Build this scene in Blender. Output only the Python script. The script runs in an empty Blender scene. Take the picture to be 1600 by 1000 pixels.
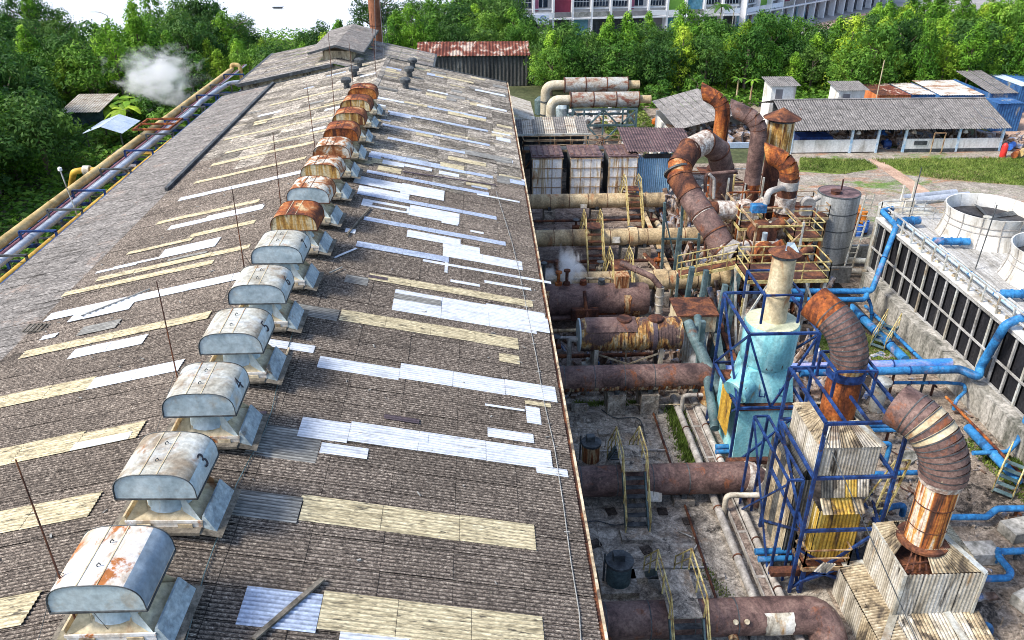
import bpy, math, random
from mathutils import Vector, Matrix
rnd = random.Random(7)
scene = bpy.context.scene
# ---------------------------------------------------------------- camera
FPX, PITCH, YAW, CAMZ = 1265.0, math.radians(28.3), math.radians(2.47), 24.0
cd = bpy.data.cameras.new("Camera"); cam = bpy.data.objects.new("Camera", cd)
scene.collection.objects.link(cam); scene.camera = cam
cd.sensor_width = 36; cd.lens = 36 * FPX / 1600; cd.clip_start = .5; cd.clip_end = 6000
cam.location = (0, 0, CAMZ); cam.rotation_euler = (math.pi / 2 - PITCH, 0, -YAW)
# ---------------------------------------------------------------- light
SUN_EL, SUN_AZ = 48.0, -16.0            # the sun stands to the left (-X), a little behind the scene
w = bpy.data.worlds.new("World"); scene.world = w; w.use_nodes = True
nt = w.node_tree; nt.nodes.clear()
wo = nt.nodes.new("ShaderNodeOutputWorld"); bg = nt.nodes.new("ShaderNodeBackground"); sk = nt.nodes.new("ShaderNodeTexSky")
sk.sky_type = 'NISHITA'; sk.sun_disc = False; sk.sun_elevation = math.radians(SUN_EL)
sk.dust_density = 2.0; sk.air_density = 1.0
sdir = Vector((-math.cos(math.radians(SUN_AZ)) * math.cos(math.radians(SUN_EL)), math.sin(math.radians(SUN_AZ)) * math.cos(math.radians(SUN_EL)), math.sin(math.radians(SUN_EL))))
sk.sun_rotation = math.atan2(sdir.x, sdir.y)
bg.inputs[1].default_value = .15
nt.links.new(sk.outputs[0], bg.inputs[0]); nt.links.new(bg.outputs[0], wo.inputs[0])
sl = bpy.data.lights.new("Sun", 'SUN'); sl.energy = 2.5; sl.angle = math.radians(12); sl.color = (1, .93, .82)
so = bpy.data.objects.new("Sun", sl); scene.collection.objects.link(so)
so.rotation_euler = sdir.to_track_quat('Z', 'Y').to_euler(); so.location = (-40, 0, 60)
scene.view_settings.view_transform = 'Standard'; scene.view_settings.look = 'None'
scene.view_settings.exposure = 1.0; scene.view_settings.gamma = 1
try:
    scene.cycles.filter_width = 1.0; scene.cycles.volume_step_rate = 2; scene.cycles.volume_bounces = 6; scene.cycles.max_bounces = 6; scene.cycles.use_denoising = True
except Exception: pass
# ---------------------------------------------------------------- measuring helpers: photo pixel -> place in the world
def ray(x, y):
    u = (x - 800) / FPX; v = (y - 500) / FPX
    f = math.cos(PITCH) - v * math.sin(PITCH); z = -(math.sin(PITCH) + v * math.cos(PITCH))
    return Vector((u * math.cos(YAW) + f * math.sin(YAW), f * math.cos(YAW) - u * math.sin(YAW), z))
CAM = Vector((0, 0, CAMZ))
def at(x, y, z=0.0): r = ray(x, y); return CAM + r * ((z - CAMZ) / r.z)
def U(x, y, z): p = at(x, y, 0); return Vector((p.x, p.y, z))
def aty(x, y, Y): r = ray(x, y); return CAM + r * (Y / r.y)
def atx(x, y, X): r = ray(x, y); return CAM + r * (X / r.x)
ZR, XR, SL, XE, XL, XB, YN, YF = 10.0, -8.12, .214, 2.79, -23.5, -18.6, 10.0, 77.0
def roofz(X): return ZR - SL * abs(X - XR)
def roof(x, y):
    r = ray(x, y)
    for sg in (-1, 1):
        t = (ZR + SL * sg * XR - CAMZ) / (r.z + SL * sg * r.x); q = CAM + r * t
        if (q.x - XR) * sg >= -1e-6: return q
    return q
# ---------------------------------------------------------------- materials
MATS = {}
def L(c): return (c[0], c[1], c[2], 1)
def mat(name, stops, sc=(1, 1, 1), dist=.6, fine=14, famt=.35, rough=.8, metal=0.0, bump=.25, second=None, detail=9, nrough=.62, fs=(1, 1, 1), spec=.3, tint=None, third=None, groove=0):
    """noise through a colour ramp, fine speckle multiplied over it, and an optional second stain layer"""
    m = bpy.data.materials.new(name); m.use_nodes = True; t = m.node_tree; t.nodes.clear(); N = t.nodes.new; K = t.links.new
    out = N("ShaderNodeOutputMaterial"); b = N("ShaderNodeBsdfPrincipled"); K(b.outputs[0], out.inputs[0])
    b.inputs['Roughness'].default_value = rough; b.inputs['Metallic'].default_value = metal
    if 'Specular IOR Level' in b.inputs: b.inputs['Specular IOR Level'].default_value = spec
    g = N("ShaderNodeNewGeometry")
    def noise(scale, d, dis=0, off=0):
        mp = N("ShaderNodeMapping"); mp.inputs['Scale'].default_value = scale; mp.inputs['Location'].default_value = (off, off * .7, off * 1.3)
        K(g.outputs['Position'], mp.inputs[0]); n = N("ShaderNodeTexNoise"); n.inputs['Scale'].default_value = 1
        n.inputs['Detail'].default_value = d; n.inputs['Roughness'].default_value = nrough; n.inputs['Distortion'].default_value = dis
        K(mp.outputs[0], n.inputs['Vector']); return n.outputs[0]
    h = (sum(map(ord, name)) * 1.37) % 50
    n1 = noise(sc, detail, dist, h)
    cr = N("ShaderNodeValToRGB"); K(n1, cr.inputs[0]); el = cr.color_ramp.elements
    while len(el) < len(stops): el.new(.5)
    for e, (p, c) in zip(el, stops): e.position = p; e.color = L(c)
    col = cr.outputs[0]
    def mix(a, bcol, fac, mode='MIX'):
        x = N("ShaderNodeMix"); x.data_type = 'RGBA'; x.blend_type = mode
        if hasattr(fac, 'links'): K(fac, x.inputs[0])
        else: x.inputs[0].default_value = fac
        for s, q in ((a, 6), (bcol, 7)):
            if hasattr(s, 'links'): K(s, x.inputs[q])
            else: x.inputs[q].default_value = L(s)
        return x.outputs[2]
    def rng(s, lo, hi, a=0, c=1):
        r = N("ShaderNodeMapRange"); K(s, r.inputs[0]); r.inputs[1].default_value = lo; r.inputs[2].default_value = hi
        r.inputs[3].default_value = a; r.inputs[4].default_value = c; return r.outputs[0]
    for sec in (second, third):
        if sec:
            c2, s2, lo, hi = sec
            col = mix(col, c2, rng(noise(s2, 6, .3, h + 9 + lo), lo, hi))
    if tint:    # every sheet / slab of the given size gets its own tone
        mp = N("ShaderNodeMapping"); mp.inputs['Scale'].default_value = (1 / tint[0], 1 / tint[1], 0); mp.inputs['Location'].default_value = tint[3]; K(g.outputs['Position'], mp.inputs[0])
        fl = N("ShaderNodeVectorMath"); fl.operation = 'FLOOR'; K(mp.outputs[0], fl.inputs[0])
        wn = N("ShaderNodeTexWhiteNoise"); wn.noise_dimensions = '3D'; K(fl.outputs[0], wn.inputs[0])
        v = rng(wn.outputs[0], 0, 1, 1 - tint[2], 1 + tint[2]); cc = N("ShaderNodeCombineXYZ")
        for k in range(3): K(v, cc.inputs[k])
        col = mix(col, cc.outputs[0], 1.0, 'MULTIPLY')
    nf = noise((fine * fs[0], fine * fs[1], fine * fs[2]), 4, 0, h + 3)
    v = rng(nf, .32, .68, 1 - famt, 1 + famt); cc = N("ShaderNodeCombineXYZ")
    for k in range(3): K(v, cc.inputs[k])
    col = mix(col, cc.outputs[0], 1.0, 'MULTIPLY')
    if not groove and name.split('_')[0] in ('corr', 'roof', 'sheet', 'shed', 'panel', 'cyl'): groove = .55
    if groove:   # groove shade and dirt painted in: darker valleys, lighter ribs
        at_ = N("ShaderNodeAttribute"); at_.attribute_name = 'valley'
        v = rng(at_.outputs['Fac'], 0, 1, 1.0 + groove * .2, 1 - groove); cc = N("ShaderNodeCombineXYZ")
        for k in range(3): K(v, cc.inputs[k])
        col = mix(col, cc.outputs[0], 1.0, 'MULTIPLY')
    K(col, b.inputs['Base Color'])
    if bump:
        bu = N("ShaderNodeBump"); bu.inputs['Strength'].default_value = bump; bu.inputs['Distance'].default_value = .03
        K(nf, bu.inputs['Height']); K(bu.outputs[0], b.inputs['Normal'])
    MATS[name] = m; return m
DR = (.07, .022, .012); OR = (.42, .13, .025); RB = (.20, .06, .022); PU = (.115, .072, .068); CR = (.58, .46, .27); GY = (.42, .42, .40)
mat('roof_brown', [(.38, (.030, .025, .022)), (.47, (.115, .095, .08)), (.55, (.25, .21, .175)), (.65, (.50, .45, .38))], sc=(9, 13, 1), fine=24, famt=1.0, fs=(.6, 1.6, 1), rough=.95, bump=.5, tint=(1.86, 1, .17, (.365, 0, 0)), nrough=.85, groove=.80, second=((.035, .031, .028), (.25, .6, .3), .58, .78), third=((.42, .37, .31), (.15, .9, .2), .62, .80))
mat('roof_far', [(.36, (.065, .058, .05)), (.48, (.20, .18, .155)), (.62, (.46, .42, .36))], sc=(2.0, 6, 1), fine=12, famt=1.0, fs=(.6, 1.8, 1), rough=.95, bump=.3, tint=(1.86, 1, .45, (.365, 0, 0)), nrough=.85, groove=.5, second=((.50, .44, .31), (.22, 1.1, .3), .56, .66), third=((.055, .048, .042), (.3, 1.6, .2), .54, .64))
mat('roof_grey', [(.36, (.075, .07, .066)), (.48, (.17, .16, .152)), (.62, (.34, .32, .30))], sc=(1.6, 6, 1), fine=12, famt=.8, fs=(.5, 2, 1), rough=.95, tint=(1.67, 1, .12, (.1, 0, 0)), nrough=.85, groove=.4, second=((.06, .055, .05), (.3, 2.0, .3), .56, .64), third=((.26, .21, .18), (.4, .5, .3), .56, .66))
mat('roof_under', [(.4, (.02, .018, .016)), (.6, (.05, .045, .04))], rough=1)
mat('sheet_white', [(.34, (.40, .43, .48)), (.46, (.54, .58, .64)), (.62, (.62, .66, .72))], sc=(1.2, 5, 1), fine=8, famt=.14, rough=.6, bump=.05, groove=.30, second=((.20, .19, .17), (.9, 9, 1), .62, .72))
mat('sheet_cream', [(.32, (.22, .19, .12)), (.46, (.46, .40, .26)), (.7, (.60, .54, .37))], sc=(1.5, 7, 1), fine=16, famt=.5, fs=(.4, 2, 1), rough=.8, bump=.1, groove=.38, second=((.09, .08, .06), (2.4, 14, 1), .58, .66))
mat('sheet_blue', [(.3, (.26, .31, .42)), (.7, (.46, .54, .68))], sc=(1, 5, 1), fine=10, famt=.3, rough=.5, bump=.05, groove=.4)
mat('sheet_grey', [(.3, (.11, .11, .105)), (.7, (.34, .34, .32))], sc=(1, 5, 1), fine=12, famt=.4, fs=(.4, 2, 1), rough=.8, groove=.65)
mat('sheet_dark', [(.3, (.05, .04, .055)), (.7, (.12, .09, .10))], sc=(1, 5, 1), rough=.7)
mat('galv_new', [(.33, (.30, .38, .42)), (.5, (.42, .51, .55)), (.7, (.54, .61, .63))], sc=(1.3, 1.3, .9), fine=7, famt=.2, rough=.5, metal=.15, second=((.40, .34, .25), (1.5, 1.2, 1), .58, .76), third=((.28, .15, .07), (2.5, 2.5, 1.5), .68, .76))
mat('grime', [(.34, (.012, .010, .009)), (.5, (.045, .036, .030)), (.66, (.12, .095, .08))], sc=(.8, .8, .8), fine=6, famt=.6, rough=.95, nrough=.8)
mat('galv_side', [(.33, (.17, .22, .26)), (.5, (.28, .35, .39)), (.7, (.42, .48, .50))], sc=(2, .8, 1.5), fine=8, famt=.3, rough=.6, second=((.12, .10, .08), (2, 1, 2), .56, .68))  # side-panel shade painted in as a darker, bluer sheet colour
mat('galv_flank', [(.33, (.14, .19, .24)), (.6, (.24, .30, .36))], sc=(1.3, 1.3, .9), fine=7, famt=.2, rough=.5)
mat('galv_cap', [(.33, (.28, .26, .21)), (.48, (.44, .43, .37)), (.62, (.50, .53, .52))], sc=(1.2, 1.2, .8), fine=8, famt=.28, rough=.6, metal=.1, second=((.28, .14, .06), (1.6, 1.2, 1), .60, .72), third=((.26, .21, .15), (.9, .9, .9), .52, .66))
mat('galv_white', [(.37, (.36, .28, .20)), (.47, (.60, .56, .50)), (.62, (.70, .70, .70))], sc=(1.6, 1.0, .8), fine=7, famt=.22, rough=.6, second=((.34, .12, .03), (1.5, 1.1, 1), .56, .62))
mat('vent_rust', [(.36, (.05, .02, .014)), (.47, (.15, .042, .018)), (.56, (.32, .10, .024)), (.68, (.48, .36, .20))], sc=(1.3, .8, 1.2), fine=9, famt=.4, rough=.85)
mat('vent_patchy', [(.42, (.22, .07, .025)), (.49, (.36, .18, .08)), (.55, (.50, .47, .40)), (.7, (.56, .54, .48))], sc=(1.9, 1.6, 1.4), fine=9, famt=.35, rough=.85)
mat('vent_yellow', [(.38, (.12, .045, .02)), (.47, (.42, .24, .06)), (.58, (.54, .48, .32))], sc=(3.2, 3.2, .35), fine=9, famt=.35, rough=.85, second=((.10, .035, .015), (1.6, 1.6, .8), .58, .66))
mat('duct_purple', [(.36, (.050, .030, .028)), (.50, (.135, .082, .072)), (.64, (.22, .145, .122))], sc=(1.0, 1.0, 1.2), fine=10, famt=.4, rough=.65, nrough=.72, second=((.21, .07, .028), (1.1, 1.1, .7), .57, .68), third=((.38, .31, .22), (1.6, 1.6, 2), .67, .71))
mat('duct_drip', [(.36, (.07, .03, .018)), (.46, (.26, .09, .03)), (.56, (.48, .36, .20)), (.66, (.12, .04, .02))], sc=(5, 5, .5), fine=10, famt=.3, rough=.85)
mat('duct_cream', [(.32, (.12, .09, .06)), (.48, (.40, .30, .17)), (.68, (.56, .46, .29))], sc=(1.2, 1.0, .5), fine=9, famt=.35, rough=.75, second=((.30, .10, .03), (.8, .5, .3), .58, .70))
mat('rust_orange', [(.36, (.05, .018, .012)), (.46, (.15, .042, .016)), (.56, (.31, .088, .02)), (.68, (.46, .19, .05))], sc=(1.5, 1.5, .5), fine=10, famt=.45, rough=.85, second=((.06, .022, .015), (2.2, 2.2, .35), .56, .64))
mat('rust_dark', [(.36, (.030, .014, .012)), (.5, (.085, .034, .022)), (.64, (.20, .075, .032))], sc=(1.4, 1.4, .7), fine=10, famt=.45, rough=.85)
mat('rust_striped', [(.38, (.05, .025, .018)), (.45, (.34, .10, .025)), (.51, (.52, .26, .06)), (.57, (.62, .58, .48)), (.64, (.30, .09, .025)), (.72, (.10, .05, .03))], sc=(3.2, 3.2, .22), fine=9, famt=.35, rough=.8)
mat('tank_rust', [(.38, (.05, .028, .025)), (.46, (.17, .07, .03)), (.53, (.40, .23, .07)), (.60, (.46, .38, .24)), (.68, (.09, .05, .045))], sc=(3.2, 1.4, .7), fine=9, famt=.4, rough=.8, second=((.10, .065, .06), (1.0, .8, .8), .50, .58))
mat('cream_stack', [(.34, (.30, .14, .06)), (.45, (.46, .38, .24)), (.7, (.62, .54, .38))], sc=(1.2, 1.2, .5), fine=8, famt=.25, rough=.7)
mat('insul', [(.38, (.22, .15, .12)), (.5, (.42, .36, .31)), (.64, (.62, .59, .54))], sc=(3, 3, 3), fine=9, famt=.45, rough=1, bump=.6)
mat('silencer', [(.36, (.20, .075, .045)), (.46, (.30, .25, .20)), (.58, (.38, .38, .36))], sc=(.8, .8, 1.6), fine=9, famt=.35, rough=.7, second=((.18, .07, .05), (.7, .7, 1.0), .56, .62))
mat('grey_pipe', [(.4, (.26, .24, .22)), (.65, (.48, .46, .43))], sc=(1.5, 1.5, 1.5), fine=9, famt=.3, rough=.6, second=((.2, .1, .06), (2, 2, 2), .64, .74))
mat('cyl_tan', [(.4, (.36, .31, .22)), (.65, (.52, .48, .38))], sc=(1.5, 1.5, 1.5), fine=9, famt=.25, rough=.7)
mat('tank_grey', [(.36, (.20, .21, .21)), (.6, (.40, .42, .42))], sc=(2.5, 2.5, .18), fine=9, famt=.25, rough=.6, second=((.22, .12, .07), (1.5, 1.5, .3), .66, .78))
mat('blue_pipe', [(.36, (.018, .075, .18)), (.52, (.028, .18, .42)), (.72, (.07, .29, .54))], sc=(1, 1, 1), fine=9, famt=.3, rough=.5, second=((.24, .20, .26), (1.1, 1.1, 1.1), .58, .70))
mat('pink_blue', [(.40, (.05, .22, .60)), (.6, (.34, .34, .56))], sc=(.7, .7, 2), fine=9, famt=.25, rough=.45)
mat('frame_navy', [(.36, (.007, .013, .045)), (.52, (.013, .040, .15)), (.70, (.03, .085, .26))], sc=(1.3, 1.3, 1.3), fine=9, famt=.35, rough=.45, second=((.07, .035, .03), (2.4, 2.4, 2.4), .60, .68))
mat('frame_teal', [(.35, (.035, .07, .08)), (.65, (.13, .19, .20))], sc=(1, 1, 1), fine=9, famt=.3, rough=.6, second=((.12, .06, .035), (2, 2, 2), .60, .70))
mat('cyan_paint', [(.36, (.14, .40, .46)), (.50, (.24, .58, .64)), (.64, (.40, .70, .72))], sc=(1.4, 1.4, .4), fine=8, famt=.2, rough=.55, second=((.34, .36, .26), (2.5, 2.5, .3), .59, .69), third=((.08, .05, .035), (2.5, 2.5, .8), .64, .68))
mat('cream_green', [(.35, (.42, .44, .30)), (.65, (.62, .64, .46))], sc=(1, 1, 1), fine=8, famt=.2, rough=.6)
mat('yellow_rail', [(.38, (.22, .14, .05)), (.48, (.46, .37, .14)), (.66, (.60, .52, .27))], sc=(2.5, 2.5, 2.5), fine=9, famt=.3, rough=.7)
mat('brown_rail', [(.38, (.16, .07, .03)), (.6, (.44, .33, .20))], sc=(2, 2, 2), fine=9, famt=.3, rough=.7)
mat('steel_dark', [(.4, (.035, .04, .045)), (.65, (.10, .11, .115))], sc=(2, 2, 2), fine=9, famt=.4, rough=.6)
mat('corr_white', [(.37, (.24, .21, .165)), (.49, (.48, .44, .36)), (.64, (.62, .60, .55))], sc=(1.6, 1.6, .25), fine=9, famt=.25, rough=.7, second=((.05, .045, .04), (1.8, 1.8, .3), .57, .66), third=((.38, .22, .08), (1.5, 1.5, .3), .62, .72))
mat('corr_yellow', [(.36, (.08, .05, .03)), (.48, (.50, .30, .04)), (.6, (.58, .42, .10)), (.72, (.66, .62, .50))], sc=(1.8, 1.8, .2), fine=9, famt=.25, rough=.7)
mat('corr_tan', [(.37, (.10, .08, .06)), (.48, (.36, .29, .19)), (.62, (.54, .47, .34))], sc=(1.6, 1.6, .5), fine=9, famt=.35, rough=.8, second=((.05, .04, .03), (2, 2, .7), .60, .68))
mat('corr_rusty', [(.40, (.10, .03, .022)), (.52, (.20, .06, .035)), (.62, (.48, .40, .34))], sc=(.9, .6, .6), fine=9, famt=.3, rough=.85)
mat('corr_black', [(.3, (.03, .033, .035)), (.6, (.12, .12, .115)), (.8, (.32, .32, .30))], sc=(1.2, 1, .25), fine=6, famt=.4, rough=.85)
mat('corr_grey', [(.34, (.09, .088, .085)), (.55, (.22, .21, .205)), (.75, (.36, .35, .33))], sc=(1.4, 1.4, 1.4), fine=7, famt=.5, rough=.95, nrough=.8, second=((.22, .11, .09), (.7, .7, .7), .64, .70))
mat('corr_pale', [(.35, (.26, .20, .15)), (.5, (.46, .42, .35)), (.70, (.58, .55, .50))], sc=(.8, 2, .8), fine=6, famt=.3, rough=.85)
mat('shed_brown', [(.38, (.055, .035, .04)), (.62, (.17, .11, .11))], sc=(.8, 2, .8), fine=6, famt=.35, rough=.8)
mat('shed_blue', [(.35, (.28, .50, .70)), (.7, (.46, .70, .88))], sc=(1, 1, .5), fine=6, famt=.15, rough=.5)
mat('pale_metal', [(.35, (.34, .44, .58)), (.7, (.50, .58, .68))], sc=(1, 1, .5), fine=6, famt=.15, rough=.5)
mat('wall_white', [(.34, (.44, .42, .37)), (.5, (.70, .69, .65)), (.7, (.80, .80, .78))], sc=(.8, .8, .25), fine=5, famt=.15, rough=.9)
mat('panel_rust', [(.38, (.26, .12, .05)), (.45, (.60, .50, .34)), (.52, (.80, .80, .78))], sc=(2.4, 1, .22), fine=6, famt=.15, rough=.7)
mat('concrete', [(.37, (.085, .074, .064)), (.48, (.25, .22, .185)), (.60, (.50, .45, .38))], sc=(1.0, 1.0, 1.0), dist=1.4, fine=9, famt=.6, rough=.95, bump=.5, nrough=.84, second=((.055, .050, .045), (.8, .8, .8), .55, .64), third=((.27, .20, .14), (.28, .28, .28), .53, .64), tint=(2.1, 3.0, .12, (-.238, 0, 0)))
mat('concrete_brown', [(.37, (.060, .045, .038)), (.48, (.17, .13, .11)), (.60, (.34, .28, .24))], sc=(1, 1, 1), dist=1.2, fine=8, famt=.55, rough=.95, bump=.4, nrough=.84, second=((.05, .04, .035), (.8, .8, .8), .55, .64))
mat('concrete_wall', [(.34, (.10, .10, .085)), (.48, (.28, .27, .24)), (.66, (.48, .46, .42))], sc=(1.2, .9, .3), fine=6, famt=.4, rough=.95, bump=.4, second=((.06, .065, .05), (.8, .8, .3), .56, .70))
mat('dirt', [(.37, (.085, .066, .050)), (.48, (.20, .160, .125)), (.60, (.36, .30, .24))], sc=(1.0, 1.0, 1.0), dist=1.2, fine=8, famt=.65, rough=1, bump=.5, nrough=.84, second=((.035, .030, .025), (.4, .4, .4), .54, .62), third=((.30, .25, .20), (.18, .18, .18), .55, .64))
mat('gravel', [(.36, (.15, .13, .11)), (.5, (.27, .24, .20)), (.64, (.42, .38, .33))], sc=(.8, .8, .8), dist=1, fine=7, famt=.6, rough=1, bump=.5, nrough=.85, second=((.32, .17, .10), (.12, .3, .3), .52, .62), third=((.11, .18, .04), (.15, .25, .3), .54, .64))
mat('path', [(.34, (.32, .20, .14)), (.68, (.50, .36, .27))], sc=(.6, .6, .6), fine=6, famt=.35, rough=1)
mat('soil', [(.3, (.035, .05, .02)), (.6, (.10, .11, .05))], sc=(.3, .3, .3), fine=4, famt=.4, rough=1)
mat('lawn', [(.34, (.06, .10, .02)), (.50, (.14, .20, .04)), (.66, (.27, .28, .10))], sc=(.8, 1, 1), fine=6, famt=.6, rough=1, nrough=.82, second=((.28, .21, .12), (.13, .26, .3), .50, .58))
mat('asphalt', [(.3, (.20, .19, .19)), (.7, (.34, .33, .32))], sc=(.3, .3, .3), fine=3, famt=.25, rough=.95)
mat('paver_red', [(.4, (.26, .15, .13)), (.65, (.42, .33, .30))], sc=(.8, .8, .8), fine=3, famt=.3, rough=.95)
mat('tower_white', [(.34, (.15, .145, .13)), (.47, (.33, .325, .31)), (.66, (.50, .51, .51))], sc=(2.2, .35, .5), fine=7, famt=.35, rough=.6, nrough=.78)
mat('fan_cream', [(.35, (.34, .31, .26)), (.45, (.60, .58, .53)), (.60, (.70, .70, .68))], sc=(.9, .9, .3), fine=6, famt=.12, rough=.5)
mat('fan_dark', [(.3, (.015, .015, .017)), (.7, (.06, .06, .065))], sc=(2, 2, 2), rough=.7)
mat('louver_black', [(.3, (.005, .006, .009)), (.62, (.02, .02, .024)), (.8, (.16, .15, .12))], sc=(2, 2, .25), fine=8, famt=.6, rough=.6)
mat('bluewhite', [(.38, (.28, .48, .68)), (.55, (.55, .66, .74)), (.7, (.74, .78, .80))], sc=(2, 2, 2), fine=6, famt=.2, rough=.5)
mat('yellow_pipe', [(.36, (.32, .22, .08)), (.5, (.52, .37, .15)), (.7, (.62, .48, .24))], sc=(.8, .5, .8), fine=6, famt=.15, rough=.5, second=((.20, .12, .05), (1.5, .4, 1.5), .60, .68))
mat('amber_pipe', [(.36, (.34, .19, .03)), (.6, (.58, .36, .05))], sc=(.8, .5, .8), fine=6, famt=.2, rough=.5)
mat('silver_pipe', [(.36, (.30, .33, .38)), (.6, (.50, .53, .58))], sc=(.8, .5, .8), fine=6, famt=.2, rough=.35, metal=.3)
mat('maroon', [(.36, (.10, .03, .05)), (.6, (.26, .12, .13))], sc=(.8, .5, .8), fine=6, famt=.3, rough=.6)
mat('chimney_brown', [(.36, (.15, .055, .028)), (.6, (.26, .11, .06))], sc=(.6, .6, .3), fine=4, famt=.3, rough=.85)
mat('bark', [(.3, (.08, .06, .045)), (.7, (.22, .18, .14))], sc=(2, 2, .6), rough=1)
mat('wood_old', [(.35, (.06, .055, .045)), (.6, (.18, .16, .13))], sc=(3, 3, 1), rough=.95)
mat('drum_orange', [(.35, (.40, .10, .015)), (.65, (.62, .24, .03))], sc=(1.5, 1.5, 1), rough=.5)
mat('drum_red', [(.35, (.22, .04, .03)), (.65, (.40, .09, .06))], sc=(1.5, 1.5, 1), rough=.5)
mat('drum_blue', [(.35, (.02, .08, .36)), (.65, (.04, .17, .55))], sc=(1.5, 1.5, 1), rough=.5)
mat('red_paint', [(.35, (.50, .02, .02)), (.65, (.66, .05, .04))], sc=(1, 1, 1), rough=.4)
mat('plaster_white', [(.35, (.66, .67, .70)), (.65, (.80, .81, .83))], sc=(.4, .4, .15), fine=2, famt=.08, rough=.8)
mat('plaster_maroon', [(.35, (.24, .04, .07)), (.65, (.32, .06, .10))], sc=(.4, .4, .15), fine=2, famt=.1, rough=.8)
mat('plaster_green', [(.35, (.16, .34, .05)), (.65, (.26, .46, .08))], sc=(.4, .4, .15), fine=2, famt=.1, rough=.8)
mat('plaster_pink', [(.35, (.42, .12, .20)), (.65, (.50, .17, .25))], sc=(.4, .4, .15), fine=2, famt=.1, rough=.8)
mat('glass_dark', [(.35, (.012, .016, .03)), (.65, (.04, .055, .085))], sc=(.4, .4, .4), fine=2, famt=.4, rough=.12, spec=.6, bump=0)
mat('glass_blue', [(.35, (.05, .22, .32)), (.65, (.20, .42, .52))], sc=(.4, .4, .4), fine=2, famt=.3, rough=.15, spec=.6, bump=0)
mat('shutter_grey', [(.35, (.16, .15, .16)), (.65, (.26, .25, .26))], sc=(.4, .4, .4), fine=2, famt=.1, rough=.6)
mat('sign_white', [(.35, (.60, .68, .80)), (.65, (.70, .76, .86))], sc=(.4, .4, .4), fine=2, famt=.05, rough=.5)
mat('ink', [(.4, (.02, .02, .03)), (.6, (.04, .04, .05))], rough=.7, bump=0)
mat('ink_blue', [(.4, (.03, .09, .28)), (.6, (.05, .14, .36))], rough=.7, bump=0)
mat('car_white', [(.4, (.75, .76, .78)), (.6, (.80, .81, .82))], fine=2, famt=.03, rough=.25, bump=0, spec=.6)
mat('car_silver', [(.4, (.42, .43, .45)), (.6, (.48, .49, .51))], fine=2, famt=.03, rough=.25, bump=0, spec=.6, metal=.4)
mat('tyre', [(.4, (.015, .015, .015)), (.6, (.03, .03, .03))], rough=.9)
mat('mixed_junk', [(.32, (.03, .025, .025)), (.45, (.16, .10, .07)), (.55, (.34, .30, .27)), (.62, (.08, .14, .28)), (.7, (.55, .52, .48))], sc=(1.2, 1.2, 1.2), fine=6, famt=.5, rough=.9)
mat('container_rust', [(.36, (.40, .10, .03)), (.6, (.58, .22, .08))], sc=(.8, .8, .4), fine=5, famt=.2, rough=.8)
mat('container_blue', [(.36, (.015, .055, .17)), (.6, (.04, .13, .30))], sc=(.8, .8, .4), fine=5, famt=.25, rough=.7, second=((.25, .24, .22), (.7, .7, .5), .58, .66))
mat('white_patched', [(.38, (.28, .17, .11)), (.48, (.44, .42, .38)), (.62, (.62, .63, .64))], sc=(.5, .8, .5), fine=4, famt=.3, rough=.8)
# river: sky reflection painted in as a pale base colour
m = mat('river_water', [(.35, (.55, .57, .62)), (.65, (.66, .68, .73))], sc=(.05, .02, 1), fine=.4, famt=.06, rough=.35, bump=.15, spec=.6)
def leafmat(name, c0, c1, c2):
    m = mat(name, [(.3, c0), (.5, c1), (.72, c2)], sc=(.45, .45, .45), fine=2.2, famt=.45, rough=.65, bump=0, spec=.25)
    t = m.node_tree; b = [n for n in t.nodes if n.type == 'BSDF_PRINCIPLED'][0]; o = [n for n in t.nodes if n.type == 'OUTPUT_MATERIAL'][0]
    tr = t.nodes.new('ShaderNodeBsdfTranslucent'); mx = t.nodes.new('ShaderNodeMixShader'); mx.inputs[0].default_value = .32
    src = b.inputs['Base Color'].links[0].from_socket; oi = t.nodes.new('ShaderNodeObjectInfo'); hs = t.nodes.new('ShaderNodeHueSaturation')
    r1 = t.nodes.new('ShaderNodeMapRange'); t.links.new(oi.outputs['Random'], r1.inputs[0]); r1.inputs[3].default_value = .62; r1.inputs[4].default_value = 1.35; t.links.new(r1.outputs[0], hs.inputs['Value'])
    r2 = t.nodes.new('ShaderNodeMapRange'); t.links.new(oi.outputs['Random'], r2.inputs[0]); r2.inputs[3].default_value = .515; r2.inputs[4].default_value = .485; t.links.new(r2.outputs[0], hs.inputs['Hue'])
    t.links.new(src, hs.inputs['Color']); t.links.new(hs.outputs[0], b.inputs['Base Color']); t.links.new(hs.outputs[0], tr.inputs[0])
    t.links.new(b.outputs[0], mx.inputs[1]); t.links.new(tr.outputs[0], mx.inputs[2]); t.links.new(mx.outputs[0], o.inputs[0])
leafmat('leaf_bamboo', (.040, .12, .012), (.13, .30, .024), (.31, .50, .05))
leafmat('leaf_dark', (.018, .055, .012), (.050, .13, .022), (.13, .25, .035))
leafmat('leaf_yellow', (.09, .19, .012), (.24, .39, .028), (.42, .54, .07))
leafmat('leaf_mid', (.028, .088, .013), (.085, .21, .024), (.21, .36, .045))
leafmat('grass_blade', (.07, .12, .02), (.15, .22, .04), (.30, .34, .10))
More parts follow.
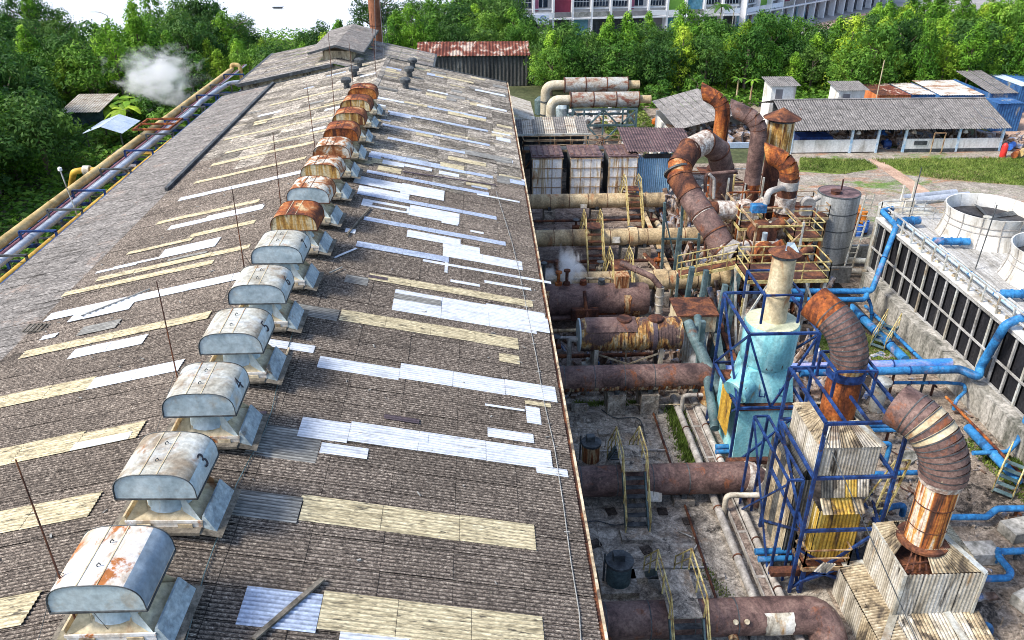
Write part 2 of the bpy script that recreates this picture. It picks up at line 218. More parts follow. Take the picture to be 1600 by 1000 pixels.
# ---------------------------------------------------------------- mesh helpers
def orth(d):
    d = d.normalized(); a = Vector((0, 0, 1)) if abs(d.z) < .9 else Vector((0, 1, 0))
    x = a.cross(d).normalized(); return x, d.cross(x).normalized()
class MB:
    def __init__(s): s.v = []; s.f = []; s.isl = []; s.d = []
    def add(s, vs, fs, dirt=None):  # dirt: per-vertex valley mask, also carries the painted groove shade
        n = len(s.v); s.isl.append((list(vs), list(fs))); s.d += dirt or [0.0] * len(vs); s.v += [tuple(q) for q in vs]; s.f += [tuple(i + n for i in f) for f in fs]; return s
    def box(s, c, size, rz=0, tilt=None):
        x, y, z = (q / 2 for q in size); R = Matrix.Rotation(rz, 3, 'Z')
        if tilt: R = R @ Matrix.Rotation(tilt[0], 3, 'X') @ Matrix.Rotation(tilt[1], 3, 'Y')
        vs = [Vector(c) + R @ Vector((a * x, b * y, d * z)) for d in (-1, 1) for a, b in ((-1, -1), (1, -1), (1, 1), (-1, 1))]
        return s.add(vs, [(3, 2, 1, 0), (4, 5, 6, 7), (0, 1, 5, 4), (1, 2, 6, 5), (2, 3, 7, 6), (3, 0, 4, 7)])
    def box2(s, a, b): return s.box([(p + q) / 2 for p, q in zip(a, b)], [abs(q - p) for p, q in zip(a, b)])
    def bar(s, a, b, w, h=None):
        a = Vector(a); b = Vector(b); h = h or w; x, y = orth(b - a); x = x * w / 2; y = y * h / 2
        vs = [p + i * x + j * y for p in (a, b) for i, j in ((-1, -1), (1, -1), (1, 1), (-1, 1))]
        return s.add(vs, [(3, 2, 1, 0), (4, 5, 6, 7), (0, 1, 5, 4), (1, 2, 6, 5), (2, 3, 7, 6), (3, 0, 4, 7)])
    def tube(s, pts, r, n=10, cap=True):
        pts = [Vector(p) for p in pts]; rs = r if isinstance(r, (list, tuple)) else [r] * len(pts)
        d0 = (pts[1] - pts[0]).normalized(); x, y = orth(d0); vs = []; m = len(pts)
        for i, p in enumerate(pts):
            if i == 0: d = pts[1] - pts[0]
            elif i == m - 1: d = pts[-1] - pts[-2]
            else: d = (pts[i + 1] - p).normalized() + (p - pts[i - 1]).normalized()
            d = d.normalized() if d.length > 1e-6 else d0
            x = (x - d * x.dot(d)).normalized(); y = d.cross(x)
            k = 1.0
            if 0 < i < m - 1:
                c = d.dot((p - pts[i - 1]).normalized()); k = 1 / max(c, .6) if len(pts) < 5 else 1.0
            for j in range(n):
                a = 2 * math.pi * j / n; vs.append(p + (x * math.cos(a) + y * math.sin(a)) * rs[i] * k)
        fs = [(i * n + j, i * n + (j + 1) % n, (i + 1) * n + (j + 1) % n, (i + 1) * n + j) for i in range(m - 1) for j in range(n)]
        if cap: fs += [tuple(range(n - 1, -1, -1)), tuple((m - 1) * n + j for j in range(n))]
        return s.add(vs, fs)
    def lathe(s, c, prof, n=20, cap=True):
        vs = [(c[0] + r * math.cos(2 * math.pi * j / n), c[1] + r * math.sin(2 * math.pi * j / n), c[2] + z) for r, z in prof for j in range(n)]
        m = len(prof)
        fs = [(i * n + j, i * n + (j + 1) % n, (i + 1) * n + (j + 1) % n, (i + 1) * n + j) for i in range(m - 1) for j in range(n)]
        if cap: fs += [tuple(range(n - 1, -1, -1)), tuple((m - 1) * n + j for j in range(n))]
        return s.add(vs, fs)
    def corr(s, o, u, v, pitch=.125, amp=.018, seg=4, thick=0, rag=0):
        """corrugated sheet: corner o, u along the ribs, v across them"""
        o = Vector(o); u = Vector(u); v = Vector(v); nrm = u.cross(v).normalized(); W = v.length
        k = max(2, int(round(W / pitch))) * seg; vs = []; fs = []; dd = []
        for i in range(k + 1):
            t = i / k; h = nrm * amp * math.sin(2 * math.pi * i / seg)
            r0 = u * rnd.uniform(0, rag) if rag else u * 0
            vs += [o + v * t + h - r0 * 0, o + v * t + u - r0 + h]; dd += [1.0 if i % seg == 3 else (.35 if i % 2 == 0 else 0.0)] * 2
        fs = [(2 * i, 2 * i + 1, 2 * i + 3, 2 * i + 2) for i in range(k)]
        return s.add(vs, fs, dd)
    def quad(s, *p): return s.add(p, [tuple(range(len(p)))])
    def mesh(s, name, smooth=False):
        me = bpy.data.meshes.new(name); me.from_pydata(s.v, [], s.f); me.update()
        if any(s.d): me.attributes.new('valley', 'FLOAT', 'POINT').data.foreach_set('value', s.d)
        if smooth:
            me.shade_smooth()
            try: me.set_sharp_from_angle(angle=math.radians(38))
            except Exception: pass
        return me
    def build(s, name, m, parent=None, smooth=False, **kw):
        me = s.mesh(name, smooth); me.materials.append(MATS[m]); return link(name, me, parent, **kw)
def build_each(s, name, m, parent=None, smooth=False, **kw):
    o = None
    for vs, fs in s.isl:
        q = MB(); q.add(vs, fs); o = q.build(name, m, parent, smooth, **kw)
    return o
MB.build_each = build_each
def link(name, me, parent=None, label=None, cat=None, group=None, kind=None, loc=None):
    o = bpy.data.objects.new(name, me); scene.collection.objects.link(o)
    if parent is not None:
        o.parent = parent; o.matrix_parent_inverse = parent_inv(parent)
    if loc is not None: o.location = loc
    tag(o, label, cat, group, kind); return o
PINV = {}
def parent_inv(p):
    return PINV.get(p.name, Matrix())
def tag(o, label=None, cat=None, group=None, kind=None):
    for k, v in (('label', label), ('category', cat), ('group', group), ('kind', kind)):
        if v: o[k] = v
    return o
def root(name, label, cat, loc=(0, 0, 0), group=None):
    """an Empty at the thing's base; its parts are given in world coordinates"""
    o = bpy.data.objects.new(name, None); scene.collection.objects.link(o); o.location = loc; o.empty_display_size = .3
    PINV[o.name] = Matrix.Translation(-Vector(loc)); return tag(o, label, cat, group)
def copy_tree(o, loc=None, rz=None, scale=None, label=None, parent=None, swap=None):
    c = o.copy(); scene.collection.objects.link(c)
    if parent is not None: c.parent = parent
    if loc is not None: c.location = loc
    if rz is not None: c.rotation_euler.z = rz
    if scale is not None: c.scale = scale if hasattr(scale, '__len__') else (scale,) * 3
    if label: c['label'] = label
    for ch in list(o.children): copy_tree(ch, parent=c)
    return c
def fillet(pts, R, n=5):
    pts = [Vector(p) for p in pts]; out = [pts[0]]
    for i in range(1, len(pts) - 1):
        a, b, c = pts[i - 1], pts[i], pts[i + 1]; d1 = (a - b); d2 = (c - b)
        ang = d1.angle(d2); t = min(R / max(math.tan(ang / 2), .05), d1.length * .49, d2.length * .49); Re = t * math.tan(ang / 2)
        p1 = b + d1.normalized() * t; p2 = b + d2.normalized() * t
        for k in range(n + 1):
            s = k / n; out.append((p1 * (1 - s) ** 2) + b * (2 * s * (1 - s)) + p2 * s * s)
    out.append(pts[-1]); return out
def rings(path, r, every=1, w=.05, k=1.05, n=16):
    """weld bands standing proud of a duct at each joint"""
    m = MB(); path = [Vector(p) for p in path]
    for i in range(0, len(path)):
        d = (path[min(i + 1, len(path) - 1)] - path[max(i - 1, 0)]).normalized()
        if i % every == 0: m.tube([path[i] - d * w / 2, path[i] + d * w / 2], r * k, n)
    return m
def even(a, b, step):
    a = Vector(a); b = Vector(b); n = max(1, int((b - a).length / step)); return [a + (b - a) * i / n for i in range(1, n)]
def text(name, s, size, m, parent, M, ext=.004, **kw):
    cu = bpy.data.curves.new(name, 'FONT'); cu.body = s; cu.size = size; cu.extrude = ext; cu.align_x = 'CENTER'; cu.align_y = 'CENTER'; cu.resolution_u = 3
    tmp = bpy.data.objects.new(name, cu); me = bpy.data.meshes.new_from_object(tmp); bpy.data.objects.remove(tmp)
    me.transform(M); me.materials.clear(); me.materials.append(MATS[m]); return link(name, me, parent, **kw)
# ================================================================ ground and setting
m = MB(); m.quad((-400, -60, -.06), (500, -60, -.06), (500, 900, -.06), (-400, 900, -.06)); m.build('ground', 'soil', kind='structure')
m = MB(); m.quad((-700, 150, -.045), (-4, 150, -.045), (26, 210, -.045), (300, 1500, -.045), (-2500, 1500, -.045)); m.build('river', 'river_water', kind='structure')
m = MB(); m.quad((2, 5, -.03), (60, 5, -.03), (70, 76, -.03), (2, 76, -.03)); m.build('works_yard', 'dirt', kind='structure')
m = MB(); m.quad((13.1, 23, -.024), (16.5, 23, -.024), (19.5, 34, -.024), (24.3, 41, -.024), (24.5, 49, -.024), (23.5, 58, -.024), (21, 66, -.024), (13.1, 66, -.024)); m.build('grimy_floor', 'grime', kind='structure')  # dark floor colour laid below the scaffold and stacks
# gravel and lawn beyond the plant
a = [at(1225, 395), at(1600, 330), at(1640, 230), at(1235, 232)]
m = MB(); m.quad(*[(p.x, p.y, -.012) for p in a]); m.build('gravel_ground', 'gravel', kind='structure')
def lawn(pts, name='lawn'):
    m = MB(); m.quad(*[(at(*p).x, at(*p).y, .0) for p in pts]); return m.build(name, 'lawn', kind='structure')
lawn([(1245, 268), (1310, 272), (1372, 264), (1352, 250), (1250, 246)])
lawn([(1385, 262), (1410, 272), (1470, 281), (1600, 290), (1680, 292), (1660, 246), (1360, 250)])
lawn([(1300, 500), (1420, 548), (1425, 562), (1290, 562), (1268, 520)])
m = MB(); m.quad(*[(at(*p).x, at(*p).y, .006) for p in [(1355, 248), (1374, 248), (1452, 298), (1462, 315), (1430, 315), (1420, 295)]]); m.build('dirt_path', 'path', kind='structure')
m = MB(); m.quad(*[(at(*p).x, at(*p).y, -.006) for p in [(1545, 232), (1700, 250), (1700, 175), (1555, 175)]]); m.build('container_yard', 'path', kind='structure')
m = MB(); m.quad(*[(at(*p).x, at(*p).y, -.02) for p in [(1020, 215), (1250, 240), (1250, 130), (870, 175), (870, 240)]]); m.build('dirt_lot', 'dirt', kind='structure')
# street in front of the shophouses
m = MB(); m.quad(*[(at(*p).x, at(*p).y, -.02) for p in [(760, 66), (1130, 62), (1300, 66), (1600, 50), (1600, -10), (1380, 0), (1150, 45), (760, 56)]]); m.build('street', 'asphalt', kind='structure')
m = MB(); m.quad(*[(at(*p).x, at(*p).y, .0) for p in [(1270, 46), (1345, 42), (1400, 24), (1380, 14), (1275, 37)]]); m.build('paved_walk', 'paver_red', kind='structure')
# concrete yard laid in slabs, joints recessed
cy = MB(); cy.box2((2.4, 8, -.3), (13.2, 69, -.05)); cy = cy.build('concrete_yard', 'concrete', kind='structure')
Y0 = 9.0; k = 0
slabmesh = {}
while Y0 < 68:
    for i in range(5):
        X0 = 2.6 + i * 2.1; kind = 'concrete' if Y0 < 37 else 'concrete_brown'
        if kind not in slabmesh:
            s_ = MB(); s_.box((0, 0, 0), (2.08, 2.98, .1)); s_ = s_.mesh('slab'); s_.materials.append(MATS[kind]); slabmesh[kind] = s_
        o = link('yard_slab', slabmesh[kind], cy, loc=(X0 + 1.05, Y0 + 1.5, -.045 + rnd.uniform(-.008, .008))); o.rotation_euler = (rnd.uniform(-.002, .002), rnd.uniform(-.002, .002), 0)
    Y0 += 3.0
# ================================================================ the long factory hall
hall = root('factory_hall', 'long factory hall under a patched corrugated roof that fills the left half', 'factory', ((XR + XE) / 2, 44, 0))
m = MB()
for X in (XE - .35, XL + .3):
    h = roofz(X) - .15; m.box2((X - .1, YN, 0), (X + .1, YF - .3, h))
for Y in (YN + .3, YF - .5):
    m.add([(XL + .3, Y, 0), (XE - .35, Y, 0), (XE - .35, Y, roofz(XE) - .1), (XR, Y, ZR - .2), (XL + .3, Y, roofz(XL) - .1)], [(0, 1, 2, 3, 4)])
m.build('wall', 'concrete_wall', hall)
m = MB()
for sg, X in ((1, XE - .02), (-1, XL + .02)):
    m.quad((XR, YN, ZR - .06), (X, YN, roofz(X) - .06), (X, YF, roofz(X) - .06), (XR, YF, ZR - .06))
m.build('roof_underlay', 'roof_under', hall)
def sheet_mesh(Lx, W, name, mt, amp=.02):
    m = MB(); m.corr((0, 0, 0), (Lx, 0, 0), (0, W, 0), pitch=.125, amp=amp); me = m.mesh(name, True); me.materials.append(MATS[mt]); return me
COSA = math.cos(math.atan(SL)); ANG = math.atan(SL)
# sheet columns: (x start, x end, material) measured on plan, from the ridge outward
cols = []
nR = 6; wR = (XE - XR) / nR
for i in range(nR): cols.append((XR + i * wR, XR + (i + 1) * wR, 1, i))
nL = 6; wL = (XR - XB) / nL
for i in range(nL): cols.append((XR - (i + 1) * wL, XR - i * wL, -1, i))
nG = 3; wG = (XB - XL) / nG
for i in range(nG): cols.append((XB - (i + 1) * wG, XB - i * wG, -1, 10 + i))
def inview(X, Y, Z):
    q = Vector((X, Y, Z - CAMZ)); c = q.x * math.cos(YAW) - q.y * math.sin(YAW); f = q.x * math.sin(YAW) + q.y * math.cos(YAW)
    wv = f * math.cos(PITCH) - q.z * math.sin(PITCH); u = f * math.sin(PITCH) + q.z * math.cos(PITCH)
    return 800 + FPX * c / wv, 500 - FPX * u / wv, wv
sheets = []
for row in range(int(YF - YN)):
    y0 = YN + row
    for (xa, xb, sg, i) in cols:
        px, py, d = inview((xa + xb) / 2, y0 + .5, roofz((xa + xb) / 2)); sheets.append((xa, xb, sg, i, y0, px, py, d))
vis = [s for s in sheets if -60 < s[5] < 1000 and s[6] < 1040]
near = set(id(s) for s in sorted(vis, key=lambda s: s[7])[:235])
smesh = {}
rest = {'roof_brown': MB(), 'roof_grey': MB(), 'roof_far': MB()}
for s in sheets:
    xa, xb, sg, i, y0, px, py, d = s
    if s[5] < -260 or s[6] > 1250: continue
    mt = 'roof_grey' if i >= 10 else ('roof_far' if y0 > 43 + (i % 3) * 2.3 + (5 if sg < 0 else 0) else 'roof_brown')
    Lx = (xb - xa) / COSA - .012; up = .012 * (1 if sg > 0 else 1)
    if id(s) in near:
        key = (mt, round(Lx, 3))
        if key not in smesh: smesh[key] = sheet_mesh(Lx, .975, 'roof_sheet', mt)
        o = link('roof_sheet', smesh[key], hall)
        o.rotation_euler = (rnd.uniform(-.003, .003), ANG * sg + (-.006 * sg) + rnd.uniform(-.003, .003), 0)
        o.matrix_parent_inverse = parent_inv(hall)
        o.location = (xa, y0 + .0125, roofz(xa) + (.0 if sg > 0 else .0) + rnd.uniform(0, .010))
    else:
        za = roofz(xa); zb = roofz(xb); j = rnd.uniform(0, .012)
        rest[mt].corr((xa, y0 + .0125, za + j), (xb - xa - .012, 0, zb - za), (0, .975, 0), amp=.02)
for mt, mb in rest.items(): mb.build('far_roof_sheets', mt, hall, True, kind='stuff')
# skylight and repair sheets, read off the photo: left end, right end (px), width m, material
def patch(x0, y0, x1, y1, wd, mt, lift=.045, maxlen=1.86, rows=None):
    a = roof(x0, y0); b = roof(x1, y1); Yc = (a.y + b.y) / 2
    wd = max(.125, round(wd / .125) * .125); Yc = round((Yc - wd / 2) / .125) * .125 + .0125 + wd / 2
    lo, hi = sorted((a.x, b.x)); n = max(1, int(round((hi - lo) / maxlen))); st = (hi - lo) / n
    for k in range(n):
        xa = lo + k * st; xb = xa + st - .012; j = rnd.uniform(-.006, .006)
        m = MB(); m.corr((xa, Yc - wd / 2 + j, roofz(xa) + lift + rnd.uniform(0, .012)), (xb - xa, 0, roofz(xb) - roofz(xa) + rnd.uniform(-.01, .01)), (0, wd, 0), amp=.016)
        m.build('repair_sheet' if mt != 'sheet_cream' else 'skylight_sheet', mt, hall, True)
W_, C_, B_, G_, D_ = 'sheet_white', 'sheet_cream', 'sheet_blue', 'sheet_grey', 'sheet_dark'
for a in [
    (345, 785, 470, 798, 1.05, G_), (470, 803, 836, 833, 1.05, C_), (470, 783, 560, 790, .3, C_), (378, 948, 500, 962, 1.15, B_), (500, 962, 850, 990, 1.15, C_), (530, 1002, 640, 1012, .5, W_),
    (392, 685, 500, 700, 1.5, 'sheet_grey', .03), (468, 671, 546, 679, 1.0, W_), (546, 678, 862, 716, 1.0, W_), (550, 672, 670, 688, .45, W_, .07), (500, 706, 576, 709, .45, W_),
    (497, 570, 625, 583, .75, W_), (625, 582, 869, 616, 1.0, W_), (762, 680, 834, 684, .5, W_), (822, 648, 845, 652, 1.0, W_), (600, 656, 656, 660, .28, D_, .07),
    (418, 538, 493, 545, .45, W_), (530, 500, 810, 533, .85, C_), (455, 486, 530, 493, .85, G_), (615, 468, 690, 474, .5, G_, .06), (614, 476, 836, 501, 1.9, W_), (760, 482, 852, 497, .8, W_), (836, 508, 858, 512, 1.2, W_),
    (575, 440, 832, 471, .65, C_), (540, 435, 576, 441, .7, G_), (576, 434, 606, 438, .3, D_, .06), (556, 386, 702, 405, .62, B_), (692, 398, 816, 414, 1.0, W_), (692, 386, 750, 391, .7, W_), (636, 367, 720, 380, .85, W_),
    (568, 345, 790, 379, .55, B_), (565, 319, 640, 329, 1.0, W_), (640, 328, 718, 345, 1.5, W_), (582, 321, 636, 329, .4, 'roof_brown', .07), (558, 303, 776, 340, .55, B_), (553, 283, 630, 293, 1.3, W_), (560, 296, 640, 308, .9, W_), (628, 290, 694, 312, 1.6, W_, .05), (573, 270, 764, 304, .5, B_),
    (598, 253, 632, 260, .7, W_), (632, 260, 675, 267, .5, W_), (600, 248, 770, 276, .55, B_), (578, 242, 690, 258, .7, B_), (605, 219, 752, 243, .55, B_), (597, 197, 765, 226, .55, B_), (606, 176, 762, 204, .5, B_), (590, 154, 632, 160, .55, W_), (632, 160, 668, 167, .5, C_), (668, 168, 760, 185, .5, B_), (668, 142, 700, 148, .5, W_), (742, 140, 790, 152, .6, W_), (745, 163, 792, 176, .6, W_),
    (776, 280, 797, 284, 1.3, G_), (700, 248, 760, 258, .8, C_), (720, 240, 800, 250, 1.0, 'sheet_grey'), (745, 305, 812, 316, .3, W_), (690, 348, 716, 352, .35, W_), (735, 362, 756, 366, .3, W_), (704, 440, 750, 447, .22, W_), (695, 418, 700, 420, 1.3, W_), (757, 442, 830, 452, .25, W_), (660, 415, 860, 437, .2, W_),
    (680, 118, 740, 130, .6, C_), (700, 175, 760, 190, .9, C_), (540, 360, 556, 364, .5, W_), (820, 628, 862, 640, .3, C_), (780, 560, 812, 562, .6, 'sheet_cream'), (838, 736, 888, 744, .35, W_), (758, 635, 820, 642, .15, W_),
    # left slope
    (-60, 722, 120, 697, .95, C_), (120, 697, 222, 672, .85, C_), (115, 700, 205, 682, .35, W_, .06), (-60, 832, 148, 792, 1.0, C_), (-60, 985, 58, 940, 1.0, C_), (-60, 640, 140, 605, .9, C_), (136, 604, 285, 570, .8, W_), (112, 555, 228, 530, .75, W_),
    (40, 551, 325, 499, .65, C_), (65, 530, 90, 524, .4, W_), (125, 520, 185, 508, .8, G_), (80, 492, 372, 438, .75, W_), (110, 500, 206, 479, .6, W_), (105, 456, 330, 416, .55, C_), (155, 435, 388, 390, .5, C_), (262, 408, 325, 394, .3, 'sheet_grey'), (150, 428, 215, 413, .25, W_), (253, 398, 340, 381, 1.1, W_), (265, 357, 412, 325, .6, W_), (320, 345, 410, 323, .7, W_), (246, 350, 405, 315, .45, C_),
    (200, 397, 300, 376, .4, C_), (296, 372, 400, 346, .5, C_), (282, 311, 470, 272, .6, W_), (305, 286, 478, 248, .55, C_), (332, 258, 490, 224, .6, C_), (356, 236, 507, 208, .55, C_), (358, 212, 516, 188, .5, C_), (400, 189, 532, 164, .5, C_), (404, 182, 440, 174, .6, W_), (425, 162, 530, 143, .45, C_), (180, 417, 300, 395, .22, W_), (385, 468, 365, 463, .4, W_),
]: patch(*a)
# scattered repair sheets on the far half where the photo shows a mosaic of them
for k in range(70):
    sg = 1 if rnd.random() < .72 else -1; i = rnd.randrange(6); y0 = rnd.uniform(44, 76)
    xa = XR + i * wR if sg > 0 else XR - (i + 1) * wL; ww = rnd.choice([.375, .625, .875]); y0 = round(y0 / .125) * .125 + .0125
    xa2 = xa + rnd.uniform(0, .6); ln = rnd.uniform(.8, 1.75)
    m = MB(); m.corr((xa2, y0, roofz(xa2) + .04), (ln, 0, roofz(xa2 + ln) - roofz(xa2)), (0, ww, 0), amp=.012)
    m.build('repair_sheet', rnd.choice([C_, C_, G_, B_, W_, G_]), hall, True)
# ridge capping, gutters, barge boards
m = MB()
for y in range(int(YN), int(YF)):
    if y < 58 and ((y - 12.6 + 1.3) % 3.39) < 2.6 and y > 11: continue
    m.add([(XR - .35, y, ZR - .03), (XR, y, ZR + .075), (XR + .35, y, ZR - .03), (XR - .35, y + .98, ZR - .03), (XR, y + .98, ZR + .075), (XR + .35, y + .98, ZR - .03)], [(0, 1, 4, 3), (1, 2, 5, 4)])
m.build('ridge_cap', 'roof_far', hall)
m = MB(); m.bar((XE + .13, YN, roofz(XE) - .02), (XE + .13, YF, roofz(XE) - .02), .07, .10); m.build('gutter_rail', 'corr_tan', hall)
m = MB(); m.bar((XE + .02, YN, roofz(XE) - .26), (XE + .02, YF, roofz(XE) - .26), .16, .42); m.build_each('fascia', 'rust_dark', hall)
m = MB(); m.box2((XL - .12, YN, roofz(XL) - .22), (XL + .0, YF, roofz(XL) - .02)); m.build('gutter', 'frame_navy', hall)
m = MB()
for X0, X1 in ((XR, XE), (XR, XL)): m.bar((X0, YF + .06, roofz(X0) - .02), (X1, YF + .06, roofz(X1) - .02), .1, .2)
m.build_each('barge_board', 'steel_dark', hall)
# dark flashing strip that parts the grey aisle roof from the main slope on the far half
a = roof(250, 302); b = roof(408, 150)
m = MB(); m.bar((XB - .1, a.y, roofz(XB) + .14), (XB - .1, YF, roofz(XB) + .10), .20, .20); m.build('flashing', 'steel_dark', hall)
# lightning cable lying on the roof near the eave
m = MB()
pts = [roof(*p) for p in [(775, 300), (800, 380), (812, 430), (826, 500), (838, 560), (850, 630), (866, 700), (880, 790), (892, 880), (905, 960), (908, 1010)]]
m.tube([p + Vector((0, 0, .05)) for p in pts], .018, 5)
for p, q in zip(pts, pts[1:]):
    for c in even(p, q, 1.0): m.bar((c.x - .08, c.y, c.z + .05), (c.x + .08, c.y, c.z + .05), .03)
tag(m.build('lightning_cable', 'sheet_grey'), 'thin grey conductor cable running down the right roof slope beside the eave', 'cable')
m = MB(); pts = [roof(*p) for p in [(460, 515), (446, 560), (435, 600), (425, 645), (412, 680), (370, 760), (345, 830), (320, 900), (290, 1010)]]
m.tube([p + Vector((0, 0, .07)) for p in pts], .016, 5); tag(m.build('roof_cable', 'frame_teal'), 'thin blue-grey cable trailing down the roof just right of the ridge ventilators', 'cable')
# loose planks and scrap left on the roof
def plank(p0, p1, w, h, mt, label, nm='loose_plank', cat='plank'):
    a = roof(*p0); b = roof(*p1); m = MB(); m.bar(a + Vector((0, 0, .11)), b + Vector((0, 0, .11)), w, h)
    return tag(m.build(nm, mt), label, cat)
plank((398, 1003), (505, 910), .13, .06, 'wood_old', 'long weathered plank lying across the bluish sheet at the bottom of the roof')
plank((390, 705), (412, 648), .22, .05, 'sheet_dark', 'dark purple board lying beside ventilator 3 on the roof')
plank((440, 585), (452, 548), .06, .05, 'corr_tan', 'short tan pole lying on the roof right of ventilator 5')
plank((128, 497), (235, 455), .06, .05, 'sheet_grey', 'thin grey rod lying across the white sheets on the left slope')
plank((542, 370), (578, 327), .09, .05, 'wood_old', 'grey batten leaning by the rusty ventilators on the right slope')
plank((630, 271), (775, 292), .10, .05, 'sheet_dark', 'long dark strip lying across the far right slope')
plank((515, 430), (535, 421), .05, .05, 'sheet_grey', 'short light stick lying right of ventilator 6')
a = roof(60, 515); m = MB()
for k in range(6): m.bar(a + Vector((-.45 + k * .16, -.35, .10)), a + Vector((-.45 + k * .16, .35, .10)), .07, .03)
m.bar(a + Vector((-.5, -.3, .08)), a + Vector((.5, -.3, .08)), .05); m.bar(a + Vector((-.5, .3, .08)), a + Vector((.5, .3, .08)), .05)
tag(m.build('slatted_tray', 'wood_old'), 'small slatted wooden tray lying on the left roof slope near the grey sheets', 'tray')
for k, (x, y) in enumerate([(535, 400), (547, 395)]):
    a = roof(x, y); m = MB(); m.bar(a + Vector((-.3, -.35, .08)), a + Vector((.25, .3, .09)), .12, .02)
    tag(m.build('broken_sheet_strip', 'sheet_white'), ['left one of two white torn strips lying in a V on the roof', 'right one of two white torn strips lying in a V on the roof'][k], 'sheet strip')
# crumbs of broken sheeting
m = MB()
for k in range(150):
    sg = rnd.random(); X = rnd.uniform(XL + 5, XE - .3); Y = rnd.uniform(13, 60); s = rnd.uniform(.03, .10)
    m.box((X, Y, roofz(X) + .04), (s * rnd.uniform(1, 3), s * .5, .02), rnd.uniform(0, 3), (0, 0))
m.build('roof_debris', 'sheet_grey', kind='stuff', label='small pale crumbs of broken sheeting scattered over the hall roof')
# ================================================================ ridge ventilators
def vent_meshes():
    P = {}
    prof = []   # cap cross-section: wide flat bottom, rounded shoulders, nearly flat top
    for k in range(17):
        t = math.pi * k / 16; c, s = math.cos(t), math.sin(t)
        prof.append((math.copysign(abs(c) ** .62, c) * .97, max(s, 0) ** .62 * .72))
    n = len(prof); y0, y1 = -.80, .86
    m = MB(); vs = [(x, y, z) for y in (y0, y1) for x, z in prof]
    m.add(vs, [(i, i + 1, n + i + 1, n + i) for i in range(n - 1)]); P['cap'] = m
    m = MB(); m.add([(x * .985, y0 + .01, z * .985) for x, z in prof], [tuple(range(n))]); m.add([(x * .985, y1 - .01, z * .985) for x, z in prof], [tuple(range(n - 1, -1, -1))])
    m.add([(x * 1.0, y, z) for y in (y0, y1) for x, z in (prof[0], prof[-1])], [(0, 1, 3, 2)]); P['end_plate'] = m
    m = MB()
    for y in (y0 - .01, y1 + .01): m.tube([(x * 1.005, y, z * 1.01) for x, z in prof], .014, 5)
    for y in (y0, y1): m.bar((-.98, y, -.015), (.98, y, -.015), .04)
    for x in (-.97, .97): m.bar((x, y0, -.01), (x, y1, -.01), .04, .05)
    P['rim'] = m; m = MB()
    for x in (-.26, .14): m.bar((x, y0, .722), (x, y1, .722), .022, .016)
    P['crown_seam'] = m
    m = MB()
    for y in (-.30, .36): m.tube([(-.05, y, .70), (-.05, y, .77), (-.01, y + .02, .80), (.03, y + .01, .76)], .013, 5)
    P['lifting_eye'] = m
    m = MB(); m.lathe((0, 0, -.62), [(.62, 0), (.50, .18), (.47, .64)], 20, cap=False); P['throat'] = m
    for sx in (-1, 1):
        for sy in (-1, 1): m = MB(); P['gusset%d' % (sx + 1 + (sy + 1) // 2)] = m; m.add([(sx * .42, sy * .55, -.05), (sx * .98, sy * .86, -.80), (sx * .45, sy * .62, -.76), (sx * .44, sy * .57, -.05), (sx * 1.0, sy * .88, -.80), (sx * .47, sy * .64, -.76)], [(0, 1, 2), (5, 4, 3), (0, 3, 4, 1)])
    m = MB(); m.add([(-.95, -.82, -.80), (.95, -.82, -.80), (.95, .82, -.80), (-.95, .82, -.80), (-.6, -.55, -.58), (.6, -.55, -.58), (.6, .55, -.58), (-.6, .55, -.58)], [(0, 1, 5, 4), (1, 2, 6, 5), (2, 3, 7, 6), (3, 0, 4, 7), (4, 5, 6, 7)])
    P['hopper'] = m
    m = MB(); m.box2((-.98, -.86, -1.02), (.98, .86, -.80)); m.box2((-1.0, -.88, -.84), (1.0, -.84, -.76)); P['base_frame'] = m
    m = MB(); m.box2((-.7, -.90, -1.0), (-.35, -.865, -.86)); m.box2((.35, -.90, -1.0), (.72, -.865, -.86)); P['vent_slot'] = m
    for sx, nm in ((1, 'wind_panel'), (-1, 'wind_panel_left')):
        m = MB(); a = [(sx * .98, -.98, -1.06), (sx * 1.42, -.96, -.50), (sx * 1.42, .96, -.50), (sx * .98, .98, -1.06), (sx * 1.50, -1.0, -1.14), (sx * 1.50, 1.0, -1.14)]
        m.add([(sx * .90, -.84, -.98), (sx * 1.00, -.82, -.66), (sx * 1.00, .82, -.66), (sx * .90, .84, -.98), (sx * 1.05, -.82, -.66), (sx * 1.34, -.90, -1.12), (sx * 1.34, .90, -1.12), (sx * 1.05, .82, -.66)],
              [(0, 1, 2, 3), (1, 4, 7, 2), (4, 5, 6, 7), (0, 5, 4, 1), (3, 2, 7, 6)]); P[nm] = m
    m = MB()
    for sx in (-1, 1): m.quad((sx * .9, -1.12, -1.0), (sx * 1.50, -1.12, -1.13), (sx * 1.50, 1.0, -1.13), (sx * .9, 1.0, -1.0))
    m.box2((-.95, -1.12, -1.05), (.95, -.86, -.97)); P['flashing'] = m
    for k, v in P.items():     # the base is a little shorter than the hood
        if k not in ('cap', 'end_plate', 'rim', 'crown_seam', 'lifting_eye', 'throat'): v.v = [(x * .94, y * .84, z) for x, y, z in v.v]
    return {k: v.mesh(k, k in ('cap', 'throat')) for k, v in P.items()}
VM = vent_meshes()
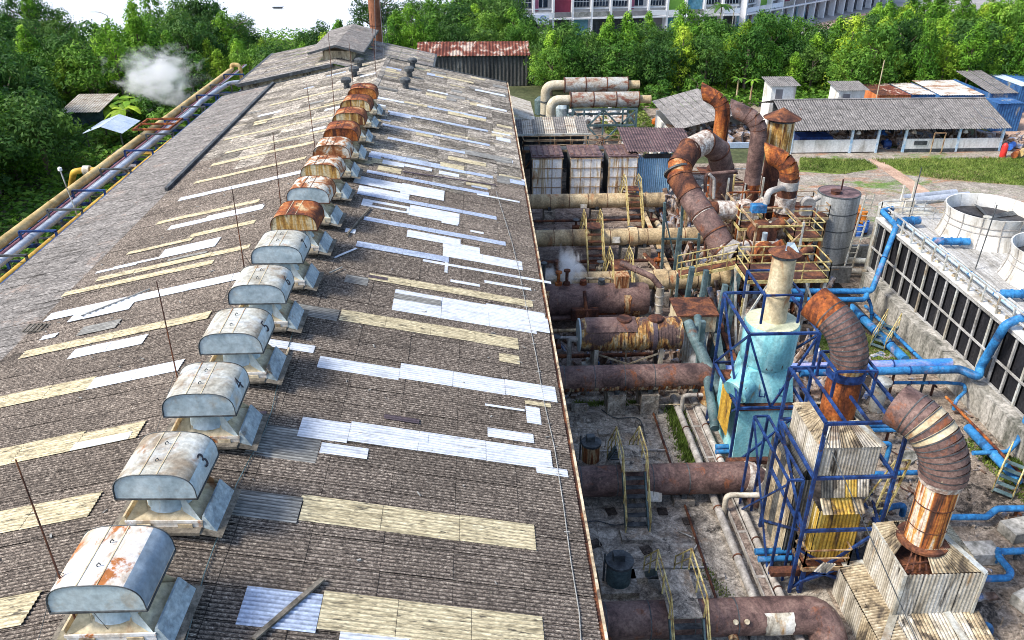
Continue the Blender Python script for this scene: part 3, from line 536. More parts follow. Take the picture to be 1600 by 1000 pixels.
def vent(i, label, capm, endm, sidem='galv_side', num=None, top=None):
    Y = 12.62 + 3.392 * i; loc = Vector((-7.80, Y + .1, 11.12))
    r = root('roof_ventilator', label, 'roof ventilator', (0, 0, 0), 'ventilators along the ridge')
    for k, me in VM.items():
        mt = {'gusset0': 'cream_stack', 'gusset1': 'cream_stack', 'gusset2': 'galv_new', 'gusset3': 'cream_stack', 'cap': capm, 'end_plate': endm, 'rim': 'steel_dark' if num or i < 2 else 'rust_dark', 'crown_seam': 'cream_stack' if i < 7 else 'rust_dark', 'lifting_eye': 'steel_dark', 'throat': 'cyl_tan' if i > 6 else 'galv_new', 'gusset': 'cream_stack' if i < 7 else 'galv_new', 'hopper': 'cream_stack', 'base_frame': 'galv_white' if i < 7 else 'cyl_tan', 'vent_slot': 'corr_tan', 'wind_panel': sidem, 'wind_panel_left': 'cream_stack', 'flashing': 'wood_old'}[k]
        me2 = me.copy(); me2.materials.append(MATS[mt]); link(k.replace('_left', '').rstrip('0123'), me2, r)
    if i in (0, 1, 2, 3, 4, 5):    # blue-grey lower right flank: paint tone with the cool side shade put in
        m = MB()
        for y0, y1 in ((-.795, .855),):
            q = []
            for k in range(6):
                t = math.radians(1 + k * (6.5 if i else 11.5)); c, s_ = math.cos(t), math.sin(t); q.append((c ** .62 * .975, s_ ** .62 * .7235))
            vs = [(x, y, z) for y in (y0, y1) for x, z in q]; m.add(vs, [(k, k + 1, 7 + k - 0, 6 + k) for k in range(5)])
        me = m.mesh('paint_shade_flank', True); me.materials.append(MATS['galv_new' if i else 'galv_flank']); link('paint_shade_flank', me, r)
    if num:
        M = Matrix.Translation((1.105, .25, .22)) @ Matrix.Rotation(math.radians(80), 4, 'Y') @ Matrix.Rotation(math.radians(90), 4, 'Z')
        # the number stands on the right flank, its top pointing up the curve
        t = math.radians(20); n = Vector((math.cos(t) ** 1.0, 0, math.sin(t))); X = Vector((0, 1, 0)); Yv = n.cross(X); n = Vector((.86, 0, .51)); Yv = n.cross(X).normalized()
        cpt = Vector((.905, .10, .425)); R = Matrix((X, Yv, n)).transposed().to_4x4()
        text('painted_number', num, .56, 'ink', r, Matrix.Translation(cpt + n * .012) @ R, ext=.006)
    r.location = loc; r.rotation_euler = (rnd.uniform(-.015, .015), rnd.uniform(-.02, .02), rnd.uniform(-.035, .035))
    return r
V = vent
V(0, 'nearest ridge ventilator, white cap with brown spots and a blue-grey flank', 'galv_white', 'galv_new')
V(1, 'second nearest ridge ventilator, painted 3, its beige crown rust-spotted', 'galv_cap', 'galv_new', num='3')
V(2, 'third nearest ridge ventilator, painted 4, a lightning rod standing before it', 'galv_cap', 'galv_new', num='4')
V(3, 'ventilator painted 5, between the one painted 4 and the one painted 6', 'galv_cap', 'galv_new', num='5')
V(4, 'ventilator painted 6, beside the white sheet on the left slope', 'galv_cap', 'galv_new', num='6')
V(5, 'farthest blue-grey ventilator, painted 7, just before the first rusty one', 'galv_cap', 'galv_new', num='7')
V(6, 'rust-topped ventilator with yellow-stained front, just behind ventilator 7', 'vent_rust', 'vent_yellow')
V(7, 'patchy orange and white ventilator, second behind ventilator 7', 'vent_patchy', 'galv_new')
V(8, 'pale orange speckled ventilator with peeling cap, third behind ventilator 7', 'vent_patchy', 'vent_yellow')
V(9, 'pale cap ventilator standing just in front of the dark orange one', 'vent_patchy', 'vent_patchy')
V(10, 'dark rusty ventilator with bright orange front, fourth from the far end', 'vent_rust', 'rust_orange')
V(11, 'rusty ventilator with orange-yellow front, third from the far end', 'vent_rust', 'vent_yellow')
V(12, 'rust-capped ventilator with cream front, second from the far end', 'vent_rust', 'vent_yellow')
V(13, 'rusty ventilator at the far end of the ridge row', 'vent_rust', 'rust_orange')
# small turbine vents on the far roof
mv = {}
def small_vent(px, py, label):
    p = roof(px, py + 8)
    r = root('mushroom_vent', label, 'vent', p, 'small mushroom vents on the far roof')
    m = MB(); m.lathe(p, [(.26, -.3), (.24, .5)], 12); m.build('pipe', 'steel_dark', r, True)
    m = MB(); m.lathe(p + Vector((0, 0, .42)), [(.22, 0), (.42, .06), (.44, .30), (.30, .42), (.05, .46)], 14); m.build('hood', 'steel_dark', r, True)
for k, (x, y) in enumerate([(562, 98), (554, 112), (542, 130), (645, 98), (640, 112), (634, 130)]):
    small_vent(x, y, ['%s dark mushroom vent on the far %s slope' % (w_, s_) for s_ in ('left', 'right') for w_ in ('farthest', 'middle', 'nearest')][k])
# lightning rods
for k, (bx, by, tx, ty, lab) in enumerate([(130, 1000, 22, 718, 'tall thin lightning rod in front of the nearest ventilator'), (294, 668, 247, 440, 'lightning rod rising before ventilator 4'), (388, 460, 364, 292, 'lightning rod rising left of ventilator 6'),
        (440, 330, 429, 206, 'lightning rod left of the rust-topped ventilators'), (494, 245, 478, 132, 'lightning rod beside the far orange ventilators'), (524, 188, 515, 52, 'thin rod near the far end of the ventilator row'), (552, 135, 545, 66, 'short rod beside the mushroom vents on the left slope'), (588, 122, 580, 20, 'tall rod standing on the far ridge left of the stay wires')]):
    b = roof(bx, by); t = aty(tx, ty, b.y); 
    r = root('lightning_rod', lab, 'lightning rod', b, 'lightning rods along the ridge')
    t = Vector((b.x + (t.x - b.x) * .6, b.y, t.z))
    m = MB(); m.tube([b, t], [.028, .016], 6); m.build('mast', 'rust_dark', r)
    if k in (0, 1, 2):
        m = MB(); c = b + (t - b) * .42
        for dx, dy in ((-.9, -.5), (.9, -.2), (.3, 1.0)): m.tube([c, (b.x + dx, b.y + dy, roofz(b.x + dx))], .008, 4)
        m.build_each('stay_wire', 'steel_dark', r)
# ================================================================ buildings behind the hall
def corr_panel(m, o, u, v, pitch=.18, amp=.025): return m.corr(o, u, v, pitch, amp)
# second hall with the raised monitor
h2 = root('far_hall', 'grey-roofed hall with a raised ridge monitor, behind the far end of the long hall', 'factory', (-14, 90, 0))
y0, y1, xl, xr_, xe, zr2 = 80.0, 96.0, -22.9, -13.6, -4.6, 8.95
zl, ze2 = 7.1, 6.95
m = MB(); m.add([(xl + .3, y0 + .3, 0), (xe - .3, y0 + .3, 0), (xe - .3, y0 + .3, ze2 - .1), (xr_, y0 + .3, zr2 - .15), (xl + .3, y0 + .3, zl - .1)], [(0, 1, 2, 3, 4)])
m.box2((xl + .2, y0 + .3, 0), (xl + .4, y1, zl - .15)); m.box2((xe - .4, y0 + .3, 0), (xe - .2, y1, ze2 - .15)); m.build('wall', 'corr_tan', h2)
for xa, xb, za, zb in ((xl, xr_, zl, zr2), (xr_, xe, zr2, ze2)):
    for k in range(16):
        m = MB()
        for j in range(5):
            f0, f1 = j / 5, (j + 1) / 5; m.corr((xa + (xb - xa) * f0, y0 + k + .02, za + (zb - za) * f0 + rnd.uniform(0, .03)), ((xb - xa) / 5 - .02, 0, (zb - za) / 5), (0, .96, 0), pitch=.24, amp=.02)
        m.build('roof_row', 'roof_far' if (k % 3) else 'roof_grey', h2, True)
m = MB(); m.bar((xl, y0 - .08, zl - .1), (xr_, y0 - .08, zr2 - .1), .1, .3); m.bar((xl - .1, y0, zl - .05), (xl - .1, y1, zl - .05), .25, .2); m.bar((xe + .1, y0, ze2 - .15), (xe + .1, y1, ze2 - .15), .2, .3); m.build_each('fascia', 'steel_dark', h2)
m = MB(); m.box2((-15.0, 83, 8.3), (-12.2, 95.5, 9.6)); m.build('monitor_wall', 'corr_tan', h2)
m = MB()
for sg in (-1, 1):
    for k in range(12): m.corr((-13.6 if sg > 0 else -16.3, 82.3 + k * 1.15, 10.25 if sg > 0 else 9.55), (2.7, 0, -.70 if sg > 0 else .70), (0, 1.12, 0), .24, .02)
m.build('monitor_roof', 'roof_grey', h2, True)
m = MB(); m.bar((-10.9, 82.3, 9.5), (-10.9, 96, 9.5), .12, .2); m.bar((-16.3, 82.2, 9.5), (-13.6, 82.2, 10.2), .1, .2); m.bar((-13.6, 82.2, 10.2), (-10.9, 82.2, 9.5), .1, .2); m.build_each('monitor_trim', 'steel_dark', h2)
# rusty-roofed block right of it
rb = root('rust_roofed_block', 'grey walled block with a white and red-rust striped corrugated roof', 'building', (0, 114, 0))
a = aty(650, 88, 111); b = aty(829, 90, 111); c = aty(652, 70, 115)
m = MB(); m.corr((a.x, 111, a.z), (0, 4.5, 1.1), (b.x - a.x, 0, 0), .45, .05); m.build('roof', 'corr_rusty', rb, True)
m = MB(); m.corr((a.x + .2, 111.3, 0), (0, 0, a.z - .1), (b.x - a.x - .5, 0, 0), .5, .05); m.corr((b.x - .3, 111.3, 0), (0, 0, a.z), (0, 4, 0), .5, .05); m.build('wall', 'corr_black', rb, True)
# small cream lean-to beyond the hall corner
cl = root('cream_lean_to', 'small lean-to with a cream corrugated roof beside the far corner of the hall', 'shed', (4, 79, 0))
pts = [Vector((2.95, 75, 5.6)), Vector((5.3, 75, 4.6)), Vector((4.8, 83, 4.9)), Vector((2.9, 83, 5.9))]
m = MB()
for k in range(8): m.corr((2.95, 75 + k, 5.3), (2.5, 0, -.8), (0, .98, 0), .2, .02)
m.build('roof', 'corr_pale', cl, True)
m = MB(); m.corr((5.3, 75, 0), (0, 0, 4.5), (0, 8, 0), .3, .03); m.corr((2.95, 75.1, 0), (0, 0, 5), (2.4, 0, 0), .3, .03); m.build('wall', 'wall_white', cl, True)
# chimney
p = at(583, 72, 7.3); p = Vector((-11.9, 103, 0))
ch = root('tall_chimney', 'tall slim rust-brown steel chimney rising behind the far hall', 'chimney', p)
m = MB(); m.lathe(p, [(.78, 0), (.70, 26)], 20); m.build('shaft', 'chimney_brown', ch, True)
m = MB()
for z in (9, 12, 15, 18): m.lathe(p + Vector((0, 0, z)), [(.76, 0), (.76, .12)], 20)
m.build_each('flange', 'rust_dark', ch, True)
m = MB()
for dx in (.95, 1.25): m.bar(p + Vector((dx, -.2, 0)), p + Vector((dx, -.2, 24)), .06)
for k in range(50): m.bar(p + Vector((.95, -.2, 5 + k * .36)), p + Vector((1.25, -.2, 5 + k * .36)), .04)
m.build_each('ladder', 'steel_dark', ch)
m = MB()
for q in ((598, 62), (600, 90)): m.tube([p + Vector((.6, 0, 22)), roof(*q) if q[1] > 88 else Vector((-9.5, 80, 9))], .03, 4)
tag(m.build('stay_cable', 'steel_dark'), 'pair of steel stay cables running down from the brown chimney', 'cable')
# ================================================================ left side: pipe rack along the eave
def eavepipe(name, label, x0, x1, z, r, mt, Ya=38, Yb=96, bands=None):
    rt = root(name, label, 'pipe', (x0, (Ya + Yb) / 2, z - r)); m = MB(); m.tube([(x0, Ya, z), (x1, Yb, z)], r, 16); m.build('pipe_run', mt, rt, True)
    m = MB()
    for c in even((x0, Ya, z), (x1, Yb, z), 3.0): m.tube([c - Vector((0, .04, 0)), c + Vector((0, .04, 0))], r * 1.06, 16)
    m.build_each('weld_band', bands or mt, rt, True)
    return rt
eavepipe('rack_pipe', 'thick pale yellow pipe, outermost on the rack left of the hall', -27.3, -26.9, 6.0, .28, 'yellow_pipe', Yb=92, bands='yellow_pipe')
eavepipe('rack_pipe', 'thin dark maroon pipe beside the thick pale yellow one', -26.6, -26.3, 5.85, .13, 'maroon')
eavepipe('rack_pipe', 'silver pipe running along the middle of the left pipe rack', -25.9, -25.6, 6.0, .22, 'silver_pipe', Yb=74)
eavepipe('rack_pipe', 'amber yellow pipe lying closest to the hall on the left rack', -24.85, -24.6, 5.8, .20, 'amber_pipe', Yb=66)
eavepipe('rack_pipe', 'thin white pipe between the maroon and silver rack pipes', -26.35, -26.1, 5.9, .07, 'silver_pipe')
rt = root('rack_pipe', 'silver blue pipe branching off the rack toward the far hall', 'pipe', (-26, 80, 4)); m = MB()
m.tube(fillet([(-25.6, 74, 6.0), (-25.6, 77, 6.2), (-24.8, 84, 6.4), (-22.6, 85, 6.4)], 1), .22, 12); m.build('pipe_run', 'silver_pipe', rt, True)
rt = root('yellow_loop_pipe', 'mustard yellow pipe bending up and over beside the rack, with a white valve', 'pipe', at(120, 285)); m = MB()
m.tube(fillet([at(110, 300, 4.0), at(115, 268, 6.0), at(130, 266, 6.0), at(158, 266, 6.0)], .8), .22, 12); m.build('pipe_run', 'amber_pipe', rt, True)
m = MB(); a = at(131, 266, 6); b = at(141, 266, 6); m.tube([a, b], .34, 12); m.build('valve', 'corr_white', rt, True)
rt = root('yellow_end_loop', 'pale yellow pipe loop closing the far end of the rack', 'pipe', (-29, 97, 4)); m = MB()
m.tube(fillet([(-26.9, 91.5, 6.0), (-26.9, 93, 6.0), (-26.9, 93, 6.5), (-26.0, 93, 6.5), (-26.0, 93, 4.5)], .6), .22, 12); m.build('pipe_run', 'yellow_pipe', rt, True)
rk = root('pipe_rack', 'dark blue steel pipe rack standing along the left side of the hall', 'rack', (-27, 66, 0))
for k, y in enumerate([41, 44.5, 48, 51.5, 56, 60.5, 65, 69.5, 74, 78.5, 83, 88]):
    m = MB()
    for x in (-27.6, -24.2): m.bar((x, y, 0), (x, y, 5.7), .16)
    m.bar((-27.8, y, 5.55), (-24.0, y, 5.55), .16, .2); m.bar((-27.6, y, 4.6), (-24.2, y, 4.6), .12); m.bar((-26.4, y, 6.45), (-24.3, y, 6.45), .12); m.bar((-26.4, y, 5.55), (-26.4, y, 6.45), .12); m.bar((-24.35, y, 5.55), (-24.35, y, 6.45), .12)
    m.build_each('rack_frame', 'frame_navy' if k % 2 else 'steel_dark', rk)
m = MB(); m.bar((-24.2, 40, 5.3), (-24.2, 90, 5.3), .1, .2); m.bar((-27.6, 40, 5.3), (-27.6, 90, 5.3), .1, .2); m.build_each('rack_beam', 'frame_navy', rk)
m = MB()
for y in (65.5, 67.2, 68.8): m.bar((-27.6, y, 6.7), (-24.6, y, 6.7), .14)
for x in (-27.5, -24.7): m.bar((x, 65.5, 6.7), (x, 68.8, 6.7), .14)
tag(m.build('rusty_pipe_bridge', 'rust_orange'), 'orange rusty bars bridging the rack pipes near the blue-roofed shed', 'frame')
b = at(108, 325, 3.0); r = root('lamp_pole', 'thin pole with a small white lamp beside the pale yellow pipe', 'lamp', (-25.6, 50.5, 0))
m = MB(); m.tube([(-25.2, 49.0, 5.6), (-25.5, 49.0, 8.6)], .045, 6); m.build('pole', 'galv_cap', r); m = MB(); m.lathe((-25.5, 49.0, 8.55), [(.06, 0), (.13, .05), (.12, .22), (.03, .28)], 10); m.build('lamp_head', 'car_white', r, True)
# sheds in the trees on the left
def gable(nm, label, x0, x1, y0, y1, ze, zr, mt, wallm=None, post='steel_dark', axis='Y', cat='shed', wh=None, over=.3, rows=1):
    """gable-roofed shed, ridge along axis"""
    r = root(nm, label, cat, ((x0 + x1) / 2, (y0 + y1) / 2, 0))
    for s in (-1, 1):
        if axis == 'Y':
            xm = (x0 + x1) / 2; xo = x0 - over if s < 0 else x1 + over; n = max(1, int((y1 - y0 + 2 * over) / 1.6)); st = (y1 - y0 + 2 * over) / n
            for k in range(n):
                m = MB(); m.corr((xm, y0 - over + k * st + .01, zr), (xo - xm, 0, ze - zr), (0, st - .02, 0), .25, .03); m.build('roof_sheet', mt, r, True)
        else:
            ym = (y0 + y1) / 2; yo = y0 - over if s < 0 else y1 + over; n = max(1, int((x1 - x0 + 2 * over) / 1.6)); st = (x1 - x0 + 2 * over) / n
            for k in range(n):
                m = MB(); m.corr((x0 - over + k * st + .01, ym, zr), (0, yo - ym, ze - zr), (st - .02, 0, 0), .25, .03); m.build('roof_sheet', mt, r, True)
    if post:
        m = MB()
        for x in (x0, x1):
            for y in (y0, y1): m.bar((x, y, 0), (x, y, ze), .12)
        m.build_each('post', post, r)
    if wallm:
        h = wh or ze; m = MB(); m.box2((x0, y0, 0), (x1, y0 + .12, h)); m.box2((x0, y1 - .12, 0), (x1, y1, h)); m.box2((x0, y0, 0), (x0 + .12, y1, h)); m.box2((x1 - .12, y0, 0), (x1, y1, h)); m.build('wall', wallm, r)
    return r
gable('open_shelter', 'open shelter with a pale blue metal roof among the trees left of the rack', -39.4, -36.0, 82.5, 87.0, 1.9, 2.6, 'pale_metal', axis='Y')
r = root('mossy_shed', 'small green-walled shed under a tilted grey corrugated roof among the left trees', 'shed', at(145, 200))
a = at(145, 200); m = MB(); m.corr((a.x - 2.8, a.y - 1, 2.0), (.8, 4, 1.1), (4.4, 0, 0), .3, .03); m.build('roof', 'corr_pale', r, True)
m = MB(); m.box2((a.x - 2, a.y, 0), (a.x + 1.4, a.y + 2.6, 2.0)); m.build('wall', 'frame_teal', r)
m = MB(); m.box2((-33, 74, 0), (-31.5, 75.5, 1.0)); m.box2((-34.5, 76, 0), (-34.2, 78, 1.6)); m.tube([(-34, 72, .3), (-33.6, 74, 1.4)], .12, 8)
m.build('pump_bits', 'mixed_junk', kind='stuff', label='small tangle of pumps and pipes at the foot of the left pipe rack')
for k, (px, py, ln, lb) in enumerate([(205, 240, 2.2, 'mustard valve manifold beside the blue-roofed shelter'), (160, 262, 1.6, 'orange valve stand beside the yellow loop pipe')]):
    a = at(px, py, 3.6); m = MB(); m.tube([a, a + Vector((ln, 0, 0))], .18, 8); m.tube([a + Vector((ln * .5, 0, 0)), a + Vector((ln * .5, 0, .8))], .1, 8); m.tube([a + Vector((ln * .5, -.25, .8)), a + Vector((ln * .5, .25, .8))], .2, 8)
    tag(m.build('valve_manifold', 'rust_orange' if k else 'amber_pipe', None, True), lb, 'valve')
# ================================================================ pipe yard: big ducts running from the hall wall
def saddle(parent, x, y, r, zc, mt='concrete'):
    m = MB(); m.box2((x - .45, y - .65, .01), (x + .45, y + .65, max(.12, zc - r - .05))); m.build('saddle_block', mt, parent)
    m = MB(); m.box2((x - .12, y - .5, max(.1, zc - r - .06)), (x + .12, y + .5, zc - r * .55)); m.build('saddle_plate', 'steel_dark', parent)
def duct(label, x0, y, zc, r, xs, mt, seg=1.6, drip=False, end=None, saddles=(), band='duct_purple', nm='large_duct'):
    rt = root(nm, label, 'duct', ((x0 + xs) / 2, y, 0), 'large ducts crossing the pipe yard')
    pts = [(x0, y, zc), (xs, y, zc)] + (end or []); path = fillet(pts, r * 1.5, 5) if end else pts
    if not end: path = [pts[0]] + even(pts[0], pts[1], seg) + [pts[1]]
    m = MB(); m.tube(path, r, 22); m.build('duct_body', mt, rt, True)
    m = MB()
    for c in even(pts[0], pts[1], seg): m.tube([c - Vector((.022, 0, 0)), c + Vector((.022, 0, 0))], r * 1.015, 22)
    m.build_each('weld_seam', 'steel_dark' if mt == 'duct_purple' else 'rust_dark', rt, True)
    for s in saddles: saddle(rt, s, y, r, zc)
    return rt
def strips(rt, x0, x1, y, zc, r, n, mt='corr_tan'):
    """torn cladding strips hanging under a duct"""
    for k in range(n):
        x = rnd.uniform(x0, x1); m = MB(); a = math.radians(-42); h = rnd.uniform(.08, .16)
        m.box((x, y + math.cos(a) * -r - .02, zc + math.sin(a) * r * 0.75), (rnd.uniform(.04, .12), .02, h * 2), 0, (.3, 0)); m.build('cladding_strip', rnd.choice([mt, 'corr_tan', 'rust_orange']), rt)
def wrap(rt, x0, x1, y, zc, r, a0, a1, mt, nm='patch_plate', ragged=.05):
    n = 8; vs = []
    for k in range(n + 1):
        a = math.radians(a0 + (a1 - a0) * k / n); j0 = rnd.uniform(-ragged, ragged); j1 = rnd.uniform(-ragged, ragged)
        vs += [(x0 + j0, y - math.cos(a) * r * 1.02, zc + math.sin(a) * r * 1.02), (x1 + j1, y - math.cos(a) * r * 1.02, zc + math.sin(a) * r * 1.02)]
    m = MB(); m.add(vs, [(2 * k, 2 * k + 1, 2 * k + 3, 2 * k + 2) for k in range(n)]); return m.build(nm, mt, rt, True)
# nearest duct
d = duct('nearest brown duct at the bottom of the yard, with a bare patch before its bend', 2.6, 20.0, 1.05, .66, 10.3, 'duct_purple', 1.35, end=[(11.95, 20.0, 1.0), (12.15, 19.2, .1)], saddles=(4.2, 9.4))
wrap(d, 9.7, 10.7, 20.0, 1.05, .66, -40, 55, 'corr_white'); strips(d, 3.2, 9.6, 20.0, 1.05, .66, 9)
for x in (8.6, 9.0): m = MB(); m.tube([(x, 19.42, 1.45), (x, 19.36, 1.5)], .09, 10); m.build('inspection_port', 'corr_tan', d, True)
m = MB(); m.tube([(8.6, 19.4, .75), (8.6, 19.26, .72)], .17, 14); m.build('inspection_port', 'duct_drip', d, True)
# second
d = duct('second brown duct from the bottom, ending in a cream flaking collar', 2.6, 27.6, 1.05, .68, 10.4, 'duct_purple', 1.35, end=[(12.0, 27.6, 1.05), (12.3, 27.2, -.3)], saddles=(3.6, 7.0, 8.7))
m = MB(); pts = fillet([(10.4, 27.6, 1.05), (12.0, 27.6, 1.05), (12.3, 27.2, -.3)], 1.02, 5)
for i in (2, 4): q = pts[i]; dd = (pts[i + 1] - pts[i - 1]).normalized(); m.tube([q - dd * .16, q + dd * .16], .71, 22)
m.build_each('cream_collar', 'insul', d, True); strips(d, 3.2, 11, 27.6, 1.05, .68, 14)
m = MB(); m.box((7.3, 26.85, .75), (.7, .04, .45), .25, (-.5, .2)); m.build('torn_plate', 'corr_white', d)
# third with drips and its vertical drop
d = duct('third brown duct with rust drips, bending down into a stained vertical drum', 2.6, 34.6, 1.9, .66, 10.2, 'duct_purple', 1.3, end=[(11.6, 34.6, 1.9), (11.75, 34.3, .8)], saddles=(3.3, 6.8, 8.5))
for k in range(64): 
    x = 3.0 + k * .125; wrap(d, x, x + rnd.uniform(.06, .115), 34.6, 1.9, .66, -66, rnd.uniform(-24, -8), rnd.choice(['duct_drip', 'rust_orange', 'duct_drip', 'corr_tan', 'rust_dark']), 'rust_drip', 0)
rt = root('drop_drum', 'short vertical drum, rust-stained cream above a grey cone, under the third duct bend', 'drum', (11.7, 34.1, 0))
m = MB(); m.lathe((11.7, 34.1, .7), [(.66, 0), (.66, .95)], 22); m.build('stained_shell', 'tank_rust', rt, True)
m = MB(); m.lathe((11.7, 34.1, .0), [(.60, -.1), (.60, .72)], 22); m.build('grey_shell', 'grey_pipe', rt, True)
m = MB(); m.lathe((11.95, 32.9, 0), [(.85, 0), (.40, .8)], 18); m.build('cone', 'grey_pipe', rt, True)
# big rusty storage drum on legs
rt = root('horizontal_tank', 'ribbed rust and yellow horizontal tank lying on white legs', 'tank', (8, 37.4, 0))
zc, r_, yt = 2.75, .88, 37.6
m = MB(); m.tube([(5.2, yt, zc), (5.35, yt, zc)] + even((5.35, yt, zc), (10.5, yt, zc), .8) + [(10.5, yt, zc), (10.65, yt, zc)], [.80, .88] + [.88] * 6 + [.88, .78], 28); m.build('tank_shell', 'tank_rust', rt, True)
m = MB()
for c in even((5.3, yt, zc), (10.6, yt, zc), .19): m.tube([c - Vector((.03, 0, 0)), c + Vector((.03, 0, 0))], .905, 24)
m.build('hoop_ribs', 'tank_rust', rt, True)
m = MB(); m.tube([(9.05, yt, zc), (9.28, yt, zc)], .925, 24); m.build('dark_band', 'sheet_dark', rt, True)
wrap(rt, 5.5, 8.2, yt, zc, .915, 35, 110, 'duct_purple', 'bare_plate')
m = MB(); m.tube([(5.16, yt, zc), (5.24, yt, zc)], .90, 24); m.build_each('end_cover', 'galv_new', rt, True)
for x in (7.6, 9.3): m = MB(); m.lathe((x, yt, zc + .8), [(.42, 0), (.42, .14), (.38, .18)], 16); m.build('manhole', 'rust_dark', rt, True)
for x in (6.1, 9.6):
    for y in (yt - .6, yt + .6): m = MB(); m.bar((x, y, 0), (x, y, 2.2), .22); m.build_each('leg', 'corr_white', rt)
m = MB(); m.bar((6.1, yt - .6, .5), (9.6, yt - .6, 1.9), .08); m.bar((9.6, yt - .6, .5), (6.1, yt - .6, 1.9), .08); m.bar((6.0, yt - .75, .9), (9.8, yt - .75, .9), .14); m.build_each('brace', 'corr_tan', rt)
# dark drum beyond
rt = root('horizontal_vessel', 'dark brown horizontal vessel with valves on top, half hidden by the cream duct behind', 'tank', (6.5, 44, 0))
zc = 1.7; m = MB(); m.tube([(2.7, 43.8, zc)] + even((2.7, 43.8, zc), (9.6, 43.8, zc), 1) + [(9.6, 43.8, zc), (9.95, 43.8, zc), (10.15, 43.8, zc)], [1.0] * 8 + [.9, .55], 26); m.build('vessel_shell', 'duct_purple', rt, True)
wrap(rt, 8.6, 9.0, 43.8, zc, 1.0, -50, 40, 'duct_drip', 'rust_drip'); wrap(rt, 7.0, 8.2, 43.8, zc, 1.0, -60, -30, 'rust_orange', 'rust_drip'); wrap(rt, 3.9, 4.1, 43.8, zc, 1.0, -20, 60, 'duct_drip', 'rust_drip'); wrap(rt, 9.2, 9.6, 43.8, zc, 1.0, -60, -20, 'duct_drip', 'rust_drip')
for x, h in ((3.8, 1.5), (4.7, .9), (5.2, 1.0), (6.2, .3), (7.3, .35)):
    m = MB(); m.lathe((x, 43.9, zc + .85), [(.22, 0), (.22, .3), (.10, .32), (.10, h), (.2, h + .02), (.2, h + .12)], 12); m.build('valve_stem', rnd.choice(['rust_dark', 'rust_orange', 'steel_dark']), rt, True)
m = MB(); m.box2((8.1, 43.4, zc + .8), (8.9, 44.2, zc + 1.7)); m.build('valve_box', 'duct_drip', rt)
m = MB(); m.box2((5.4, 42.4, 1.0), (7.0, 43.0, 1.7)); m.tube([(6.3, 42.2, 1.2), (6.2, 43.2, 2.6)], .11, 8); m.build('side_box', 'rust_dark', rt)
# cream ducts
d = duct('cream duct with brown end, fourth cream-brown run from the top', 2.6, 46.4, 1.7, .60, 16.6, 'duct_cream', 1.3, saddles=(10.3, 11.6), band='rust_dark')
m = MB(); m.tube([(11.1, 46.4, 1.7), (11.9, 46.4, 1.7)], .68, 22); m.build('wide_collar', 'duct_cream', d, True); m = MB(); m.tube([(16.0, 46.4, 1.7), (16.75, 46.4, 1.7)], .62, 22); m.build('rusty_end', 'rust_dark', d, True)
d = duct('long cream duct crossing under the middle stair bridge', 2.6, 53.6, 1.7, .60, 16.0, 'duct_cream', 1.3, saddles=(10.6, 11.8))
m = MB(); m.tube([(10.7, 53.6, 1.7), (11.25, 53.6, 1.7)], .70, 22); m.build('wide_collar', 'duct_cream', d, True)
m = MB(); m.box((9.7, 52.95, 1.75), (.55, .02, .45), 0, (-.3, 0)); m.build('white_tag', 'corr_white', d)
d = duct('farthest cream duct, just in front of the white rusty filter panels', 2.6, 61.2, 1.7, .58, 14.8, 'duct_cream', 1.4, saddles=(5.6, 9.4))
m = MB(); m.box((8.3, 60.6, 1.5), (.5, .02, .35), 0, (-.3, 0)); m.build('white_tag', 'corr_white', d)
# steel box behind the tank
rt = root('steel_hopper', 'grey-brown steel hopper box beside the rusty tank', 'hopper', (11.6, 39.5, 0))
m = MB(); m.box2((10.8, 38.6, 2.2), (12.9, 40.6, 3.2)); m.build('top_box', 'cream_stack', rt); m = MB(); m.corr((11.1, 38.7, 0), (0, 0, 2.2), (1.5, 0, 0), .15, .03); m.corr((12.6, 38.7, 0), (0, 0, 2.2), (0, 1.6, 0), .15, .03); m.build('ribbed_shell', 'galv_cap', rt, True)
m = MB(); m.box2((10.7, 38.5, 3.2), (13.0, 40.7, 3.3)); m.build('lid', 'rust_dark', rt)
# ---------------------------------------------------------------- stair bridges over the ducts
def stair_bridge(label, x, w, y, z, run, treads='steel_dark', rail='yellow_rail', back=True, deck=1.3, col='frame_teal', deckm='concrete'):
    """steps rising from the south, a deck over the duct, steps down to the north"""
    rt = root('stair_bridge', label, 'stairs', (x, y, 0), 'stair bridges over the ducts')
    yf, yb = y - deck / 2, y + deck / 2; n = 7
    m = MB(); m.box2((x - w / 2, yf, z - .06), (x + w / 2, yb, z)); m.build('deck', deckm, rt)
    for side, ys, sgn in ((0, yf, -1), (1, yb, 1)):
        if side and not back: continue
        for k in range(1, n):
            m = MB(); yy = ys + sgn * run * (k - .5) / n; zz = z - z * k / n; m.box2((x - w / 2 + .04, yy - run / n * .48, zz - .02), (x + w / 2 - .04, yy + run / n * .48, zz + .02)); m.build('tread', treads, rt)
        for sx in (-1, 1): m = MB(); m.bar((x + sx * w / 2, ys, z - .08), (x + sx * w / 2, ys + sgn * run, .02), .06, .22); m.build('stringer', col, rt)
    for sx in (-1, 1):
        m = MB(); X = x + sx * (w / 2 + .03); h = 1.0
        P_ = [(X, yf - run, .95), (X, yf, z + h), (X, yb, z + h)] + ([(X, yb + run, .95)] if back else [])
        for a, b in zip(P_, P_[1:]): m.bar(a, b, .045); m.bar((a[0], a[1], a[2] - .45), (b[0], b[1], b[2] - .45), .035)
        for yy, zz in ((yf - run, 0), (yf - run / 2, z / 2), (yf, z), ((yf + yb) / 2, z), (yb, z)) + (((yb + run / 2, z / 2), (yb + run, 0)) if back else ()): m.bar((X, yy, zz), (X, yy, zz + h), .05)
        m.build('railing', rail, rt)
    return rt
a = at(1052, 930, 1.9); b = at(987, 760, 2.0)
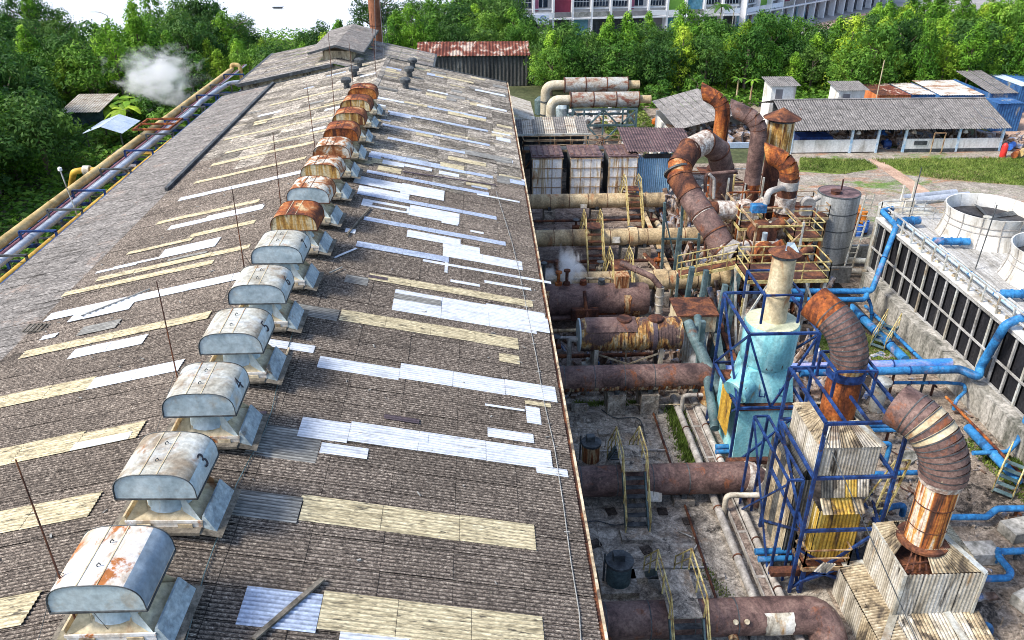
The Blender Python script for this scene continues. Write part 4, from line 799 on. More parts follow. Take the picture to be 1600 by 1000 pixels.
stair_bridge('grey stair bridge with yellow rails over the nearest duct', at(1055, 905, 2.0).x, 1.15, 20.3, 2.0, 1.7, deck=2.2)
stair_bridge('grey stair bridge with yellow rails over the second duct', at(990, 735, 2.05).x, .95, 27.9, 2.05, 1.7, deck=1.8)
m = MB(); a = at(994, 840); m.box((a.x, a.y, .1), (1.3, .7, .2)); tag(m.build('step_block', 'concrete'), 'concrete block at the foot of the stairs over the second duct', 'block')
stair_bridge('yellow-railed stairs over the left part of the fourth cream duct', 8.9, 1.2, 46.6, 2.7, 2.2, deck=1.4, treads='rust_dark', deckm='rust_dark', col='yellow_rail')
stair_bridge('yellow-railed stairs over the middle cream duct', at(928, 375, 2).x, 1.1, 53.4, 2.7, 2.4, deck=1.2, treads='rust_dark', deckm='rust_dark', col='yellow_rail')
stair_bridge('brown-railed stairs over the farthest cream duct', at(990, 315, 2).x, 1.1, 61.2, 2.7, 2.4, deck=1.2, treads='rust_dark', deckm='rust_dark', rail='yellow_rail', col='yellow_rail')
# small vertical pots
def pot(label, p, r, h, mt, capm='steel_dark'):
    rt = root('small_vertical_tank', label, 'tank', (p.x, p.y, 0), 'small pots in the pipe yard')
    m = MB(); m.box2((p.x - r * 1.5, p.y - r * 1.4, .01), (p.x + r * 1.5, p.y + r * 1.4, .3)); m.build('plinth', 'concrete', rt)
    m = MB(); m.lathe((p.x, p.y, .3), [(r, 0), (r, h), (r * .9, h + .06)], 20); m.build('shell', mt, rt, True)
    m = MB(); m.lathe((p.x, p.y, .3 + h), [(r * 1.12, -.06), (r * 1.12, .05), (r * .3, .12)], 20); m.build('lid', capm, rt, True)
    m = MB(); m.box((p.x - .05, p.y, .3 + h + .25), (r * .9, r * .7, .3)); m.tube([(p.x - r * 1.2, p.y, .2), (p.x - r * 1.2, p.y, h + .7)], .04, 6); m.build('lid_gear', 'steel_dark', rt)
pot('dark blue-grey pot on a square plinth between the two nearest ducts', at(965, 915), .48, 1.0, 'frame_teal')
pot('rust-stained pot standing left of the stairs over the second duct', at(922, 725), .42, .95, 'duct_drip')
# yard pipes running away from the viewer
def pipe(name, label, pts, r, mt, fil=.3, cat='pipe', bands=0, bm=None, group=None, n=10, kids=()):
    rt = root(name, label, cat, Vector(pts[0]), group); path = fillet(pts, fil, 4) if len(pts) > 2 else [Vector(q) for q in pts]
    m = MB(); m.tube(path, r, n); m.build('pipe_run', mt, rt, True)
    if bands:
        m = MB()
        for a, b in zip(pts, pts[1:]):
            dd = (Vector(b) - Vector(a)).normalized()
            for c in even(a, b, bands): m.tube([c - dd * .03, c + dd * .03], r * 1.18, n)
        m.build_each('flange', bm or mt, rt, True)
    return rt
def A(x, y, z=0): return at(x, y, z)
pipe('yard_pipe', 'grey-brown pipe on the left of the rusty trough in the middle yard', [A(1052, 620, .3), A(1188, 960, .3)], .17, 'grey_pipe', bands=2.4, bm='rust_dark')
pipe('yard_pipe', 'grey-brown pipe on the right of the rusty trough in the middle yard', [A(1082, 620, .3), A(1255, 1010, .3)], .16, 'grey_pipe', bands=2.4, bm='rust_dark')
rt = root('cable_trough', 'rusty flaking steel trough lying between two grey yard pipes', 'trough', A(1120, 760))
m = MB(); q0, q1 = A(1070, 625, .15), A(1222, 985, .15); m.bar(q0, q1, .30, .2); m.build('trough_floor', 'concrete_brown', rt)
m = MB()
for s in (-.19, .19): m.bar(q0 + Vector((s, 0, .06)), q1 + Vector((s, 0, .06)), .05, .2)
m.build_each('trough_side', 'grey_pipe', rt)
m = MB()
for c in even(q0, q1, 2.2): m.box(c + Vector((0, 0, .1)), (.5, .12, .06))
m.build_each('trough_strap', 'grey_pipe', rt)
pipe('yard_pipe', 'thin dark pipe lying along the slabs toward the nearest duct', [A(1015, 628, .1), A(1062, 765, .1), A(1122, 945, .1)], .055, 'rust_dark', bands=1.5)
pipe('yard_pipe', 'thin pipe crossing the slabs between the second and nearest ducts', [A(950, 888, .1), A(1100, 886, .1)], .04, 'grey_pipe', bands=1.2)
pipe('yard_pipe', 'thin pipe crossing the slabs above the second duct', [A(900, 705, .1), A(1040, 703, .1)], .04, 'grey_pipe', bands=1.2)
pipe('yard_pipe', 'thin brown pipe across the yard below the third duct', [A(978, 500, 2), A(978, 620, .7), A(980, 632, .5), A(1090, 632, .5)], .035, 'corr_tan')
pipe('arch_pipe', 'white arched pipe crossing over the trough near the second duct', [U(1130, 806, .1), U(1130, 806, 1.15), U(1222, 806, 1.15), U(1222, 806, .3)], .12, 'corr_white', .25, bands=0)
pipe('arch_pipe', 'grey arched pipe standing under the third duct bend', [U(1064, 648, .1), U(1064, 648, 1.2), U(1150, 648, 1.25), U(1150, 648, .1)], .11, 'grey_pipe', .25, bands=.7, bm='rust_dark')
# upper yard
pipe('yard_pipe', 'cream pipe with a brown angled arm standing before the cream duct', [U(1026, 512, 0), U(1026, 512, 2.75)], .24, 'corr_white', bands=.5, bm='grey_pipe')
pipe('angled_pipe', 'purple-brown pipe sloping down onto the cream riser', [U(965, 490, 3.5), U(1012, 508, 3.3), U(1026, 512, 2.75)], .19, 'duct_purple', .3, bands=1)
pipe('yard_pipe', 'dark horizontal pipe below the dark vessel', [A(862, 497, .9), A(985, 493, .9), A(985, 480, 1.2)], .16, 'duct_purple', .3)
pipe('yard_pipe', 'second dark horizontal pipe below the dark vessel', [A(855, 488, .5), A(960, 487, .5)], .10, 'grey_pipe')
pipe('square_frame_pipe', 'grey square-bent pipe standing left of the rusty tank', [U(888, 590, .1), U(888, 590, 2.4), U(925, 590, 2.4)], .13, 'grey_pipe', .1)
pipe('rusty_riser', 'rusty riser beside the steam leak at the hall edge', [U(868, 478, .2), U(868, 478, 3.2)], .2, 'rust_dark', bands=.7)
for k, (a_, b_, mm) in enumerate([((1000, 392), (1100, 500), 'corr_tan'), ((1005, 395), (1108, 505), 'rust_dark')]):
    pipe('slanting_beam', ['tan slanting channel running under the cream ducts', 'rusty slanting channel beside the tan one'][k], [A(*a_, .5 + .1 * k), A(*b_, .5 + .1 * k)], .14, mm)
pipe('slanting_beam', 'tan channel between the two far cream ducts', [A(1015, 330, .4), A(1035, 362, .4)], .25, 'corr_tan')
# yard blocks and clutter
for k, (x, y, sx, sy, sz) in enumerate([(950, 678, 1.0, .4, .16), (990, 548, .9, .5, .3), (1125, 902, .3, .3, .15), (1060, 710, .5, .4, .1), (905, 640, .9, .3, .3), (992, 905, .9, .5, .3)]):
    a = A(x, y); m = MB(); m.box((a.x, a.y, sz / 2), (sx, sy, sz), .03)
    tag(m.build('concrete_plinth', 'concrete'), ['low flat plinth behind the stairs over the second duct', 'plinth in front of the rusty tank', 'small square box cover beside the trough', 'small plinth by the stair foot', 'dark block by the hall edge under the third duct', 'plinth beside the bottom stairs'][k], 'block')
def clutter(name, label, x0, x1, y0, y1, n, s, mt, z=0, hmax=.5):
    m = MB()
    for k in range(n):
        sx, sy, sz = (rnd.uniform(.25, 1) * s for _ in range(3)); x, y = rnd.uniform(x0, x1), rnd.uniform(y0, y1)
        if rnd.random() < .5: m.box((x, y, z + min(sz, hmax) / 2), (sx, sy, min(sz, hmax)), rnd.uniform(0, 3), (rnd.uniform(-.3, .3), rnd.uniform(-.3, .3)))
        else:
            a = rnd.uniform(0, 3.14); m.tube([(x, y, z + .1), (x + math.cos(a) * sx * 1.6, y + math.sin(a) * sx * 1.6, z + rnd.uniform(.1, hmax))], rnd.uniform(.04, .13) * s * 1.6, 7)
    return m.build(name, mt, kind='stuff', label=label)
clutter('scrap', 'rusty scrap and valves lying under the big ribbed tank', 3, 11, 35.6, 37.0, 70, .5, 'mixed_junk')
clutter('scrap', 'dark scrap heaped between the tank and the dark vessel', 3, 12.5, 38.6, 42.6, 110, .6, 'mixed_junk', hmax=.8)
clutter('scrap', 'brown scrap beside the cream ducts', 3, 14, 48.2, 52.4, 40, .45, 'concrete_brown')
clutter('scrap', 'dark pipework and scrap behind the blue frames', 14, 19, 31, 40, 150, .8, 'mixed_junk', hmax=1.6)
clutter('scrap', 'brown scrap between the two farthest cream ducts', 3, 14, 55.5, 60, 30, .4, 'concrete_brown')
clutter('scrap', 'rusted scrap and pipework massed under the brown scaffold', 14, 21.5, 43, 55, 320, 1.0, 'mixed_junk', hmax=2.2)
clutter('rubble', 'small stones and crumbs scattered over the concrete yard', 3, 12, 12, 34, 260, .10, 'concrete')
clutter('rubble', 'small stones and crumbs scattered over the right-hand yard', 15.5, 25.5, 14, 34, 420, .16, 'dirt')
# bluish and brown pump sets
for k, (x, y, mm, lb) in enumerate([(933, 578, 'container_blue', 'small blue motor on the ground under the rusty tank'), (918, 572, 'galv_cap', 'small grey motor left of the blue one under the tank'), (972, 500, 'grey_pipe', 'grey valve cluster before the dark vessel'), (1008, 485, 'corr_white', 'pale valve cluster right of the dark vessel')]):
    a = A(x, y, .4); m = MB(); m.tube([a - Vector((.35, 0, 0)), a + Vector((.35, 0, 0))], .26, 12); m.box((a.x, a.y, .1), (.8, .5, .2)); m.tube([a, a + Vector((0, 0, .5))], .12, 8)
    tag(m.build('pump_motor', mm, None, True), lb, 'motor')
# grass tufts
def tufts(name, label, area, n, h, mt='grass_blade'):
    m = MB()
    for k in range(n):
        x, y = area(); a = rnd.uniform(0, 6.28); w_ = .03; hh = h * rnd.uniform(.4, 1); dx, dy = math.cos(a), math.sin(a)
        m.add([(x - dy * w_, y + dx * w_, 0), (x + dy * w_, y - dx * w_, 0), (x + dx * hh * .5, y + dy * hh * .5, hh)], [(0, 1, 2)])
    return m.build(name, mt, kind='stuff', label=label)
def line_area(p, q, wd):
    a, b = A(*p), A(*q)
    def f():
        t = rnd.random(); c = a + (b - a) * t; return c.x + rnd.gauss(0, wd), c.y + rnd.gauss(0, wd)
    return f
tufts('weeds', 'tuft of grass growing beside the grey yard pipe', line_area((1052, 640), (1078, 720), .22), 2600, .35)
tufts('weeds', 'weeds along the joint under the third duct', line_area((900, 632), (1000, 630), .12), 900, .2)
tufts('weeds', 'sparse weeds along the nearest yard joint', line_area((1100, 890), (1140, 940), .15), 250, .15)
def poly_area(pts):
    q = [A(*p) for p in pts]; X0, X1 = min(p.x for p in q), max(p.x for p in q); Y0, Y1 = min(p.y for p in q), max(p.y for p in q)
    def inside(x, y):
        c = False
        for i in range(len(q)):
            a, b = q[i], q[i - 1]
            if (a.y > y) != (b.y > y) and x < (b.x - a.x) * (y - a.y) / (b.y - a.y) + a.x: c = not c
        return c
    def f():
        for _ in range(99):
            x, y = rnd.uniform(X0, X1), rnd.uniform(Y0, Y1)
            if inside(x, y): return x, y
        return x, y
    return f
tufts('grass', 'grass growing on the enclosed plot by the basin wall', poly_area([(1300, 500), (1410, 545), (1425, 562), (1290, 562), (1268, 520)]), 5000, .12)
tufts('grass', 'grass of the field in front of the long shed, left of the path', poly_area([(1250, 266), (1320, 272), (1372, 262), (1352, 250), (1250, 247)]), 5000, .28)
tufts('grass', 'grass of the large field right of the dirt path', poly_area([(1392, 260), (1412, 271), (1470, 280), (1600, 290), (1690, 292), (1660, 246), (1362, 249)]), 16000, .3)
tufts('weeds', 'bright weeds growing by the blue pipe at the right edge', poly_area([(1525, 705), (1560, 735), (1600, 760), (1600, 725), (1545, 700)]), 2600, .25, 'grass_blade')
tufts('weeds', 'sparse weeds at the foot of the basin wall', poly_area([(1500, 690), (1530, 720), (1600, 790), (1620, 760), (1530, 680)]), 1200, .2)

# thin pipework, beams and valve stands crowding the upper pipe yard
def row(y, z, x0, x1, r_, mt, lb, drop=True):
    pts_ = [(x0, y, z), (x1, y, z)] + ([(x1, y, .1)] if drop else [])
    pipe('yard_pipe', lb, [Vector(q) for q in pts_], r_, mt, .3, bands=1.3, bm='rust_dark')
row(35.9, .5, 3.0, 10.8, .10, 'corr_tan', 'tan pipe lying low in front of the rusty tank legs'); row(39.0, .6, 3.0, 9.8, .12, 'rust_dark', 'dark rusty pipe lying just behind the rusty tank'); row(40.2, 1.1, 4.0, 10.4, .09, 'grey_pipe', 'raised grey pipe behind the rusty tank')
row(41.6, .8, 3.0, 12.0, .11, 'duct_cream', 'cream pipe before the dark vessel'); row(45.1, 2.5, 3.0, 8.2, .08, 'corr_tan', 'thin tan pipe between the dark vessel and the cream duct'); row(48.4, .5, 3.2, 12.8, .12, 'rust_orange', 'rusty pipe lying behind the fourth cream duct')
row(49.6, .3, 3.0, 13.0, .09, 'grey_pipe', 'grey pipe lying across the brown slabs'); row(51.9, .6, 3.0, 14.0, .12, 'rust_dark', 'dark pipe lying in front of the middle cream duct'); row(55.3, .5, 3.0, 13.5, .10, 'corr_tan', 'tan pipe lying behind the middle cream duct'); row(57.0, .4, 3.2, 12.5, .12, 'grey_pipe', 'grey pipe crossing between the two farthest ducts'); row(59.5, .7, 3.0, 14.2, .10, 'rust_dark', 'dark pipe lying before the farthest cream duct')
for k, (x, y, h, mt) in enumerate([(4.2, 39.6, 1.5, 'rust_dark'), (6.6, 40.6, 1.2, 'grey_pipe'), (9.4, 41.0, 1.6, 'rust_orange'), (11.6, 42.6, 1.8, 'corr_tan'), (5.4, 49.3, 1.1, 'rust_dark'), (8.2, 50.2, 1.3, 'corr_tan'), (10.2, 49.4, 1.0, 'grey_pipe'), (12.4, 51.0, 1.7, 'rust_orange'), (5.0, 56.3, 1.2, 'grey_pipe'), (7.4, 57.8, 1.4, 'rust_dark'), (11.4, 56.6, 1.2, 'corr_tan'), (13.3, 58.4, 1.8, 'rust_dark')]):
    r = root('valve_stand', '%s upright valve stand %s' % ({'rust_dark': 'dark rusty', 'grey_pipe': 'grey', 'rust_orange': 'orange rusty', 'corr_tan': 'tan'}[mt], ['left behind the rusty tank', 'in the middle behind the rusty tank', 'right behind the rusty tank', 'by the steel hopper', 'left between the fourth and middle cream ducts', 'centred between the fourth and middle cream ducts', 'right of centre before the middle cream duct', 'at the right end before the middle cream duct', 'left between the two farthest ducts', 'centred between the two farthest ducts', 'right of centre between the two farthest ducts', 'at the right end before the farthest duct'][k]), 'valve', (x, y, 0))
    m = MB(); m.box2((x - .3, y - .3, .0), (x + .3, y + .3, .22)); m.build('pad', 'concrete', r)
    m = MB(); m.tube([(x, y, .2), (x, y, h)], .09, 8); m.build('stem', mt, r, True)
    m = MB(); m.tube([(x - .28, y, h * .6), (x + .28, y, h * .6)], .17, 10); m.build('valve_body', mt, r, True)
    m = MB(); m.lathe((x, y, h), [(.24, 0), (.26, .03), (.24, .06)], 14); m.build('handwheel', 'steel_dark', r, True)
for k, (x0, y0_, x1, y1_, z) in enumerate([(12.9, 36.5, 13.6, 44.5, 1.5), (13.8, 37, 14.4, 45, 1.0), (12.6, 47.4, 13.0, 59.8, 1.2)]):
    m = MB(); m.bar((x0, y0_, z), (x1, y1_, z), .3, .14); m.bar((x0, y0_, 0), (x0, y0_, z), .14); m.bar((x1, y1_, 0), (x1, y1_, z), .14)
    tag(m.build('support_channel', ['corr_tan', 'rust_dark', 'duct_cream'][k], kind='thing'), ['tan channel beam running back beside the steel hopper', 'dark rusty channel beam right of the tan one', 'cream channel beam at the right end of the farthest ducts'][k], 'beam')
# ================================================================ boiler units with curved stacks
def frame_box(parent, x0, x1, y0, y1, levels, w=.13, mt='frame_navy', brace=(), legs=True, z0=0):
    if legs:
        for x in (x0, x1):
            for y in (y0, y1): m = MB(); m.bar((x, y, z0), (x, y, max(levels)), w); m.build_each('leg', mt, parent)
    for z in levels:
        for a, b in (((x0, y0), (x1, y0)), ((x1, y0), (x1, y1)), ((x1, y1), (x0, y1)), ((x0, y1), (x0, y0))): m = MB(); m.bar((a[0], a[1], z), (b[0], b[1], z), w * .92); m.build('beam', mt, parent)
    for a, b in brace: m = MB(); m.bar(a, b, w * .75); m.build_each('brace', mt, parent)
def clad(parent, x0, x1, y0, y1, z0, z1, mt, faces='SWEN', sheets=None, pitch=.13, amp=.02, nm='cladding_sheet'):
    """box clad in separate corrugated sheets, each a little off its neighbour"""
    def face(ax, a0, a1, fixed, nrm):
        L_ = a1 - a0; n = max(1, int(round(L_ / (sheets or .75)))); st = L_ / n
        for k in range(n):
            j = rnd.uniform(0, .02) * nrm; o0 = a0 + k * st + .004
            m = MB()
            if ax == 'x': m.corr((o0, fixed + j, z0 + rnd.uniform(-.01, .03)), (0, 0, z1 - z0), (st - .008, 0, 0), pitch, amp)
            else: m.corr((fixed + j, o0, z0 + rnd.uniform(-.01, .03)), (0, 0, z1 - z0), (0, st - .008, 0), pitch, amp)
            m.build(nm, mt if isinstance(mt, str) else rnd.choice(mt), parent, True)
    if 'S' in faces: face('x', x0, x1, y0, -1)
    if 'N' in faces: face('x', x0, x1, y1, 1)
    if 'W' in faces: face('y', y0, y1, x0, -1)
    if 'E' in faces: face('y', y0, y1, x1, 1)
def hip(parent, x0, x1, y0, y1, z0, cx, cy, r, z1, mt, nm='hip_sheet', split=3, skip=()):
    """four-sided corrugated hip rising to a square round the stack"""
    q = [(x0, y0), (x1, y0), (x1, y1), (x0, y1)]; p = [(cx - r, cy - r), (cx + r, cy - r), (cx + r, cy + r), (cx - r, cy + r)]
    for i in range(4):
        a, b = Vector((*q[i], z0)), Vector((*q[(i + 1) % 4], z0)); c, d = Vector((*p[i], z1)), Vector((*p[(i + 1) % 4], z1))
        for s in range(split):
            if (i, s) in skip: continue
            f0, f1 = s / split + .006, (s + 1) / split - .006; nw = 6; vs = []; dd = []
            nrm = (b - a).cross(c - a).normalized()
            for k in range(nw * 4 + 1):
                f = f0 + (f1 - f0) * k / (nw * 4); hgt = nrm * .022 * math.sin(math.pi * k / 2); dd += [1.0 if k % 4 == 3 else .3] * 2
                vs += [a + (b - a) * f + hgt, c + (d - c) * f + hgt]
            m = MB(); m.add(vs, [(2 * k, 2 * k + 2, 2 * k + 3, 2 * k + 1) for k in range(nw * 4)], dd); m.build(nm, mt if isinstance(mt, str) else rnd.choice(mt), parent, True)
def elbow_pts(base, z_start, R, ang, direc, tail, n=9):
    b = Vector((base[0], base[1], z_start)); d = Vector((direc[0], direc[1], 0)).normalized(); out = []
    for k in range(n + 1):
        t = math.radians(ang) * k / n; out.append(b + d * R * (1 - math.cos(t)) + Vector((0, 0, R * math.sin(t))))
    t = math.radians(ang); dd = d * math.sin(t) + Vector((0, 0, math.cos(t))); 
    if tail: out.append(out[-1] + dd * tail)
    return out
def hollow(mb, end, prev, r, n=20, depth=.5):
    """dark throat inside an open duct end"""
    d = (end - prev).normalized(); mb.tube([end + d * .004, end - d * depth], [r * .9, r * .9], n, cap=False); mb.tube([end - d * depth, end - d * (depth + .02)], r * .9, n); return mb
def seg_elbow(parent, pts, r, mt, nm='elbow_segment', band='steel_dark', rr=None, cut=0):
    for i, (a, b) in enumerate(zip(pts, pts[1:])):
        mm = mt[i % len(mt)] if isinstance(mt, (list, tuple)) else mt
        d = (b - a).normalized(); m = MB(); m.tube([a - d * .03, b + d * .03], [r * 1.0, r * 1.012], 24, cap=(i == 0))
        if i == len(pts) - 2 and cut:      # oblique mouth: the upper lip reaches farther than the lower one
            for q in range(24, 48): v = Vector(m.v[q]); up = (v - b).dot(Vector((0, 0, 1)) - d * d.z); m.v[q] = tuple(v + d * up * cut)
        m.build(nm, mm, parent, True)
    m = MB()
    for i in range(1, len(pts) - 1):
        d = (pts[i] - pts[i - 1]).normalized(); m.tube([pts[i] - d * .02, pts[i] + d * .02], r * 1.035, 24, cap=False)
    m.build_each('seam_band', band, parent, True)
    m = MB(); hollow(m, pts[-1] + (pts[-1] - pts[-2]).normalized() * (.03 - cut * r * 1.1), pts[-2], r); m.build('duct_mouth', 'fan_dark', parent)
# ---- unit 1, nearest
u = root('boiler_casing', 'nearest boiler casing of white corrugated sheets with a broken hip roof, bottom right', 'boiler housing', (15, 20.5, 0))
clad(u, 13.3, 17.3, 18.3, 21.95, -.3, 1.3, ['corr_white', 'corr_white', 'corr_tan'], 'SWNE', sheets=.8)
for k in range(5): m = MB(); m.corr((13.32, 18.3 + k * .73, 1.3), (.90, 0, .16), (0, .72, 0), .12, .03); m.build('shoulder_sheet', 'corr_tan', u, True)
for k in range(5): m = MB(); m.corr((14.2 + k * .62, 18.32, 1.28), (0, 1.2, .2), (.61, 0, 0), .12, .03); m.build('apron_sheet', ['corr_white', 'corr_tan', 'corr_white', 'corr_white', 'corr_tan'][k], u, True)
m = MB(); m.bar((13.35, 18.3, 1.36), (14.22, 19.48, 1.52), .26, .04); m.bar((16.2, 18.3, 1.36), (16.1, 19.48, 1.52), .26, .04); m.build_each('corner_flashing', 'galv_cap', u)
clad(u, 14.2, 16.95, 19.5, 22.0, 1.4, 3.35, 'corr_white', 'SWEN', sheets=.68)
m = MB(); m.bar((14.17, 19.46, 1.45), (14.17, 19.46, 3.4), .12, .12); m.bar((16.98, 19.46, 1.45), (16.98, 19.46, 3.4), .1); m.bar((13.3, 21.95, 1.34), (14.2, 21.95, 1.5), .2, .08); m.bar((14.2, 22.0, 3.38), (14.2, 19.5, 3.38), .06, .06); m.build_each('corner_trim', 'galv_cap', u)
m = MB(); m.box2((14.25, 19.55, 3.0), (16.9, 21.95, 3.06)); m.build('inner_floor', 'rust_dark', u)
hip(u, 14.2, 16.95, 19.5, 22.0, 3.38, 15.25, 20.75, .70, 3.95, 'corr_tan', split=3, skip=((3, 2), (0, 0), (2, 1)))
m = MB()
for k in range(5): m.bar((14.3 + k * .25, 19.7, 3.3), (14.7 + k * .15, 20.2, 3.7), .05)
m.bar((14.3, 19.9, 3.4), (15.3, 19.9, 3.55), .06); m.bar((14.3, 21.9, 3.4), (15, 20.9, 3.9), .07); m.build_each('roof_strut', 'rust_dark', u)
m = MB(); m.bar((16.95, 19.4, 3.42), (15.98, 20.6, 4.0), .22, .03); m.build('loose_flashing', 'galv_cap', u)
s1 = root('curved_stack', 'nearest curved exhaust stack, striped rusty base under a banded brown and cream elbow', 'chimney', (15.25, 20.75, 0))
bx, by = 15.25, 20.65
m = MB(); m.lathe((bx, by, 3.8), [(.80, 0), (.86, .02), (.86, .12), (.80, .14)], 28); m.build('base_ring', 'rust_dark', s1, True)
m = MB(); m.lathe((bx, by, 3.7), [(.62, 0), (.62, 1.9)], 28); m.build('stack_shell', 'rust_striped', s1, True)
m = MB(); m.lathe((bx, by, 5.6), [(.645, 0), (.64, 1.0)], 28); m.build('stack_shell', 'rust_striped', s1, True)
m = MB(); m.lathe((bx, by, 4.6), [(.635, 0), (.635, .03)], 28); m.lathe((bx, by, 5.58), [(.655, 0), (.655, .04)], 28); m.build_each('seam_band', 'rust_dark', s1, True)
m = MB(); m.lathe((bx, by, 6.4), [(.70, 0), (.74, .35)], 14); m.build('torn_insulation', 'insul', s1)
pts = elbow_pts((bx, by), 6.65, 1.75, 80, (-.62, .78), .55, 12)
seg_elbow(s1, pts, .76, ['duct_purple', 'duct_purple', 'duct_purple', 'duct_purple', 'duct_purple', 'duct_purple', 'duct_purple', 'cream_stack', 'duct_purple', 'cream_stack', 'duct_purple', 'duct_purple', 'duct_purple'], band='steel_dark')
# ---- unit 2
# rubbing strips and rivet lines on the blue-framed casing
u = root('boiler_casing', 'middle boiler casing of corrugated sheets caged inside a navy blue frame', 'boiler housing', (13, 24, 0))
clad(u, 12.05, 14.25, 22.8, 25.6, 5.0, 6.25, ['corr_white', 'corr_white', 'corr_pale'], 'SWEN', sheets=.7)
hip(u, 11.98, 14.32, 22.75, 25.65, 6.28, 13.1, 24.3, .55, 6.75, ['corr_tan', 'corr_pale', 'corr_tan'], split=3)
m = MB(); m.bar((11.98, 22.75, 6.3), (12.6, 23.7, 6.75), .2, .04); m.bar((14.32, 22.75, 6.3), (13.6, 23.7, 6.75), .2, .04); m.bar((12.0, 22.75, 5.0), (12.0, 22.75, 6.2), .14); m.build_each('corner_trim', 'galv_cap', u)
for k in range(4): m = MB(); m.corr((12.3 + k * .45, 22.5, 4.2), (0, .35, .78), (.44, 0, 0), .12, .02); m.build('skirt_sheet', ['corr_black', 'corr_white', 'corr_yellow', 'corr_white'][k], u, True)
for k in range(4): m = MB(); m.corr((12.3 + k * .4, 22.1, 3.75), (0, .5, .35), (.38, 0, 0), .12, .02); m.build('skirt_sheet', ['corr_tan', 'corr_yellow', 'corr_yellow', 'corr_tan'][k], u, True)
clad(u, 12.3, 13.9, 22.35, 24.6, 1.2, 3.7, ['corr_yellow', 'corr_yellow', 'corr_white'], 'SWE', sheets=.55)
clad(u, 11.7, 12.3, 23.4, 26.2, .3, 4.3, ['corr_black', 'corr_tan', 'corr_black'], 'SWE', sheets=.6)
m = MB(); m.corr((11.7, 23.4, 4.3), (.4, 0, .7), (0, 2.8, 0), .14, .03); m.build('shoulder_sheet', 'corr_black', u, True)
fr = root('steel_cage', 'navy steel frame caging the middle boiler casing', 'frame', (13, 24, 0))
frame_box(fr, 11.62, 14.5, 22.0, 25.6, [7.9, 5.55, 3.1], .115, brace=[((11.62, 22, 3.1), (11.62, 25.6, 5.5)), ((11.62, 22, 0.2), (14.5, 22, 3.0)), ((14.5, 22, .2), (11.62, 22, 2.2)), ((14.5, 22, 3.1), (14.5, 25.6, 5.5)), ((14.5, 22, .2), (14.5, 25.6, 3.1)), ((11.62, 22, 3.1), (11.62, 25.6, .4)), ((13.1, 22.0, 7.9), (13.1, 23.6, 7.9)), ((12.3, 22, 7.9), (12.3, 25.6, 7.9)), ((13.9, 22, 7.9), (13.9, 25.6, 7.9))])
frame_box(fr, 12.4, 13.85, 23.6, 25.0, [8.95], .09, z0=7.9)
s2 = root('curved_stack', 'middle curved exhaust stack, orange base and brown ribbed elbow with an orange mouth', 'chimney', (13.1, 24.3, 0))
bx, by = 13.12, 24.3
m = MB(); m.lathe((bx, by, 6.5), [(.62, 0), (.60, 2.3)], 26); m.build('stack_shell', 'rust_orange', s2, True)
m = MB(); m.lathe((bx, by, 8.35), [(.68, 0), (.68, .3)], 26); m.build('blue_collar', 'frame_navy', s2, True)
m = MB(); m.lathe((bx, by, 8.6), [(.60, 0), (.64, .5)], 26); m.build('stack_shell', 'tank_rust', s2, True)
pts = elbow_pts((bx, by), 8.9, 1.6, 70, (-.6, .8), .7, 12)
seg_elbow(s2, pts, .64, ['duct_purple'] * 11 + ['rust_orange', 'rust_orange'], band='steel_dark')
# ---- unit 3, cyan vessel
u = root('cyan_vessel', 'cyan painted vessel stepping out over a larger cyan box, inside a blue frame', 'vessel', (12.9, 31, 0))
cx, cy = 12.95, 31.2
m = MB(); m.lathe((cx, cy, 5.0), [(1.0, -.25), (1.18, 0), (1.22, 1.75), (1.16, 1.9)], 30); m.build('upper_drum', 'cyan_paint', u, True)
m = MB(); m.lathe((cx, cy, 6.86), [(1.17, 0), (1.16, .06), (.5, .12)], 30); m.build('drum_top', 'cream_green', u, True)
m = MB(); m.add([(cx - .95, cy - .9, 4.8), (cx + .95, cy - .9, 4.8), (cx + .95, cy + .9, 4.8), (cx - .95, cy + .9, 4.8), (cx - 1.1, cy - 1.2, 3.3), (cx + 1.1, cy - 1.2, 3.3), (cx + 1.1, cy + 1.2, 3.3), (cx - 1.1, cy + 1.2, 3.3)], [(3, 2, 1, 0), (0, 1, 5, 4), (1, 2, 6, 5), (2, 3, 7, 6), (3, 0, 4, 7)]); m.build('neck', 'cyan_paint', u)
m = MB(); m.box2((11.55, 29.7, .3), (14.1, 32.9, 3.1)); m.build('lower_box', 'cyan_paint', u)
m = MB(); m.box2((11.5, 29.65, 3.12), (14.15, 32.95, 3.28)); m.build('rusty_ledge', 'rust_dark', u)
m = MB(); m.tube([(11.9, 30.4, 4.2), (11.3, 30.0, 3.9)], [.55, .62], 20); m.build('side_nozzle', 'cyan_paint', u, True)
m = MB(); m.corr((11.15, 29.8, 1.6), (0, 0, 2.0), (0, 1.5, 0), .14, .03); m.build('rusty_side_sheet', 'corr_yellow', u, True)
m = MB()
for dx in (-.55, .35): m.tube([(cx + dx, cy - 1.3, 4.1), (cx + dx, cy - 1.32, 3.75), (cx + dx + .25, cy - 1.32, 3.7), (cx + dx + .25, cy - 1.3, 3.95)], .03, 6)
m.build_each('handle', 'frame_navy', u)
s3 = root('capped_stack', 'cream stack with a rusty conical cap, standing on the cyan vessel', 'chimney', (cx, cy, 7))
m = MB(); m.lathe((cx + .05, cy, 6.9), [(.55, 0), (.51, 1.35)], 24); m.build('stack_shell', 'cream_stack', s3, True)
m = MB(); m.lathe((cx + .05, cy, 8.25), [(.52, 0), (.56, .02), (.56, .08), (.52, .1), (.50, 1.75)], 24); m.build('stack_shell', 'cream_stack', s3, True)
m = MB(); m.lathe((cx + .05, cy, 10.0), [(.53, 0), (.53, .16)], 24); m.build('black_band', 'steel_dark', s3, True)
